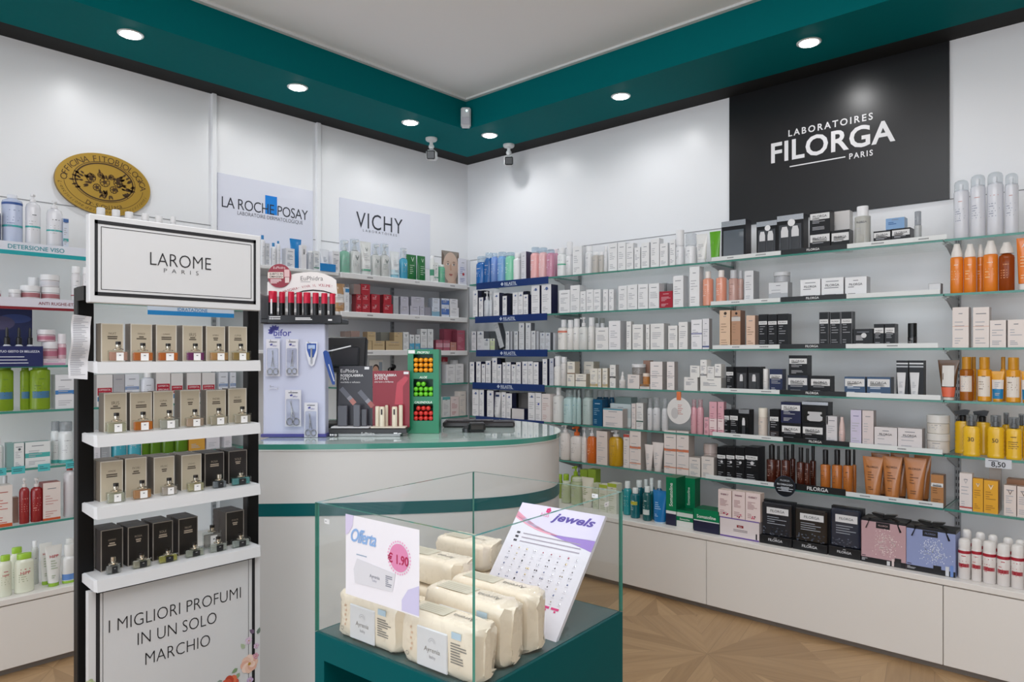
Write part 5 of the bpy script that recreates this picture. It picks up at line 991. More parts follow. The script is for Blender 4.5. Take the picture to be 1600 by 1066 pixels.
b1 = put('V1', ZL1, 'C', 780, 850, 670, 'lavender carton, second pair, lower', **gl); put('V1', ZL1, 'C', 788, 886, 602, 'lavender carton, second pair, upper', on=b1, **gl); put('V1', ZL1, 'C', 853, 888, 672, 'narrow lavender carton', **gl); put('V1', ZL1, 'C', 890, 935, 680, 'darker mauve-grey carton', c='#8f8e9a', lines=0, dp=.05)
bw = dict(c='#cfd6e2', s='#9aa2b0', v='#e6ebf2', nl=2, dp=.045)
b1 = put('V1', ZL1, 'C', 945, 1003, 675, 'blue-green carton, lower', b=[(0, .5, '#7fa8c0')], **bw); put('V1', ZL1, 'C', 948, 1003, 612, 'grey-blue carton, upper', on=b1, **bw)
b1 = put('V1', ZL1, 'C', 1017, 1075, 672, 'blue and white carton, lower', b=[(.2, .75, '#4a6fb4')], **bw); put('V1', ZL1, 'C', 1017, 1075, 614, 'blue and white carton, upper', on=b1, b=[(.2, .75, '#4a6fb4')], **bw)
b1 = put('V1', ZL1, 'C', 1082, 1148, 682, 'white carton near the corner, lower', c='#dfe0e4', nl=2, dp=.045); put('V1', ZL1, 'C', 1080, 1140, 618, 'white carton near the corner, upper', on=b1, c='#dcdde2', nl=2, dp=.045)
be = dict(c='#b9a37e', s='#8f7c60', ink='#8a7450', v='#cbb890', nl=1, dp=.05)
put('V2', ZL1, 'C', 285, 328, 862, 'brown-grey carton', c='#80706a', lines=0, dp=.05); put('V2', ZL1, 'C', 332, 398, 860, 'dusty pink carton back row', dd=.06, c='#a98f88', lines=0, dp=.05)
b1 = put('V2', ZL1, 'C', 402, 490, 935, 'low gold-beige carton, first', **be); b2 = put('V2', ZL1, 'C', 493, 587, 935, 'low gold-beige carton, second', **be); put('V2', ZL1, 'C', 456, 518, 866, 'gold-beige carton topping two others', on=dict(top=b1['top'] + .001), **be)
b1 = put('V2', ZL1, 'C', 597, 722, 935, 'low gold-beige carton, third, wider', **be); put('V2', ZL1, 'C', 556, 655, 870, 'grey-green carton back row', dd=.06, c='#84847c', lines=0, dp=.05); put('V2', ZL1, 'C', 658, 722, 870, 'gold-beige carton atop the wider one', on=b1, **be)
wv_ = dict(c='#d9dcde', s='#a9adb0', v='#4a5054', vz=.8, dp=.04)
put('V2', ZL1, 'C', 727, 770, 868, 'white dark-V carton beside the gold ones', **wv_); rows('V2', ZL1, 'C', 'slim white carton with blue foot', [(776, 812, 888), (818, 855, 888)], b=[(0, .45, '#4f9fc4')], **wv_); rows('V2', ZL1, 'C', 'tall white carton with blue foot', [(859, 908, 845), (912, 955, 845)], b=[(0, .12, '#5f94b0')], **wv_)
pi = dict(c='#a8586a', s='#803c4c', ink='#c88a98', dp=.05)
rows('V2', ZL1, 'C', 'low pink carton', [(975, 1026, 928), (1030, 1080, 928)], b=[(.3, .7, '#c79aa6')], **pi); put('V2', ZL1, 'C', 1037, 1130, 845, 'tall deep pink carton back row', dd=.06, c='#95475a', lines=0, dp=.05); put('V2', ZL1, 'C', 1134, 1194, 855, 'deep pink carton near the corner', **pi); put('V2', ZL1, 'C', 1084, 1130, 945, 'small tan-pink carton', c='#b57f74', s='#8c5c56', nl=1, dp=.045)
put('V3', ZL2, 'C', 985, 1012, 350, 'dark blue carton', c='#243f86', lines=0, dp=.05); put('V3', ZL2, 'B', 1015, 1068, 310, 'clear bottle with dark red cap', dd=.055, c='#a99a9a', k='#8c1c2c', cf=.18, kw=.9); rows('V3', ZL2, 'C', 'white carton with small blue mark', [(1056, 1125, 372), (1128, 1196, 366)], c='#d9d9db', dp=.05, dd=-.004); put('V3', ZL2, 'J', 1100, 1150, 335, 'white round tub back row', dd=.075, c='#d6d6d8', lf=.3)
put('V4', ZL2, 'C', 985, 1016, 650, 'narrow white carton beside the green stand', c='#d2d2d2', dp=.04); put('V4', ZL2, 'C', 1020, 1084, 642, 'white carton with teal corner', c='#d3d6d6', b=[(.86, 1, '#5aa6a8')], dp=.05); put('V4', ZL2, 'C', 1088, 1156, 640, 'white carton with pink print', c='#dccfcd', ink='#b06a6a', dp=.05); put('V4', ZL2, 'C', 1160, 1216, 595, 'tall cream carton near the corner', c='#d9d2cc', dp=.05)
# under the gold plaque
put('F0', ZF1, 'B', 12, 110, 130, 'large pale blue bottle with dark band', c='#b9c4de', k='#dfe2ea', cf=.08, kw=.5, sh=.1, b=[(.94, 1, '#2a4f94'), (.38, .43, '#3aa3a6')], ink='#7a86a8'); rows('F0', ZF1, 'P', 'white pump bottle with teal line', [(118, 188, 130), (216, 290, 162)], c='#dfe0e6', b=[(.45, .5, '#3fa8a8')], bf=.84, mark='#33363c'); put('F0', ZF1, 'C', 292, 318, 240, 'small white-blue carton', c='#cfd6e4', b=[(.2, .3, '#3f9a9a'), (.85, .97, '#3a62a0')], dp=.04); put('F0', ZF1, 'B', -70, 6, 170, 'dark blue bottle at the shelf\'s outer end', c='#243560', cf=.2)
rows('F0', ZH, 'B', 'white bottle rising behind the lettered header', [(482, 556, 507), (610, 680, 524), (720, 790, 542), (858, 920, 556), (972, 1034, 575), (1095, 1142, 580)], c='#dfdfe2', cf=.16, kw=.95, sh=.02, lines=0)
jr = dict(c='#d6d2d6', k='#e0e0e2', lf=.45, b=[(.2, .8, '#a86a70')], lines=0)
put('F1', ZF1, 'J', 98, 192, 552, 'white jar with red label, single', **jr); b1 = put('F1', ZF1, 'J', 194, 282, 560, 'white jar with red label, lower of two', **jr); put('F1', ZF1, 'J', 192, 280, 502, 'white jar atop another', on=b1, **dict(jr, b=[(.2, .8, '#c9c9d0')])); put('F1', ZF1, 'J', 40, 98, 570, 'small grey jar', **dict(jr, b=())); put('F1', ZF1, 'J', 130, 182, 515, 'clear grey jar back row', dd=.09, **dict(jr, c='#bdbac0', b=()))
rows('F1', ZF1, 'B', 'white bottle with red line', [(328, 374, 464), (378, 410, 468)], c='#dcdbde', cf=.2, kw=.85, b=[(.2, .24, '#9a3a48')]); put('F1', ZF1, 'J', -40, 4, 575, 'white jar cut by the shelf end', **jr)
rows('F2', ZF1, 'D', 'dropper bottle with black bulb', [(6, 58, 735, dict(b=[(0, .55, '#3a4fa0')])), (62, 113, 737, dict(b=[(0, .55, '#3aa080')])), (116, 160, 738, dict(b=[(0, .55, '#a83a5c')]))], c='#d0d4dc', lines=0, hh=.165)
pj = dict(c='#c7a9b2', k='#d9d6da', lf=.4, b=[(.25, .75, '#b06a80')], lines=0)
b1 = put('F2', ZF1, 'C', 200, 304, 868, 'pink and white carton under the jars', c='#d8c9d2', b=[(0, .35, '#c391ae')], nl=1, hh=.028, dp=.075); b2 = put('F2', ZF1, 'J', 196, 272, 812, 'pinkish jar, lower of two', on=b1, **pj); put('F2', ZF1, 'J', 176, 262, 756, 'pinkish jar, upper of two', on=b2, **pj)
put('F2', ZF1, 'J', 266, 306, 775, 'grey lidded jar half hidden by the list', on=b1, **pj)
gb = dict(c='#a5c23c', fill=.45, k='#6f8f2a', cf=.05, kw=.75, sh=.05, ov=.7, ink='#4f6a20', patch=(.30, .48, '#3f6f94'))
rows('F3', ZF2, 'B', 'large green bottle with blue label', [(132, 222, 38), (86, 130, 42, dict(dd=.03)), (-20, 60, 40, dict(dd=.02))], **gb); put('F3', ZF2, 'C', 242, 336, 72, 'white carton with blue label band', c='#d9dade', s='#a3a6ac', b=[(.42, .54, '#3f78b4')])
tb = dict(c='#d9dcdc', s='#6f9a98', dp=.045)
put('F4', ZF2, 'C', 30, 62, 372, 'narrow teal-grey carton', c='#7fa09e', lines=0, dp=.04); put('F4', ZF2, 'C', 60, 106, 372, 'white carton with black ring mark', dot='#4a4f54', dz=.75, **tb); put('F4', ZF2, 'C', 110, 220, 366, 'wide white carton with teal band', b=[(.38, .56, '#4aa6a2')], **tb); put('F4', ZF2, 'B', -40, 16, 352, 'white tube-like bottle at the outer end', c='#d6dada', cf=.2)
rows('F4', ZF2, 'B', 'clear-capped white bottle with teal foot', [(258, 322, 278), (222, 262, 276, dict(dd=.03))], c='#d6dadb', k='#c9cdd0', kg=1, cf=.22, kw=.9, b=[(.02, .14, '#4aa6a2')])
rp = dict(c='#8e1f22', k='#d6d0ce', ink='#c98a80', bf=.8)
rows('F5', ZF2, 'P', 'dark red pump bottle with white head', [(82, 128, 525), (132, 186, 525)], **rp); put('F5', ZF2, 'C', -30, 55, 560, 'white and orange carton with red print', c='#ded4ce', b=[(0, .08, '#c8562a')], ink='#c05a50', mark='#a83a30'); put('F5', ZF2, 'B', 5, 36, 515, 'clear-capped bottle back row', dd=.11, c='#b9aaa6', cf=.3)
put('F5', ZF2, 'C', 188, 266, 545, 'red-sided white carton', c='#dccfc9', s='#9a3a36', b=[(0, .06, '#c8562a')], ink='#c08a84'); put('F5', ZF2, 'B', 280, 334, 468, 'white bottle with red cap', c='#c9c6c9', k='#a8281e', cf=.1, kw=.5, lines=0); put('F5', ZF2, 'C', 58, 82, 610, 'brownish carton back row', dd=.05, c='#a9897c', lines=0)
gc = dict(c='#dcdfcc', k='#9ac43c', ink='#a0a88a', mark='#b04a50', ov=.6, t=('HiPP', .68, .5, '#b0303c'))
rows('FL', ZF2, 'B', 'baby bottle with green cap', [(62, 150, 855), (-8, 50, 862)], cf=.14, kw=.75, **gc); put('FL', ZF2, 'B', 42, 102, 828, 'green-capped baby bottle back row', dd=.08, cf=.14, kw=.75, **gc); put('FL', ZF2, 'B', 134, 168, 800, 'small pale bottle back row', dd=.09, c='#c9ccc8', cf=.14)
rows('FL', ZF2, 'T', 'white baby tube on green cap', [(195, 272, 820), (170, 226, 808, dict(dd=.05))], c='#dcdcd8', k='#8fb83a', br=.66, cf=.09, ink='#9aa88a', t=('HiPP', .74, .5, '#b0303c'))
def duck(shelf, z, xl, xr, yt, look, dd=0):
    it = put(shelf, z, 'B', xl, xr, yt, look, dd=dd, c='#d9dad8', cf=.30, kw=.72, cone=0, k='#dcdcd9', lines=0, ov=.7, b=[(.15, .4, '#5f88c4'), (.02, .12, '#8fb83a')], name='shaped_baby_bottle')
duck('FL', ZF2, 272, 334, 815, 'rounded white baby bottle with blue print'); duck('FL', ZF2, 280, 330, 790, 'rounded white baby bottle back row', dd=.08)
# blue display in front of the droppers, picture board behind
a, b = on_left(-40, SD + .004)[0], on_left(67, SD + .004)[0]; zt = on_left(30, SD + .004, 541)[1]; zb_ = on_left(30, SD + .004, 573)[1]
t = empty('counter_display', (SD + .004, a, zb_), PI / 2); tag(t, 'navy display front with white lettering holding the dropper bottles', 'display')
m = MB(); m.box(0, b - a, -.002, 0, 0, zt - zb_, mat('#23295a', 0.35)); m.build('front_panel', t, smooth=0); m = MB(); tw = mat('#d5d8e6', 0.5)
m.text('DEDICA IL TUO GESTO DI BELLEZZA', (b - a) * .52, (zt - zb_) * .74, tw, w=(b - a) * .86, y=-.0026, bold=.02); lines(m, (b - a) * .3, (b - a) * .85, (zt - zb_) * .1, (zt - zb_) * .55, -.0026, 3, tw, random.Random(5)); m.build('lettering', t, smooth=0)
a, b = on_left(-40, .2)[0], on_left(50, .2)[0]; zt = on_left(25, .2, 480)[1]
m = MB(); m.box(0, b - a, -.003, 0, 0, zt - SF[2], mat('#1f2750', 0.35)); m.disc((b - a) * .7, (zt - SF[2]) * .8, .06, .02, mat('#33437a', 0.4), -.0035, 20); m.disc((b - a) * .45, (zt - SF[2]) * .72, .05, .03, mat('#4a4668', 0.4), -.004, 20)
tag(m.build('picture_board', loc=(.2, a, SF[2]), rot=PI / 2, smooth=0), 'dark blue picture board behind the dropper bottles', 'display board')
# turquoise price tags on the fifth shelf
for i, (a, b, yy) in enumerate(((50, 110, 458), (166, 220, 450), (288, 336, 436), (-10, 28, 470))):
    y0, y1 = on_left(a / 2.806, SD + .002)[0], on_left(b / 2.806, SD + .002)[0]; m = MB(); m.cbox(0, y1 - y0, -.001, 0, -.020, .012, mat('#4fb3b8', 0.4), .0003); lines(m, .006, y1 - y0 - .006, -.012, .004, -.0012, 2, mat('#2f5f66', 0.5), random.Random(i))
    tag(m.build('price_tag', loc=(SD + .002, y0, SF[4]), rot=PI / 2, smooth=0), ('turquoise price tag under the ring-marked carton', 'turquoise price tag under the wide teal-banded carton', 'turquoise price tag under the clear-capped teal-footed bottle', 'turquoise price tag at the outer shelf end')[i], 'price tag', 'turquoise price tags')
# seen through the perfume stand
ot = dict(c='#d6d3d2', s='#a9a3a2', lines=0, dp=.06)
for x0, x1, tg in ((5, 168, 1), (600, 745, 1), (750, 870, 1), (908, 1052, 1), (1060, 1192, 1)): put('M3', ZT1, 'C', x0, x1, 600, 'white carton with red offer label', hh=.15 + .02 * (x0 == 600), tag=tg, **ot)
rows('M3', ZT1, 'C', 'white-blue carton', [(290, 432, 600), (1228, 1320, 600), (1342, 1400, 600)], hh=.15, c='#d3d6de', b=[(.0, .12, '#4a7aa0'), (.5, .6, '#7f94b8')], nl=3, dp=.06); put('M3', ZT1, 'C', 172, 286, 600, 'grey carton', hh=.15, c='#a9a8ac', nl=5, dp=.06); put('M3', ZT1, 'B', 442, 582, 600, 'white shoulder bottle', hh=.165, c='#d6d9e2', cf=.2, kw=.5, ov=.6)
rows('M4', ZT2, 'B', 'turquoise bottle', [(176, 320, 650), (328, 456, 640)], hh=.15, c='#3f9cae', cf=.15, ov=.7); rows('M4', ZT2, 'B', 'green clear bottle', [(458, 524, 640), (528, 640, 640), (645, 765, 640), (770, 902, 640)], hh=.15, c='#6f9a2a', fill=.5, cf=.1, ov=.7, lines=0)
put('M4', ZT2, 'C', 906, 1058, 640, 'orange-gold carton', hh=.14, c='#c9963c', s='#a86a2c', nl=1, dp=.06); rows('M4', ZT2, 'C', 'whitish carton', [(1072, 1198, 640), (1240, 1312, 640), (20, 72, 640)], hh=.14, c='#cfccd2', nl=2, dp=.06); put('M4', ZT2, 'C', 76, 162, 640, 'grey carton', hh=.14, c='#93969a', nl=2, dp=.06)
# ================================================================== PERFUME STAND
PX = 2.033; yA, yB_ = on_left(136.5, PX)[0], on_left(404, PX)[0]; pc_ = (yA + yB_) / 2; PW = yB_ - yA
def pl(px, py, d=0.0):
    y, z = on_left(px, PX + d, py); return y - pc_, z
STB = mat('#0b0b0c', 0.45, spec=0.25); STW = mat('#d2d3d5', 0.35)
t = empty('perfume_stand', (PX, pc_, 0), PI / 2); tag(t, 'tall black and white perfume stand with lettered header and four white trays', 'display stand')
m = MB(); hz0, hz1 = 1.428, 1.645; m.cbox(-PW / 2, PW / 2, -.012, .012, hz0, hz1, STW, .002); hd = m.build('header_board', t, smooth=0)
m = MB(); k = mat('#222226', 0.5); a0, b0 = pl(145, 345)[0], pl(396.5, 380)[0]; c0, c1 = hz0 + .018, hz1 - .014; th = .009
for q in ((a0, b0, c1 - th, c1), (a0, b0, c0, c0 + th), (a0, a0 + th * .8, c0, c1), (b0 - th * .8, b0, c0, c1)): m.rect(*q, -.0126, k)
for q in ((a0 + .014, b0 - .014, c1 - .0165, c1 - .015), (a0 + .014, b0 - .014, c0 + .015, c0 + .0165), (a0 + .014, a0 + .0155, c0 + .015, c1 - .015), (b0 - .0155, b0 - .014, c0 + .015, c1 - .015)): m.rect(*q, -.0126, k)
x0, x1 = pl(231.5, 405)[0], pl(326.5, 410)[0]; zt = pl(279, 409)[1]; m.text('LAROME', (x0 + x1) / 2, zt, k, w=x1 - x0, h=.033, y=-.0128, bold=-.012)
x0, x1 = pl(253, 424)[0], pl(307, 427)[0]; zt = pl(280, 425.5)[1]; m.text('PARIS', (x0 + x1) / 2, zt, k, w=x1 - x0, h=.0105, y=-.0128, bold=-.014, space=2.2)
m.build('header_lettering', hd, smooth=0)['label'] = 'black frame lines and lettering'
for sx in (-1, 1):
    xa, xi = (pl(387, 0, -.065)[0], pl(404.5, 0, -.065)[0]) if sx > 0 else (pl(121, 0, -.065)[0], pl(147, 0, -.065)[0])
    MB().cbox(xa, xi, .065, .095, .02, 1.47, STB, .002).build('post', t, smooth=0)
    xa = sx * PW / 2; MB().box(xa - .004 - .008 * (sx > 0), xa + .004 + .008 * (sx < 0), .0125, .066, 1.435, 1.47, STB).build('header_clip', t, smooth=0)
MB().cbox(-PW / 2 - .02, PW / 2 + .02, -.04, .18, 0, .02, STB, .003).build('base', t, smooth=0)
TZ = [1.283, 1.104, .929, .752]
for z in TZ:
    m = MB(); L_ = PW / 2 - .012
    m.v += []; prof = [(-.03, 0), (.10, .0), (.10, -.006), (-.012, -.006), (-.03, -.028), (-.034, -.028)]
    m.loft([[(x, a, z + b) for a, b in prof] for x in (-L_, L_)], STW)
    for sx in (-1, 1): m.loft([[(sx * L_, -.034, z - .028), (sx * L_, -.03, z + .002), (sx * L_, .06, z + .002), (sx * L_, .06, z - .02)], [(sx * (L_ + .006), -.026, z - .026), (sx * (L_ + .006), -.024, z), (sx * (L_ + .006), .06, z), (sx * (L_ + .006), .06, z - .02)]], STW)
    m.build('tray', t, smooth=0)
# poster panel under the trays
m = MB(); pz1 = .722; m.box(-PW / 2, PW / 2, -.008, .012, .03, pz1, STW); po = m.build('poster_panel', t, smooth=0)
m = MB(); y = -.0086
for q in ((-PW / 2 + .016, PW / 2 - .016, pz1 - .008, pz1 - .0), (-PW / 2 + .016, -PW / 2 + .025, .05, pz1), (PW / 2 - .025, PW / 2 - .016, .05, pz1), (-PW / 2 + .016, PW / 2 - .016, .05, .059)): m.rect(*q, y, k)
for q in ((-PW / 2 + .031, -PW / 2 + .0322, .066, pz1), (PW / 2 - .036, PW / 2 - .0348, .066, pz1)): m.rect(*q, y, k)
for s_, xl, xr, yl_, yr_, hh in (('I MIGLIORI PROFUMI', 168, 374, 972, 931, .031), ('IN UN SOLO', 213, 336, 994, 967, .031), ('MARCHIO', 225, 326, 1024, 1003, .031)):
    x0, x1 = pl(xl, yl_)[0], pl(xr, yr_)[0]; zt = pl((xl + xr) / 2, (yl_ + yr_) / 2)[1]; m.text(s_, (x0 + x1) / 2, zt, k, w=x1 - x0, h=hh, y=y - .0002, bold=-.013)
m.build('poster_lettering', po, smooth=0)['label'] = 'black poster lettering and frame lines'
m = MB(); rnd = random.Random(3)
def petal_flower(px, py, r, cols, n):
    x, z = pl(px, py); yy = y - .0005
    for ring_, f in enumerate((1.0, .72, .46)):
        for q in range(n):
            a = 2 * PI * q / n + ring_ * .4; m.disc(x + r * f * .6 * math.cos(a), z + r * f * .6 * math.sin(a), r * f * .48, r * f * .48, mat(cols[(q + ring_) % len(cols)], 0.6), yy - .0002 * ring_ - .00001 * q, 12)
    m.disc(x, z, r * .18, r * .18, mat('#b98f3c', 0.6), yy - .001, 12)
for px, py, r, cols, n in ((387, 1036, .025, ('#e6c2b0', '#dfae9c', '#edd2c4'), 8), (386, 1000, .010, ('#cdb3cc', '#d9c6d8'), 5), (398, 1008, .008, ('#c3a3c2', '#d9c6d8'), 5), (357, 1068, .024, ('#c9553c', '#d8704f', '#b8452f'), 7), (388, 1062, .010, ('#c9b3d2', '#b9a0c4'), 5), (397, 1024, .009, ('#c48aa0', '#d8a8b8'), 5), (138, 1068, .012, ('#b9c49a', '#a3b184'), 5)): petal_flower(px, py, r, cols, n)
for px, py, a, c in ((369, 1043, 3.6, '#7f9a72'), (372, 1050, 4.0, '#90a884'), (400, 990, 1.2, '#6d7f72'), (395, 988, 2.4, '#6d5a72'), (380, 1012, 2.2, '#a9b89a'), (345, 1062, 3.4, '#8a9a90')):
    x, z = pl(px, py); leaf(m, x, z, a, .02, .006, mat(c, 0.6), y - .0004)
m.build('printed_flowers', po, smooth=0)['label'] = 'printed peach and red flowers'
# cartons and bottles on the trays
ROWS = [((150, 480, 6.4), [(50, 275, 165), (345, 560, 170), (600, 805, 178), (865, 1065, 185), (1100, 1290, 192), (1325, 1510, 195)], 6),
        ((145, 570, 6.038), [(105, 320, 268), (350, 558, 262), (570, 760, 250), (825, 1010, 240), (1070, 1255, 240), (1278, 1450, 225)], 6),
        ((145, 670, 6.038), [(70, 285, 305), (305, 508, 275), (575, 770, 265), (835, 1025, 245), (1055, 1238, 228), (1280, 1455, 207)], 4),
        ((145, 770, 6.038), [(75, 285, 345), (330, 528, 315), (565, 755, 275), (808, 990, 238), (1255, 1425, 175)], 0)]
WORDS = ['NUIT', 'DOLCE', 'SUPREME', 'IRIS', 'AMBRA', 'LUNA', 'VERDE', 'FIORI', 'MUSC', 'LEGNO', 'ROSA', 'SOLE']
ROWN = ['topmost', 'second', 'third', 'lowest']
for r, (z, L_, nb) in enumerate(ROWS):
    for i, (a, b, tp) in enumerate(L_):
        dark = i >= nb; d = -.040
        x0 = pl(z[0] + a / z[2], 0, d)[0]; x1 = pl(z[0] + b / z[2], 0, d)[0]; zt = pl(z[0] + (a + b) / 2 / z[2], z[1] + tp / z[2], d)[1]; h = zt - TZ[r]; w_ = x1 - x0
        for back in range(2 if r >= 2 else 1):
            m = MB(); dp = .038; fc = mat('#2a2624', 0.3, 0.2) if dark else mat('#c6bba5', 0.32, 0.05); sd = mat('#3a3330', 0.5) if dark else mat('#7d7264', 0.45)
            m.box(-w_ / 2, w_ / 2, 0, dp, 0, h, mat('#e6e2d8', 0.4) if not dark else mat('#9a938a', 0.4), sd); e = .0022
            m.rect(-w_ / 2 + e, w_ / 2 - e, e, h - e, -.0004, fc); ik = mat('#b9aa98' if dark else '#544a40', 0.4)
            m.text(WORDS[(i + r * 3) % 12], 0, h * .74, ik, w=w_ * .34, y=-.0008, bold=-.01); lines(m, -w_ * .25, w_ * .25, h * .58, h * .68, -.0008, 2, ik, random.Random(i + r), centre=True)
            o = m.build('perfume_carton', loc=(PX + d - back * .041, pc_ + (x0 + x1) / 2, TZ[r] + .0003), rot=PI / 2, smooth=0)
            tag(o, '%s perfume carton, %s from the printed list, %s tray%s' % ('dark brown' if dark else 'gold-beige', NUM[i], ROWN[r], ', back row' if back else ''), 'box', 'perfume cartons on the %s tray' % ROWN[r])
BOT = [[(118, 325, 345, '#dba893'), (355, 580, 360, '#df7a34'), (610, 830, 365, '#e0742a'), (895, 1090, 365, '#86306f'), (1130, 1330, 367, '#d9a564'), (1350, 1545, 367, '#b3924e')],
       [(120, 325, 455, '#c9c7a8'), (372, 575, 445, '#de7c26'), (620, 820, 430, '#cfcfc6'), (870, 1055, 422, '#d8bba0'), (1095, 1280, 410, '#d0c4ac'), (1325, 1495, 395, '#cfc4ae')],
       [(125, 310, 515, '#cdcdb8'), (368, 560, 488, '#d99a58'), (640, 800, 465, '#d9cdc4'), (885, 1055, 438, '#d2ca9c'), (1125, 1260, 430, '#8f979f'), (1300, 1490, 395, '#3fa3a0')],
       [(120, 265, 605, '#a9a9a6'), (365, 555, 565, '#cdc6ac'), (610, 805, 525, '#c9c25a'), (865, 1055, 470, '#c3c6b4'), (1095, 1270, 415, '#c6c8c0'), (1305, 1485, 380, '#bcc6c0')]]
COLN = {'#dba893': 'rosy', '#df7a34': 'orange', '#e0742a': 'deep orange', '#86306f': 'purple', '#d9a564': 'amber', '#b3924e': 'olive', '#c9c7a8': 'pale green', '#de7c26': 'orange', '#cfcfc6': 'clear', '#d8bba0': 'peach', '#d0c4ac': 'pale beige', '#cfc4ae': 'champagne', '#cdcdb8': 'clear green-tinted', '#d99a58': 'light orange', '#d9cdc4': 'faint pink', '#d2ca9c': 'pale yellow', '#8f979f': 'smoky grey', '#3fa3a0': 'turquoise', '#a9a9a6': 'narrow chrome-capped', '#cdc6ac': 'straw-coloured', '#c9c25a': 'yellow', '#c3c6b4': 'grey-green', '#c6c8c0': 'dark-capped clear', '#bcc6c0': 'faceted clear'}
def perfume(loc, w_, h, col, darklab, label, tall=False):
    bh = h * (.58 if not tall else .72); dp = .016; m = MB(); gm = glass('#f6f8f7', .8, .02)
    m.cbox(-w_ / 2, w_ / 2, -dp / 2, dp / 2, 0, bh, gm, .002)
    o = m.build('perfume_bottle', loc=loc, rot=PI / 2, smooth=0); tag(o, label, 'bottle', 'perfume bottles on the trays')
    m = MB(); m.cbox(-w_ * .44, w_ * .44, -dp * .36, dp * .36, bh * .10, bh * .84, glass('#%02x%02x%02x' % tuple(int(255 * (int(col[q:q + 2], 16) / 255) ** .62) for q in (1, 3, 5)), 0.2, .05, .3), .0015); m.build('perfume_liquid', o, smooth=0)
    lw = min(w_ * .38, .02); m = MB(); m.rect(-lw / 2 + w_ * .03, lw / 2 + w_ * .03, bh * .1, bh * .78, -dp / 2 - .0004, mat('#1b1b1d' if darklab else '#e6e4e2', 0.4)); lines(m, -lw * .3 + w_ * .03, lw * .3 + w_ * .03, bh * .5, bh * .62, -dp / 2 - .0007, 1, mat('#9a9a9a' if darklab else '#55555a', 0.5), random.Random(1), centre=True); m.build('label', o, smooth=0)
    m = MB(); g = h - bh; r = min(w_ * .2, .007); gd = mat('#c9c2b4', 0.15, 0.9)
    m.lathe([(r * 1.7, bh), (r * 1.75, bh + g * .10), (r * .8, bh + g * .26), (r * .75, bh + g * .34), (r * .95, bh + g * .4), (r * .95, bh + g * .62), (r * .8, bh + g * .64)], gd, 16); m.build('collar', o, smooth=40)
    m = MB(); m.lathe([(r * .9, bh + g * .64), (r * .9, h * .99), (r * .8, h)], mat('#1a1613', 0.3) if not (darklab and 'chrome' in label or 'smoky' in label) else gd, 16); m.build('cap', o, smooth=40)
for r, L_ in enumerate(BOT):
    z = ROWS[r][0]
    for i, (a, b, tp, col) in enumerate(L_):
        d = -.006; x0 = pl(z[0] + a / z[2], 0, d)[0]; x1 = pl(z[0] + b / z[2], 0, d)[0]; zt = pl(z[0] + (a + b) / 2 / z[2], z[1] + tp / z[2], d)[1]
        perfume((PX + d, pc_ + (x0 + x1) / 2, TZ[r] + .0003), (x1 - x0) * .94, zt - TZ[r], col, r == 3 or (r == 2 and i >= 4), '%s perfume bottle on the %s tray of the perfume stand' % (COLN[col], ROWN[r]))
z = ROWS[3][0]; x0 = pl(z[0] + 1050 / z[2], 0, -.05)[0]; x1 = pl(z[0] + 1215 / z[2], 0, -.05)[0]
perfume((PX - .055, pc_ + (x0 + x1) / 2, TZ[3] + .0003), x1 - x0, pl(z[0] + 1130 / z[2], z[1] + 310 / z[2], -.05)[1] - TZ[3], '#b9b4b0', False, 'tall rectangular perfume bottle with white label at the back of the lowest tray', tall=True)
# printed list hung at the stand's side
y0, z1 = on_left(107, PX - .0, 492); y1, z0 = on_left(134, PX - .0, 590); y1 = on_left(137, PX, 492)[0]
m = MB(); n = 12; wv = lambda q: .006 * math.sin(q * .9); P = []
for q in range(n + 1):
    f = q / n; zz = z1 + (z0 - z1) * f; sk = -.010 * f; P += [(y0 + sk, wv(q), zz), (y1 + sk, wv(q) * .6 + .002, zz - .004)]
for bk_ in (0, 1):
    m.add([(a - pc_, b + bk_ * .0008, c) for a, b, c in P], [((2 * q, 2 * q + 2, 2 * q + 3, 2 * q + 1) if not bk_ else (2 * q, 2 * q + 1, 2 * q + 3, 2 * q + 2)) for q in range(n)], mat('#d2d2d6', 0.6))
ik = mat('#8d8e96', 0.6); rnd = random.Random(9)
for q in range(34):
    f = (q + 1) / 36; zz = z1 + (z0 - z1) * f; b_ = wv(f * n) - .0012; w2 = (y1 - y0); a_ = y0 - .010 * f - pc_
    m.rect(a_ + w2 * .08, a_ + w2 * rnd.uniform(.5, .92), zz - .0013, zz, min(b_, wv(f * n) * .6 + .002) - .0015, ik)
tag(m.build('price_list', loc=(PX + .03, pc_, 0), rot=PI / 2, smooth=40), 'long narrow white printed list hanging at the edge of the perfume stand', 'paper')

# ================================================================== COUNTER
def cw(x, zc): return (CAM + RGT * x + FWD * zc).xy
def px_x(px, zc): return (px - 800) / F * zc
out = [(-.885, 2.371), (-.70, 2.376), (-.528, 2.388), (-.262, 2.425), (-.10, 2.465), (.0136, 2.515), (.10, 2.585), (.155, 2.66), (.185, 2.75), (.194, 2.84), (.183, 2.95), (.14, 3.075), (.06, 3.19), (-.06, 3.275), (-.3, 3.31), (-.885, 3.31)]
def smooth_poly(p, n=4):
    r = []; L_ = len(p)
    for i in range(L_):
        a, b, c, d = p[i - 1], p[i], p[(i + 1) % L_], p[(i + 2) % L_]
        if i in (0, L_ - 2, L_ - 1): r.append(b); continue
        for q in range(n):
            u = q / n; r.append(tuple(.5 * (2 * b[j] + (c[j] - a[j]) * u + (2 * a[j] - 5 * b[j] + 4 * c[j] - d[j]) * u * u + (3 * b[j] - a[j] - 3 * c[j] + d[j]) * u ** 3) for j in (0, 1)))
    return r
outl = smooth_poly(out)
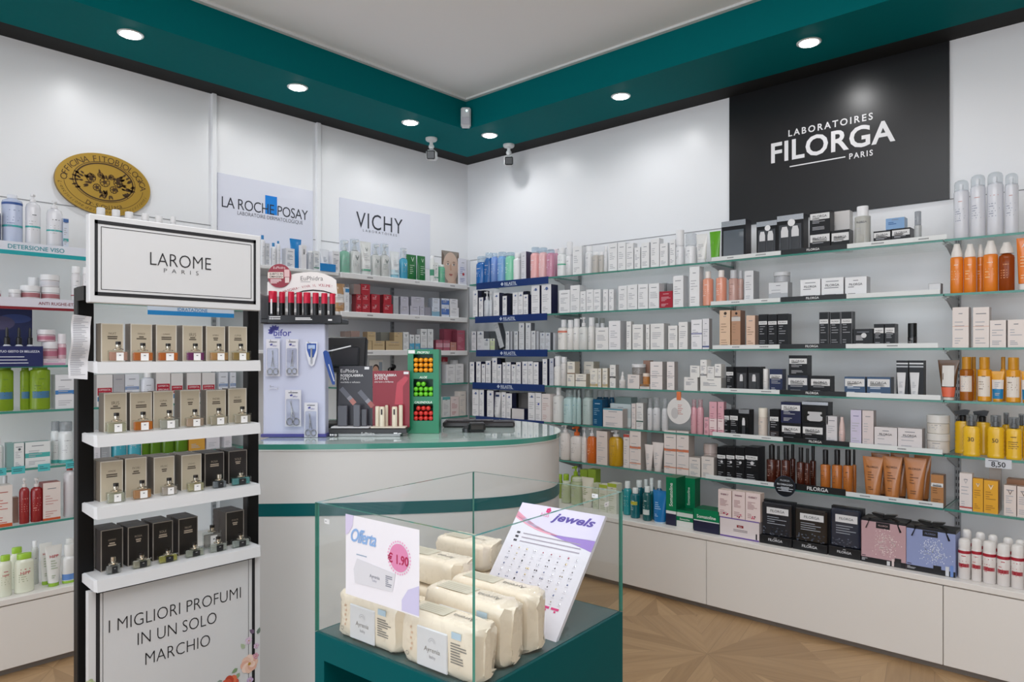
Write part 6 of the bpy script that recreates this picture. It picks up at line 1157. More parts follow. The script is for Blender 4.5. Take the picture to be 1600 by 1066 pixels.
def inset(p, e):
    cx, cy = sum(a for a, b in p) / len(p), sum(b for a, b in p) / len(p); r = []
    for i, (a, b) in enumerate(p):
        q0, q1 = p[i - 1], p[(i + 1) % len(p)]; dx, dy = q1[0] - q0[0], q1[1] - q0[1]; l = math.hypot(dx, dy) or 1; r.append((a - dy / l * e, b + dx / l * e))
    return r
W2 = lambda p: [tuple(cw(a, b)) for a, b in p]
t = empty('sales_counter', (*cw(-.5, 2.85), 0)); tag(t, 'white curved sales counter with green band and glass top', 'counter'); off = t.location
def cpart(poly, z0, z1, mt, name, lab=None, side=None):
    m = MB(); m.vprism([(a - off.x, b - off.y) for a, b in W2(poly)], z0, z1, mt, side); o = m.build(name, t, smooth=35)
    if lab: o['label'] = lab
    return o
CW_ = mat('#cdccca', 0.3, grain=0.03, name='counter_laminate')
cpart(inset(outl, .006), .07, .978, CW_, 'body'); cpart(inset(outl, .05), 0, .07, mat('#6d6a66', 0.5), 'plinth')
cpart(inset(outl, .004), .757, .800, mat('#005558', 0.3, spec=.2), 'green_band', 'petrol green band')
cpart(outl, .982, 1.0, mat('#cfe0dc', 0.06, coat=0.6), 'glass_top', 'pale green glass top', EDGE)
cpart(inset(outl, .002), .978, .982, mat('#e8ecea', 0.3), 'top_lining')
CT = 1.0005
def stand_at(px, zc): p = cw(px_x(px, zc), zc); return (p.x, p.y, CT)
def hgt(y, zc): return CAM.z + (555 - y) / F * zc
def wpx(a, b, zc): return (b - a) / F * zc
# scissors display
zc = 2.58; W_ = wpx(411, 508, zc); H_ = hgt(506, zc) - CT
t = empty('hanging_display', stand_at(459.5, zc), TH); tag(t, 'pale lilac upright panel display of scissors on the counter', 'display')
BX = lambda px: wpx(459.5, px, zc)
BZ = lambda py: hgt(py, zc) - CT
m = MB(); m.cbox(-W_ / 2, W_ / 2, 0, .05, 0, H_, mat('#c6cae0', 0.3), .003); m.build('panel', t, smooth=0)
MB().cbox(-W_ / 2 - .006, W_ / 2 + .006, -.01, .12, 0, .012, mat('#46458c', 0.35), .002).build('foot', t, smooth=0)
m = MB(); lg = mat('#45459c', 0.5); zz = lambda x, y: (405 + x / 5.327, 490 + y / 5.327)
def bp(x, y): a, b = zz(x, y); return BX(a), BZ(b)
x0, zl = bp(120, 165); x1, _ = bp(268, 165); m.text('bifor', (x0 + x1) / 2, bp(195, 160)[1], lg, w=x1 - x0, y=-.0006, bold=.012)
cx, cz = bp(128, 150)
for q in range(6): a = PI * (.28 + q * .16); leaf(m, cx + .004 * math.cos(a), cz + .004 * math.sin(a), a, .021, .0065, lg, -.0006)
lines(m, bp(130, 0)[0], bp(250, 0)[0], bp(0, 206)[1], bp(0, 196)[1], -.0006, 1, lg, random.Random(1)); m.build('logo', t, smooth=0)['label'] = 'violet flower logo and lettering'
MB().tube([(W_ / 2, .02, BZ(549)), (W_ / 2 + .03, -.02, BZ(548)), (wpx(459.5, 551, zc), -.03, BZ(541))], .0025, mat('#d9d9dc', 0.3), 8).build('side_hook', t)
hk = MB()
def hook(x, z): hk.tube([(x, 0, z), (x, -.035, z), (x, -.038, z + .006)], .0013, mat('#c9c9ce', 0.2, 0.8), 6)
PK = [(66, 180, 215, 522, 'scissors with fine straight blades, first of the upper row', 1, 0.0), (230, 332, 215, 518, 'scissors in white packet, second of the upper row', 1, 0.06), (226, 358, 635, 938, 'long-bladed scissors packet below the middle', 1, -.14), (384, 496, 745, 1032, 'nickel scissors packet at the lowest corner', 1, -.1)]
for i, (a, b, c, d, lab, sc_, ro) in enumerate(PK):
    x0, z1 = bp(a, c); x1, z0 = bp(b, d); w_, h_ = x1 - x0, z1 - z0; hook((x0 + x1) / 2, z1 - .008)
    M_ = Matrix.Translation(Vector(t.location)) @ Matrix.Rotation(TH, 4, 'Z')
    o = empty('scissors_packet', M_ @ Vector(((x0 + x1) / 2, -.012 - .003 * (i > 1), z0 + (0.002 if i == 3 else 0))), TH); tag(o, lab + ' of the lilac display', 'scissors', 'packets hung on the lilac display')
    m = MB(); m.cbox(-w_ / 2, w_ / 2, .001, .002, 0, h_, mat('#d9d8e0', 0.35), .0003); leaf(m, -w_ * .1, h_ * .83, 2.4, .008, .003, lg, .0004); leaf(m, -w_ * .08, h_ * .83, 1.6, .008, .003, lg, .0004); m.text('bifor', w_ * .14, h_ * .825, lg, w=w_ * .3, y=.0004); lines(m, -w_ * .3, w_ * .3, h_ * .90, h_ * .95, .0004, 1, mat('#6f6f78', 0.5), random.Random(2), centre=True); m.build('card', o, smooth=0)
    m = MB(); st = mat('#a9a6a0', 0.25, 0.9)
    for sx in (-1, 1):
        R_ = w_ * .19; m.tube([(sx * w_ * .21 + R_ * math.cos(q * PI / 9), -.002, h_ * .13 + R_ * 1.15 * math.sin(q * PI / 9)) for q in range(18)], .0016, st, 6, True)
        m.add([(sx * w_ * .12, -.002 - .0005 * sx, h_ * .24), (sx * w_ * .05, -.002 - .0005 * sx, h_ * .26), (-sx * w_ * .05 + ro * w_, -.002 - .0005 * sx, h_ * .70), (-sx * w_ * .02 + ro * w_, -.002 - .0005 * sx, h_ * .70), (sx * w_ * .03, -.0032, h_ * .4)], [(0, 1, 2, 3), (0, 4, 3)], st)
    m.lathe([(.002, 0), (.002, .001)], st, 10).build('scissors', o, smooth=40)['label'] = 'metal scissors'
    MB().cbox(-w_ * .42, w_ * .42, -.006, .0005, h_ * .03, h_ * .76, glass('#eef0f6', 0.8, .05, .04), .003).build('blister', o, smooth=0)
x0, z1 = bp(394, 238); x1, z0 = bp(490, 440); hook((x0 + x1) / 2 - .004, z1 - .004)
o = empty('nail_clipper_packet', (Matrix.Translation(Vector(t.location)) @ Matrix.Rotation(TH, 4, 'Z')) @ Vector(((x0 + x1) / 2, -.010, z0)), TH); tag(o, 'blue shield-shaped packet with a slim file on the lilac display', 'nail tool', 'packets hung on the lilac display')
w_, h_ = x1 - x0, z1 - z0; sh = [(-.5, 1), (.5, 1), (.48, .55), (.22, .08), (0, 0), (-.22, .08), (-.48, .55)]
MB().prism([(a * w_, b * h_) for a, b in sh], .001, .002, mat('#dfe1ea', 0.3)).build('card', o, smooth=0); m = MB(); m.prism([(a * w_ * .82, .34 * h_ + b * h_ * .60) for a, b in sh], .0002, .0009, mat('#2c52a4', 0.3)); m.rect(-w_ * .3, w_ * .3, h_ * .72, h_ * .88, 0, mat('#a9bde0', 0.4)); m.build('print', o, smooth=0); MB().cbox(-.003, .003, -.004, 0, h_ * .12, h_ * .75, mat('#c3c5ca', 0.2, 0.8), .001).build('file', o)
x0, z1 = bp(120, 608); hook(x0, z1); hk.tube([bp(82, 610)[0:1] + (-.003,) + (bp(82, 610)[1],)] + [(bp(120, 610)[0] + .017 * math.sin(a), -.004, bp(120, 620)[1] - .012 * (1 - math.cos(a)) * .9) for a in (-1.2, -.6, 0, .6, 1.2)] + [bp(160, 610)[0:1] + (-.003,) + (bp(160, 610)[1],)], .0008, mat('#e4e4ea', 0.2), 5); hk.build('hooks', t)
# blue packet on the side hook
x0 = wpx(459.5, 516, zc); b_ = empty('hanging_pouch', (Matrix.Translation(Vector(t.location)) @ Matrix.Rotation(TH, 4, 'Z')) @ Vector((x0, -.012, BZ(601))), TH); tag(b_, 'narrow bright blue packet hanging from the side hook', 'packet')
h_ = BZ(548) - BZ(601); m = MB(); m.loft([[(-.012 * f + s_, -.001, h_ * q), (.010 * f + s_, -.001, h_ * q), (.010 * f + s_, .002, h_ * q), (-.012 * f + s_, .002, h_ * q)] for q, f, s_ in ((0, .4, .016), (.25, .9, .010), (.7, 1.1, -.004), (.95, .9, -.012), (1, .3, -.014))], mat('#1a4490', 0.3)); m.build('packet', b_, smooth=60); MB().tube([(.018, -.003, h_ * .1), (-.002, -.003, h_ * .6)], .0018, mat('#cfd6e6', 0.3), 6).build('contents', b_)
# mascara display on top of the lilac panel
zm = 2.56; HZ = H_ + CT
def mx_(px): return wpx(465, px, zm)
def mz(py): return hgt(py, zm) - HZ
z5 = lambda x, y: (mx_(400 + x / 8.88), mz(400 + y / 8.88))
p = cw(px_x(465, zm), zm); t = empty('mascara_display', (p.x, p.y, HZ + .0005), TH); tag(t, 'mascara display with arched white header on top of the lilac panel', 'display')
m = MB(); x0, x1 = z5(55, 0)[0], z5(1190, 0)[0]; zt = z5(0, 830)[1]; m.cbox(x0, x1, .0, .11, 0, max(zt, .03) * .6, mat('#17171a', 0.3), .003); m.cbox(z5(160, 0)[0], x1, -.004, .0, 0.0, max(zt, .03), mat('#202024', 0.25), .002); m.prism([(x0, 0), (x0 + .004, 0), (x0 + .004, z5(0, 540)[1]), (x0, z5(0, 520)[1])], .0, .11, mat('#55565a', 0.4)); m.build('tray', t, smooth=0)
m = MB(); tw = mat('#e2e2e4', 0.5); lines(m, z5(190, 0)[0], z5(350, 0)[0], z5(0, 890)[1], z5(0, 835)[1], -.0046, 2, tw, random.Random(2)); m.disc(*z5(200, 875), .003, .003, tw, -.0046, 12); m.disc(*z5(236, 875), .003, .003, tw, -.0046, 12); lines(m, z5(550, 0)[0], z5(830, 0)[0], z5(0, 895)[1], z5(0, 855)[1], -.0046, 2, tw, random.Random(5)); m.rect(z5(1005, 0)[0], z5(1060, 0)[0], z5(0, 902)[1], z5(0, 880)[1], -.0046, tw); m.build('tray_print', t, smooth=0)
P = [z5(45, 540), z5(1050, 540), z5(1030, 300)] + [z5(x, y) for x, y in ((960, 255), (860, 212), (760, 190), (660, 186), (560, 192), (460, 205), (380, 225), (250, 300), (45, 330))]
m = MB(); m.prism(P, .085, .087, mat('#e6e2e0', 0.4)); hc = m.build('header_card', t, smooth=0)
m = MB(); x0, x1 = z5(522, 0)[0], z5(842, 0)[0]; m.text('EuPhidra', (x0 + x1) / 2, z5(680, 278)[1], mat('#5a5a5e', 0.5), w=x1 - x0, y=.0845, bold=-.006); lines(m, x0, x1, z5(0, 335)[1], z5(0, 322)[1], .0845, 1, mat('#9a9a9e', 0.5), random.Random(1))
s_ = 'MASCARA, VIVA IL VOLUME!'; n = len(s_)
for q, ch in enumerate(s_):
    if ch == ' ': continue
    f = (q + .5) / n; X = 270 + 715 * f; Y = 480 - 105 * math.sin(PI * min(1, f * .62 + .02)) + 40 * max(0, f - .75); a = math.atan(105 * PI * .62 * math.cos(PI * min(1, f * .62 + .02)) / 715)
    m.text(ch, *z5(X, Y), mat('#b04a58', 0.5), h=.0095 * ((text_geo(ch, -.004)[5] - text_geo(ch, -.004)[4]) / .7), y=.0844, rot=a, bold=-.004)
A = [z5(430, 495), z5(560, 452), z5(700, 438), z5(850, 452), z5(1030, 505), z5(1030, 520), z5(850, 470), z5(700, 458), z5(560, 470), z5(430, 510)]
m.add([(a, .0843, b) for a, b in A], [(0, 1, 8, 9), (1, 2, 7, 8), (2, 3, 6, 7), (3, 4, 5, 6)], mat('#1d1b1c', 0.4)); m.build('header_print', hc, smooth=0)
cx, cz = z5(222, 242); R_ = z5(392, 0)[0] - cx; m = MB(); m.prism([(cx + R_ * math.cos(2 * PI * q / 40), cz + R_ * math.sin(2 * PI * q / 40)) for q in range(40)], .081, .083, mat('#8f1d32', 0.35)); bd = m.build('round_badge', t); bd['label'] = 'dark red round gift badge'
m = MB(); yy = .0804; m.rect(cx - R_ * .97, cx + R_ * .35, cz - R_ * .22, cz + R_ * .3, yy, mat('#e0d4cc', 0.4)); ik = mat('#3a2426', 0.5); m.text('SUBITO IN', cx - R_ * .27, cz + R_ * .15, ik, w=R_ * 1.1, y=yy - .0004, bold=.02); m.text('OMAGGIO', cx - R_ * .27, cz - R_ * .08, ik, w=R_ * 1.1, y=yy - .0004, bold=.02)
pk_ = mat('#e6d2d2', 0.5); m.text('EuPhidra', cx, cz + R_ * .68, pk_, w=R_ * 1.0, y=yy); lines(m, cx - R_ * .75, cx + R_ * .3, cz - R_ * .66, cz - R_ * .28, yy, 4, pk_, random.Random(6)); m.rect(cx + R_ * .42, cx + R_ * .86, cz - R_ * .1, cz + R_ * .52, yy - .0001, mat('#d8b4b4', 0.4)); m.rect(cx + R_ * .48, cx + R_ * .84, cz - R_ * .6, cz - R_ * .14, yy - .0001, mat('#d9c4c0', 0.4)); m.build('badge_print', bd, smooth=0)
for i, (a, b) in enumerate(((140, 255), (268, 352), (418, 502), (520, 602), (632, 730), (762, 846), (884, 968), (1000, 1078))):
    x0, x1 = z5(a, 0)[0], z5(b, 0)[0]; r = (x1 - x0) / 2; zt = z5(0, 482 + i * 5)[1]; zb_ = max(zt * .0, .018); zs = z5(0, 640 + i * 3)[1]
    yy = .012 + r + (.02 if i in (1,) else 0) + (.012 if i in (3,) else 0)
    M_ = Matrix.Translation(Vector(t.location)) @ Matrix.Rotation(TH, 4, 'Z'); loc = M_ @ Vector(((x0 + x1) / 2, yy, .0185))
    m = MB(); m.lathe([(r * .98, 0), (r, .002), (r, zs - .019)], mat('#0f0e10', 0.12), 20); o = m.build('mascara', loc, rot=TH, smooth=40) if False else m.build('mascara', None, loc, TH, 40)
    tag(o, '%s mascara with red cap counted from the badge end of the display' % NUM[i], 'mascara', 'mascaras in the arched display')
    MB().lathe([(r * 1.01, zs - .019), (r * 1.01, zt - .021), (r * .95, zt - .0185)], mat('#c3203e', 0.15, 0.2), 20).build('cap', o, smooth=40)
    if i == 0: m = MB(); m.rect(-.003, .003, (zs - .019) * .3, (zs - .019) * 1.2, -r * 1.03, tw); m.build('label', o, smooth=0)
# lipstick display
zl_ = 2.60; t = empty('lipstick_display', stand_at(575.5, zl_), TH); tag(t, 'two-card lipstick display, one card dark and one red, on a black tray', 'display')
zk = lambda x, y: (wpx(575.5, 500 + x / 5.33, zl_), hgt(500 + y / 5.33, zl_) - CT)
m = MB(); m.cbox(zk(150, 0)[0], zk(668, 0)[0], .0, .075, 0, .012, mat('#d6d6d8', 0.35), .002); m.build('plinth', t, smooth=0)
m = MB(); m.cbox(zk(78, 0)[0], zk(728, 0)[0], -.012, .08, .012, zk(0, 905)[1], mat('#1b1a1d', 0.3), .002); m.build('tray', t, smooth=0)
tz = zk(0, 905)[1]; m = MB(); m.text('EuPhidra', *zk(405, 945), tw, w=zk(460, 0)[0] - zk(350, 0)[0], y=-.0126); m.disc(*zk(95, 955), .0035, .0035, tw, -.0126, 12); m.disc(*zk(113, 955), .0035, .0035, tw, -.0126, 12); m.rect(zk(618, 0)[0], zk(650, 0)[0], zk(0, 947)[1], zk(0, 936)[1], -.0126, tw); lines(m, zk(125, 0)[0], zk(180, 0)[0], zk(0, 962)[1], zk(0, 950)[1], -.0126, 1, tw, random.Random(1)); lines(m, zk(655, 0)[0], zk(715, 0)[0], zk(0, 948)[1], zk(0, 938)[1], -.0126, 1, tw, random.Random(1)); m.build('tray_print', t, smooth=0)
m = MB(); x0, x1 = zk(112, 0)[0], zk(412, 0)[0]; m.prism([(x0, tz), (x1, tz), (x1, zk(0, 385)[1]), (zk(130, 0)[0], zk(0, 388)[1])], .055, .058, mat('#34343c', 0.35)); c1 = m.build('dark_card', t, smooth=0); c1['label'] = 'charcoal card with lettering'
m = MB(); x0, x1 = zk(414, 0)[0], zk(728, 0)[0]; m.prism([(x0, tz), (x1, tz), (x1, zk(0, 425)[1]), (x0, zk(0, 428)[1])], .055, .058, mat('#86142a', 0.35)); c2 = m.build('red_card', t, smooth=0); c2['label'] = 'crimson card with lettering'
def ctext(m, s, xa, xb, y, h=None, bold=0.01, mt=tw): a, b = zk(xa, 0)[0], zk(xb, 0)[0]; m.text(s, (a + b) / 2, zk(0, y)[1], mt, w=b - a, h=h, y=.0545, bold=bold)
m = MB(); ctext(m, 'EuPhidra', 142, 290, 428, bold=-.004); ctext(m, 'ROSSOLABBRA', 142, 334, 466, bold=.02); ctext(m, 'MAT', 142, 218, 494, bold=-.008); ctext(m, 'morbido e vellutato', 142, 308, 523, bold=0)
def stick(m, x, y, a, l, wd, cb, ct_):
    c, s_ = math.cos(a), math.sin(a); X, Z = zk(x, y)
    for q0, q1, col in ((0, .55, cb), (.55, .72, '#8a8a92'), (.72, 1, ct_)): m.add([(X + l * q * c - g * wd * s_, .0544, Z + l * q * s_ + g * wd * c) for q, g in ((q0, -1), (q1, -1), (q1, 1), (q0, 1))], [(0, 1, 2, 3)], mat(col, 0.3))
stick(m, 145, 575, -.85, .078, .009, '#5f616c', '#b4756c'); stick(m, 300, 600, -.85, .078, .009, '#5f616c', '#a35a55'); m.rect(zk(345, 0)[0], zk(385, 0)[0], zk(0, 415)[1], zk(0, 393)[1], .0543, mat('#d9d9dc', 0.4)); m.build('dark_card_print', c1, smooth=0)
m = MB(); ctext(m, 'ROSSOLABBRA', 430, 618, 464, bold=.02); ctext(m, 'SHINE', 430, 545, 490, bold=-.008); ctext(m, 'una luce e brillante', 430, 590, 520, bold=0); a, b = zk(600, 0)[0], zk(672, 0)[0]; m.add([(a, .0544, zk(0, 715)[1]), (b, .0544, zk(0, 715)[1]), (b, .0544, zk(0, 560)[1]), (zk(722, 0)[0], .0544, zk(0, 490)[1]), (zk(690, 0)[0], .0544, zk(0, 470)[1]), (zk(620, 0)[0], .0544, zk(0, 530)[1])], [(0, 1, 2, 3, 4, 5)], mat('#b01f38', 0.25)); m.rect(zk(678, 0)[0], zk(720, 0)[0], zk(0, 456)[1], zk(0, 434)[1], .0543, mat('#d9d9dc', 0.4)); m.build('red_card_print', c2, smooth=0)
def tbl(x0, x1, nm, mt): a, b = zk(x0, 0)[0], zk(x1, 0)[0]; m = MB(); m.cbox(a, b, .0, .05, tz, tz + .006, mt, .002); return m.build(nm, t, smooth=0)
tbl(88, 410, 'tester_plate', mat('#c9c9cb', 0.3)); tbl(418, 712, 'tester_plate', mat('#d9cfbf', 0.3))
for i, (a, b, tp, bt_, c, nm) in enumerate(((447, 486, 725, 880, '#ddd2bd', 'first'), (490, 535, 725, 900, '#ddd2bd', 'second'), (524, 552, 718, 850, '#d6cbb6', 'third'), (594, 640, 725, 900, '#ddd2bd', 'fourth'), (643, 679, 715, 880, '#ddd2bd', 'fifth'), (135, 215, 720, 880, '#55565e', 'first'), (275, 330, 710, 890, '#5b5c64', 'second'), (332, 378, 750, 880, '#55565e', 'third'))):
    x0, x1 = zk(a, 0)[0], zk(b, 0)[0]; h_ = zk(0, tp)[1] - tz - .006; yy = (.012, .03, .042)[0 if i in (1, 3, 6) else 2 if i == 2 else 1]
    loc = (Matrix.Translation(Vector(t.location)) @ Matrix.Rotation(TH, 4, 'Z')) @ Vector(((x0 + x1) / 2, yy, tz + .0063)); r = (x1 - x0) / 2 if i < 5 else .009
    m = MB(); mt_2 = mat(c, 0.35); m.lathe([(r, 0), (r, h_ * .94), (r * .85, h_)], mt_2, 18) if i < 5 else m.cbox(-(x1 - x0) / 2, (x1 - x0) / 2, -r, r, 0, h_, mt_2, .002)
    if i in (1, 3): m.rect(-.003, .003, h_ * .6, h_ * .88, -r * 1.04, mat('#2a2426', 0.4))
    o = m.build('lipstick', loc=loc, rot=TH, smooth=40); tag(o, ('%s cream-coloured lipstick from the dark card\'s side on the red card\'s plate' if i < 5 else '%s dark grey square lipstick on the dark card\'s plate') % nm, 'lipstick', 'lipsticks in the two-card display')
# green lip balm tower
zg = 2.70; t = empty('lip_balm_tower', stand_at(661, zg), TH); tag(t, 'tall green counter box with three windows of round lip balms', 'display')
gk = lambda x, y: (wpx(661, 500 + x / 5.33, zg), hgt(500 + y / 5.33, zg) - CT)
GR = mat('#0d7a55', 0.35); xs = [gk(730, 0)[0], gk(990, 0)[0]]; wn = [(778, 942, 285, 438, 'PROPOLI', '#e89a1c', (4, 4, 4), 'orange'), (778, 942, 492, 638, 'ALOE', '#6cc92e', (2, 4, 4), 'lime green'), (778, 942, 700, 840, 'CALENDOLA', '#d0352e', (3, 4, 4), 'red')]
zs = [0] + [gk(0, v)[1] for w3 in reversed(wn) for v in (w3[3], w3[2])] + [gk(0, 245)[1]]; xa, xb = gk(778, 0)[0], gk(942, 0)[0]
m = MB(); m.box(xs[0], xa, 0, .004, 0, zs[-1], GR); m.box(xb, xs[1], 0, .004, 0, zs[-1], GR)
for q in range(0, len(zs) - 1, 2): m.box(xa, xb, 0, .004, zs[q], zs[q + 1], GR)
m.box(xs[0], xs[0] + .002, .004, .09, 0, zs[-1], GR); m.box(xs[1] - .002, xs[1], .004, .09, 0, zs[-1], GR); m.box(xs[0], xs[1], .088, .09, 0, zs[-1], GR); m.box(xs[0], xs[1], .004, .09, zs[-1] - .002, zs[-1], GR); m.build('box', t, smooth=0)
m = MB()
for a, b, c, d, s_, col, rw, cn in wn:
    cx, cz = gk((a + b) / 2, c - 14); MB().text(s_, cx, cz, mat('#e6efe6', 0.5), h=.0085, y=-.0004, bold=.02, shear=.2).build('window_title', t, smooth=0)
m.rect(gk(735, 0)[0], gk(790, 0)[0], gk(0, 280)[1], gk(0, 252)[1], -.0004, mat('#e2e2e4', 0.4)); m.build('price_sticker', t, smooth=0)
inner = mat('#16201a', 0.6)
M_ = Matrix.Translation(Vector(t.location)) @ Matrix.Rotation(TH, 4, 'Z')
for a, b, c, d, s_, col, rw, cn in wn:
    x0, x1 = gk(a, 0)[0], gk(b, 0)[0]; z0 = gk(0, d)[1]; z1 = gk(0, c)[1]; n = 4; dx = (x1 - x0) / n; r = dx * .47; dz = min((z1 - z0) / 3, dx * 1.02)
    MB().box(x0 - .002, x1 + .002, .006, .086, z0 - .003, z0 - .001, inner).build('inner_tray', t, smooth=0)
    for j, cnt in enumerate(reversed(rw)):
        for q in range(cnt):
            cx = (x0 + x1) / 2 + (q - (cnt - 1) / 2) * dx - (dx * .5 if cnt == 2 else 0); cz = z0 + r + j * dz
            m = MB(); prof = [(r * math.sin(PI / 2 * u), -r * math.cos(PI / 2 * u) * .9) for u in (.05, .25, .5, .75, 1)] + [(r, .05)]
            m.lathe(prof, mat(col, 0.25), 16); m.shift(tilt=-PI / 2); o = m.build('lip_balm', loc=M_ @ Vector((cx, .002, cz)), rot=TH, smooth=50)
            tag(o, 'round %s lip balm, %s in the %s row of its window' % (cn, NUM[q], ('bottom', 'middle', 'top')[j]), 'lip balm', '%s lip balms in the green tower' % cn)
# till screen, tray and reader
zq = 2.95; t = empty('till_monitor', stand_at(540, zq), TH); tag(t, 'black till monitor seen from behind on the counter', 'monitor')
w_ = wpx(505, 568, zq); h1 = hgt(526, zq) - CT; h0 = hgt(575, zq) - CT; kb = mat('#15161a', 0.35)
m = MB(); m.cbox(-w_ / 2, w_ / 2, -.02, .02, 0, h1 - h0 + .02, kb, .006); m.cbox(-w_ * .35, w_ * .35, -.035, -.02, .02, (h1 - h0) * .8, mat('#22242a', 0.3), .006); m.shift(tilt=math.radians(-14), dz=h0 - .02); m.build('screen', t, smooth=0)
m = MB(); m.cbox(-.04, .04, .0, .05, .015, h0 + .02, kb, .006); m.build('stand_column', t, smooth=0); m = MB(); m.cbox(-.10, .10, -.05, .12, 0, .018, kb, .006); m.build('stand_foot', t, smooth=0)
p = stand_at(748, 2.92); t = empty('cash_tray', p, TH); tag(t, 'long flat black device lying on the glass counter top', 'till device')
w_ = wpx(690, 803, 2.92); m = MB(); m.cbox(-w_ / 2, w_ / 2, 0, .10, .0, .024, mat('#1f1a1c', 0.25), .006); m.build('body', t, smooth=0); m = MB(); m.cbox(-w_ * .45, w_ * .2, .02, .085, .0245, .027, mat('#2c2a2e', 0.15), .002); m.build('top_plate', t, smooth=0)
t = empty('card_reader', stand_at(742, 2.74), TH + .1); tag(t, 'small black card reader in front of the long flat device', 'card reader')
w_ = wpx(727, 760, 2.74); m = MB(); m.cbox(-w_ * .3, w_ * .5, -.02, .05, .004, .036, mat('#16181a', 0.2), .007); m.build('body', t, smooth=0); m = MB(); m.lathe([(.018, 0), (.018, .014), (.012, .02)], mat('#3a3c3e', 0.15, 0.3), 18, -w_ * .38, .012); m.build('knob', t); m = MB(); m.cbox(-w_ * .2, w_ * .4, -.0215, -.019, .012, .03, mat('#33302e', 0.1), .002); m.build('screen', t, smooth=0)
# photo booklet and gift bow on the low shelf behind the counter
a, b = on_left(500 + 410 / 5.33, .24)[0], on_left(500 + 520 / 5.33, .24)[0]; h_ = on_left(587, .24, 562)[1] - S[3]
m = MB(); m.box(0, b - a, -.004, 0, 0, h_, mat('#c9c4bf', 0.4)); m.disc((b - a) * .45, h_ * .55, (b - a) * .22, h_ * .2, mat('#c99a84', 0.5), -.0046, 18); m.disc((b - a) * .48, h_ * .66, (b - a) * .24, h_ * .16, mat('#3a2a24', 0.5), -.0043, 18); m.rect((b - a) * .7, (b - a) * .96, h_ * .1, h_ * .9, -.0045, mat('#7f8a94', 0.5))
tag(m.build('photo_booklet', loc=(.24, a, S[3] + .0003), rot=PI / 2, smooth=0), 'photo booklet standing on the glass shelf behind the red lipstick card', 'booklet')
a, b = on_left(600, .22)[0], on_left(624, .22)[0]; m = MB(); c = (a + b) / 2
for q in range(9):
    an = q * 2.4; r = .03; m.loft([[(x, y_, z_) for x, y_, z_ in ((0, -.01, .05), (0, .01, .05), (.001, .01, .052), (.001, -.01, .052))]] + [[(r * math.sin(u) * math.cos(an), dy + r * .4 * math.sin(u) * math.sin(an), .06 + .02 * (q % 3) + r * (1 - math.cos(u)) * .6 + e) for dy, e in ((-.009, 0), (.009, 0), (.009, .0015), (-.009, .0015))] for u in (.5, 1.2, 1.9, 2.6, 3.1)], mat('#0e0e10', 0.2))
m.cbox(-.05, .05, -.02, .03, 0, .05, mat('#17171a', 0.35), .003); tag(m.build('gift_bag', loc=(.22, c, S[3] + .0003), rot=PI / 2, smooth=50), 'black gift parcel with a glossy black bow behind the counter', 'gift')
# ================================================================== GLASS DISPLAY CASE
AC = .672; NX, NZ = -.0914, 1.754; L1, L2 = .653, .732; CZ0, CZ1 = .455, .850
K = 7 / 9; MB.K = K; ZO = 1.3 * (1 - K); FL0 = -ZO / K      # the case's own units are 7/9 of a metre; FL0 is the floor in them
p0 = cw(NX * K, NZ * K); CR = TH - AC; CM = Matrix.Translation(Vector((p0.x, p0.y, ZO))) @ Matrix.Rotation(CR, 4, 'Z')
def cloc(x, y, z=0.0): return CM @ Vector((x * K, y * K, z * K))
t = empty('display_case', (p0.x, p0.y, ZO), CR); tag(t, 'open-topped glass display case on a petrol green base with a dark niche', 'display case')
TB = mat('#00565a', 0.45, grain=0.03, name='green_lacquer', spec=0.08); e = .045; zt = CZ0 - .078
m = MB(); m.box(-L1, 0, 0, L2, zt, CZ0 - .001, TB); m.box(-L1, -L1 + e, 0, L2, FL0, zt, TB); m.box(-e, 0, 0, L2, FL0, zt, TB); m.box(-L1 + e, -e, L2 - .02, L2, FL0, zt, TB); m.box(-L1 + e, -e, .0, L2, FL0, FL0 + .06, TB); m.build('base', t, smooth=0)
MB().box(-L1 + e, -e, L2 * .55, L2 * .57, FL0 + .06, zt, mat('#0d1012', 0.6)).build('niche_back', t, smooth=0)
MB().box(-L1 + .01, -.01, .01, L2 - .01, CZ0 - .001, CZ0 + .001, mat('#3f5f62', 0.12)).build('case_floor', t, smooth=0)
gm = glass('#fdfefe', 0.55); g = .009
def pane(x0, x1, y0, y1, nm):
    m = MB(); z0, z1 = CZ0, CZ1
    if x1 - x0 > y1 - y0: fs = [((x0, y0), (x1, y0)), ((x1, y1), (x0, y1))]; es = [((x1, y0), (x1, y1)), ((x0, y1), (x0, y0))]
    else: fs = [((x1, y0), (x1, y1)), ((x0, y1), (x0, y0))]; es = [((x0, y0), (x1, y0)), ((x1, y1), (x0, y1))]
    for (a, b), (c, d) in fs: m.quad((a, b, z0), (c, d, z0), (c, d, z1), (a, b, z1), gm)
    for (a, b), (c, d) in es: m.quad((a, b, z0), (c, d, z0), (c, d, z1), (a, b, z1), EDGE)
    m.quad((x0, y0, z1), (x1, y0, z1), (x1, y1, z1), (x0, y1, z1), EDGE); return m.build(nm, t, smooth=0)
pane(-L1, -g, 0, g, 'glass_pane'); pane(-g, 0, 0, L2, 'glass_pane'); pane(-L1, -g, L2 - g, L2, 'glass_pane'); pane(-L1, -L1 + g, g, L2 - g, 'glass_pane')
def stick_on(x, y, z, rot, nm, lab):
    m = MB(); m.cbox(-.012, .012, -.0008, 0, -.007, .007, mat('#e0e2e4', 0.4), .0003); lines(m, -.008, .008, -.003, .004, -.0011, 1, mat('#9a9ca0', 0.5), random.Random(1))
    tag(m.build(nm, loc=cloc(x, y, z), rot=CR + rot, smooth=0), lab, 'sticker', 'small white stickers on the glass case')
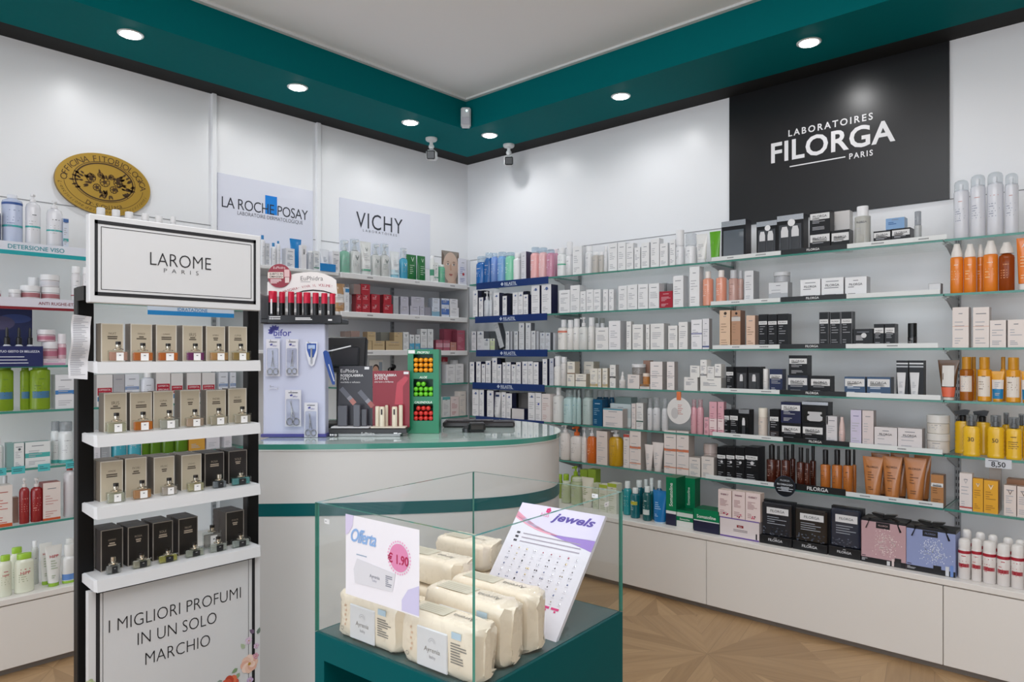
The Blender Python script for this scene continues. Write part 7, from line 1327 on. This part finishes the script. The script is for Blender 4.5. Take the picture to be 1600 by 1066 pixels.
stick_on(-L1 + .06, -.0005, .80, 0, 'glass_sticker', 'small white sticker on the case glass beside the offer sign'); stick_on(-.10, L2 - g - .001, .825, 0, 'glass_sticker', 'small white sticker on the rear glass of the case'); stick_on(.0005, L2 * .86, .825, PI / 2, 'glass_sticker', 'small white sticker on the side glass above the poster board')
# offer sign on the glass
sx0, sx1, sz0, sz1 = -.503, -.196, .603, .836; cx = (sx0 + sx1) / 2; w_, h_ = sx1 - sx0, sz1 - sz0
t = empty('offer_sign', cloc(cx, -.001, sz0), CR); tag(t, 'white paper offer sign with pink price circle taped to the glass case', 'sign')
m = MB(); bend = lambda x, z: -.0006 - .006 * max(0, .12 - z / h_) * (.3 + abs(x / w_)); n = 8
P = [[(-w_ / 2 + w_ * i / n, h_ * j / n) for i in range(n + 1)] for j in range(n + 1)]
m.add([(x, bend(x, z), z) for r in P for x, z in r], [(j * (n + 1) + i, j * (n + 1) + i + 1, (j + 1) * (n + 1) + i + 1, (j + 1) * (n + 1) + i) for j in range(n) for i in range(n)], mat('#f0eef5', 0.4)); m.build('paper', t, smooth=60)
zs_ = lambda x, y: (-w_ / 2 + w_ * (x - 135) / (838 - 135), h_ * (1 - (y - (65 + (x - 135) * .23)) / 790)); m = MB(); y = -.0016
m.add([(a, y, b) for a, b in ((-w_ / 2, h_), (-w_ * .38, h_), (-w_ * .40, h_ * .86), (-w_ * .46, h_ * .76), (-w_ / 2, h_ * .74))], [(4, 3, 2, 1, 0)], mat('#d6cdea', 0.5)); m.add([(a, y, b) for a, b in ((w_ / 2, .004), (w_ * .28, .004), (w_ * .28, h_ * .14), (w_ * .36, h_ * .28), (w_ / 2, h_ * .36))], [(0, 4, 3, 2, 1)], mat('#cfcbea', 0.5))
m.text('Offerta', -w_ * .24, h_ * .76, mat('#8fb4e4', 0.5), w=w_ * .36, h=h_ * .17, y=y - .0003, bold=.018, shear=.35, space=.86)
c = (w_ * .245, h_ * .62); m.disc(*c, w_ * .125, h_ * .165, mat('#e08cb6', 0.5), y - .0002, 40)
for q in range(30): a = 2 * PI * q / 30; m.disc(c[0] + w_ * .145 * math.cos(a), c[1] + h_ * .19 * math.sin(a), .003, .003, mat('#ecb0cf', 0.5), y - .0001, 8)
m.text('\u20ac 1.90', c[0] - w_ * .01, c[1] - .004, mat('#b01c50', 0.5), w=w_ * .27, h=h_ * .12, y=y - .0006, bold=.022); lines(m, -w_ * .34, w_ * .0, h_ * .50, h_ * .56, y, 1, mat('#9fb0c4', 0.5), random.Random(1))
m.prism([(-w_ * .36, h_ * .17), (w_ * .16, h_ * .20), (w_ * .20, h_ * .42), (-w_ * .33, h_ * .48), (-w_ * .38, h_ * .34)], y - .0002, y, mat('#dcdce2', 0.5)); m.text('Ayrenia', -w_ * .08, h_ * .31, mat('#6d7080', 0.5), w=w_ * .14, y=y - .0006); m.text('baby', -w_ * .08, h_ * .265, mat('#9a9cae', 0.5), w=w_ * .06, y=y - .0006); lines(m, w_ * .07, w_ * .16, h_ * .24, h_ * .38, y - .0006, 6, mat('#8f929e', 0.5), random.Random(2)); m.build('sign_print', t, smooth=0)
# packets of wipes
def wipes(x0, x1, y0, y1, z0, h, label, rot=0.0, flat=False, seed=0, side_print=True):
    L_, D_ = x1 - x0, y1 - y0; rnd = random.Random(seed); m = MB(); N = 24; cream = mat('#f0e4d0', 0.28, 0, 0, 0.4, 0.06, 'glossy_film'); rings = []
    for f in (0, .015, .05, .10, .2, .35, .5, .65, .8, .90, .95, .985, 1):
        ed = min(f, 1 - f); k = 1 if ed > .09 else (.86 + .14 * ed / .09); kx = max(.30, min(1, ed / .05)) if ed < .05 else 1; ring = []
        for q in range(N):
            a = 2 * PI * q / N + .1; c_, s_ = math.cos(a), math.sin(a); pw = .34 if ed > .02 else .5
            X = math.copysign(abs(c_) ** pw, c_) * D_ / 2 * (kx if ed < .05 else k); Z = math.copysign(abs(s_) ** pw, s_) * h / 2 * k
            j = .0022 * rnd.uniform(-1, 1) * (2.2 if ed < .1 else .7); ring.append((-L_ / 2 + L_ * f + j * .6, X + j, max(-h / 2, Z + j * .8)))
        rings.append(ring)
    m.loft(rings, cream); o = m.build('wipes_packet', loc=cloc((x0 + x1) / 2, (y0 + y1) / 2, z0 + h / 2 + .0012), rot=CR + rot, smooth=50); tag(o, label, 'packet of wipes', 'cream wipes packets in the glass case')
    m = MB(); y = -D_ / 2 - .0016; ik = mat('#85827d', 0.5)
    if side_print:
        lw = L_ * .40; m.cbox(-lw * .62, lw * .38, y - .003, y + .003, -h * .44, h * .28, mat('#dedfe2', 0.3), .003); y2 = y - .0036
        m.text('Ayrenia', -lw * .10, -h * .10, ik, w=lw * .52, y=y2, shear=.1); m.text('baby', -lw * .08, -h * .22, mat('#94949a', 0.5), w=lw * .2, y=y2); m.ring(-lw * .10, .006, .013, .013, .0008, mat('#8f8f94', 0.5), y2, 16, 0, PI); m.ring(-lw * .10, .006, .008, .008, .0008, mat('#8f8f94', 0.5), y2, 16, 0, PI)
        lines(m, L_ * .19, L_ * .40, -h * .2, h * .18, y - .001, 8, ik, rnd); m.rect(L_ * .20, L_ * .32, h * .24, h * .36, y - .001, mat('#bcd4e4', 0.5)); m.ring(-L_ * .38, -h * .3, .006, .006, .0015, ik, y - .001, 14)
        for q in range(5): m.disc(-L_ * .33 + .004 * (q % 2), -h * .2 + h * .1 * q, .003, .004, mat('#d8b49a', 0.6), y - .0011, 8)
    m.build('flap_label', o, smooth=0)
    m = MB(); zt_ = h / 2 + .0012
    f = lambda x, v: (x, v, zt_)
    m.add([(-L_ * .36, -D_ * .28, zt_), (L_ * .02, -D_ * .28, zt_), (L_ * .02, D_ * .28, zt_), (-L_ * .36, D_ * .28, zt_)], [(0, 1, 2, 3)], mat('#d3cdba', 0.35)); m.text('Ayrenia', L_ * .2, 0, ik, w=L_ * .26, fn=lambda a, b: (a, b, zt_ + .0004), rot=PI)
    for q in range(4): m.add([(-L_ * .34, -D_ * .2 + q * D_ * .11, zt_ + .0003), (L_ * rnd.uniform(-.1, .0), -D_ * .2 + q * D_ * .11, zt_ + .0003), (L_ * -.05, -D_ * .185 + q * D_ * .11, zt_ + .0003), (-L_ * .34, -D_ * .185 + q * D_ * .11, zt_ + .0003)], [(0, 1, 2, 3)], mat('#a39d8c', 0.5))
    m.build('top_print', o, smooth=0); return o
wipes(-.300, -.014, .022, .118, CZ0, .148, 'cream wipes packet in the near corner of the case, facing the glass', seed=1)
wipes(-.585, -.308, .026, .122, CZ0, .140, 'cream wipes packet behind the lower edge of the offer sign', seed=2)
wipes(-.335, -.016, .134, .238, CZ0, .172, 'cream wipes packet second from the lettered glass front', seed=3)
wipes(-.340, -.020, .254, .352, CZ0, .172, 'cream wipes packet third from the glass front, touching the board', seed=4)
wipes(-.636, -.352, .150, .262, CZ0, .085, 'cream wipes packet lying flat beside the second standing one', seed=5, side_print=False)
wipes(-.636, -.352, .285, .405, CZ0, .098, 'cream wipes packet at the bottom of the middle pile', seed=6, side_print=False); wipes(-.630, -.346, .290, .400, CZ0 + .101, .09, 'cream wipes packet topping the middle pile', seed=7, side_print=False)
wipes(-.636, -.39, .50, .62, CZ0, .100, 'cream wipes packet at the bottom of the rear pile', seed=8, side_print=False); wipes(-.636, -.40, .495, .615, CZ0 + .103, .095, 'cream wipes packet topping the rear pile', seed=9, side_print=False)
# leaning poster board of earrings
BRp = Vector((-.028, .388, CZ0 + .0015)); up = Vector((.012, .262, .325)); lf = Vector((-.997, .075, 0)); WB = .355; HB = up.length; u = up.normalized(); lf = (lf - u * lf.dot(u)).normalized(); nrm = (-lf).cross(u)
if nrm.y > 0: nrm = -nrm
t = empty('earring_board', cloc(0, 0, 0), CR); tag(t, 'white jewellery poster board with ribbon waves leaning inside the glass case', 'display board')
fb = lambda x, z, e=0.0: tuple(BRp + lf * (WB - x) + u * z + nrm * e)
m = MB(); c8 = [fb(0, 0), fb(WB, 0), fb(WB, HB), fb(0, HB), fb(0, 0, -.011), fb(WB, 0, -.011), fb(WB, HB, -.011), fb(0, HB, -.011)]
m.add(c8, [(0, 1, 2, 3), (1, 5, 6, 2), (5, 4, 7, 6), (4, 0, 3, 7), (3, 2, 6, 7), (0, 4, 5, 1)], mat('#e2e1ea', 0.3)); m.build('board', t, smooth=0)
m = MB()
def band(pts0, pts1, c):
    n = len(pts0); m.add([fb(x * WB, z * HB, .0006) for x, z in pts0 + pts1], [(i, i + 1, n + i + 1, n + i) for i in range(n - 1)], mat(c, 0.4))
X = [i / 14 for i in range(15)]; wave = lambda x: .80 - .05 * math.sin(x * PI * 1.1 + .2) + .07 * (1 - x) ** 2 - .05 * x ** 3
band([(x, wave(x)) for x in X[:9]], [(x, wave(x) + .055 * (1 - x * 1.5) + .003) for x in X[:9]], '#e8a3b8'); band([(x, wave(x) - .10 * (x - .5) ** 1.2 * 1.9) for x in X[7:]], [(x, wave(x) + .01) for x in X[7:]], '#9a7fca'); band([(x, wave(x) + .012) for x in X], [(x, 1.0) for x in X], '#dad5ee')
band([(.12, 0.0), (.4, 0), (.72, 0.0)], [(.12, .17), (.4, .13), (.84, .02)], '#d63a80')
m.text('jewels', WB * .68, HB * .912, mat('#54439c', 0.4), w=WB * .50, h=HB * .095, bold=.03, shear=.35, fn=lambda a, b: fb(a, b, .0012)); m.text('bliss', WB * .34, HB * .925, mat('#d87a9c', 0.4), w=WB * .10, fn=lambda a, b: fb(a, b, .0012)); m.disc(0, 0, .001, .001, mat('#d63a80', 0.4), 0, 6)
for q in range(5): a = 2 * PI * q / 5; m.add([fb(WB * .36 + .006 * math.cos(a) + .005 * math.cos(b), HB * .965 + .006 * math.sin(a) + .005 * math.sin(b), .0012) for b in [2 * PI * k_ / 8 for k_ in range(8)]], [tuple(range(8))], mat('#d8407c', 0.4))
rnd = random.Random(12); lm_ = lambda x0, x1, z, c, hh=.0016: m.add([fb(WB * x0, HB * z - hh, .0011), fb(WB * x1, HB * z - hh, .0011), fb(WB * x1, HB * z + hh, .0011), fb(WB * x0, HB * z + hh, .0011)], [(0, 1, 2, 3)], mat(c, 0.5))
for i, z in enumerate((.735, .70, .665)): lm_(.10, .14, z, '#3a3a44', .0035); lm_(.18, rnd.uniform(.8, .93), z, '#a39aa8'); 
for i, z in enumerate((.175, .155, .125, .105)): lm_(.35, rnd.uniform(.6, .85), z, '#a8a0ac')
for q in range(6): lm_(.30 + q * .105, .385 + q * .105, .215, '#d63a80', .0035); lm_(.34 + q * .105, .36 + q * .105, .195, '#d63a80', .003)
m.build('board_print', t, smooth=0)['label'] = 'printed ribbon waves and lettering'
gc_ = [mat(c, 0.15, 0.7) for c in ('#c9c9d0', '#b9a98a', '#d0d0d8', '#8f8f9a')] + [mat('#26262e', 0.1), mat('#5f6f9a', 0.1), mat('#b4566f', 0.1)]
for r_ in range(8):
    for c_ in range(9):
        m = MB(); x, z = WB * (.11 + c_ * .098), HB * (.61 - r_ * .050); mt_3 = rnd.choice(gc_); s_ = rnd.uniform(.0022, .0042)
        for dx in ((-.004, .004) if rnd.random() < .25 else (0,)):
            ctr = [fb(x + dx + s_ * math.cos(a), z + s_ * math.sin(a), .0008) for a in [2 * PI * k_ / 6 for k_ in range(6)]]; m.add(ctr + [fb(x + dx, z, .0035)], [(k_, (k_ + 1) % 6, 6) for k_ in range(6)], mt_3)
        m.add([fb(x - .006, z - .0085, .0011), fb(x + .006, z - .0085, .0011), fb(x + .006, z - .0075, .0011), fb(x - .006, z - .0075, .0011)], [(0, 1, 2, 3)], mat('#b4b2bc', 0.5))
        m.build('earring_stud', t, smooth=0)
MB.K = 1.0
finish_labels()
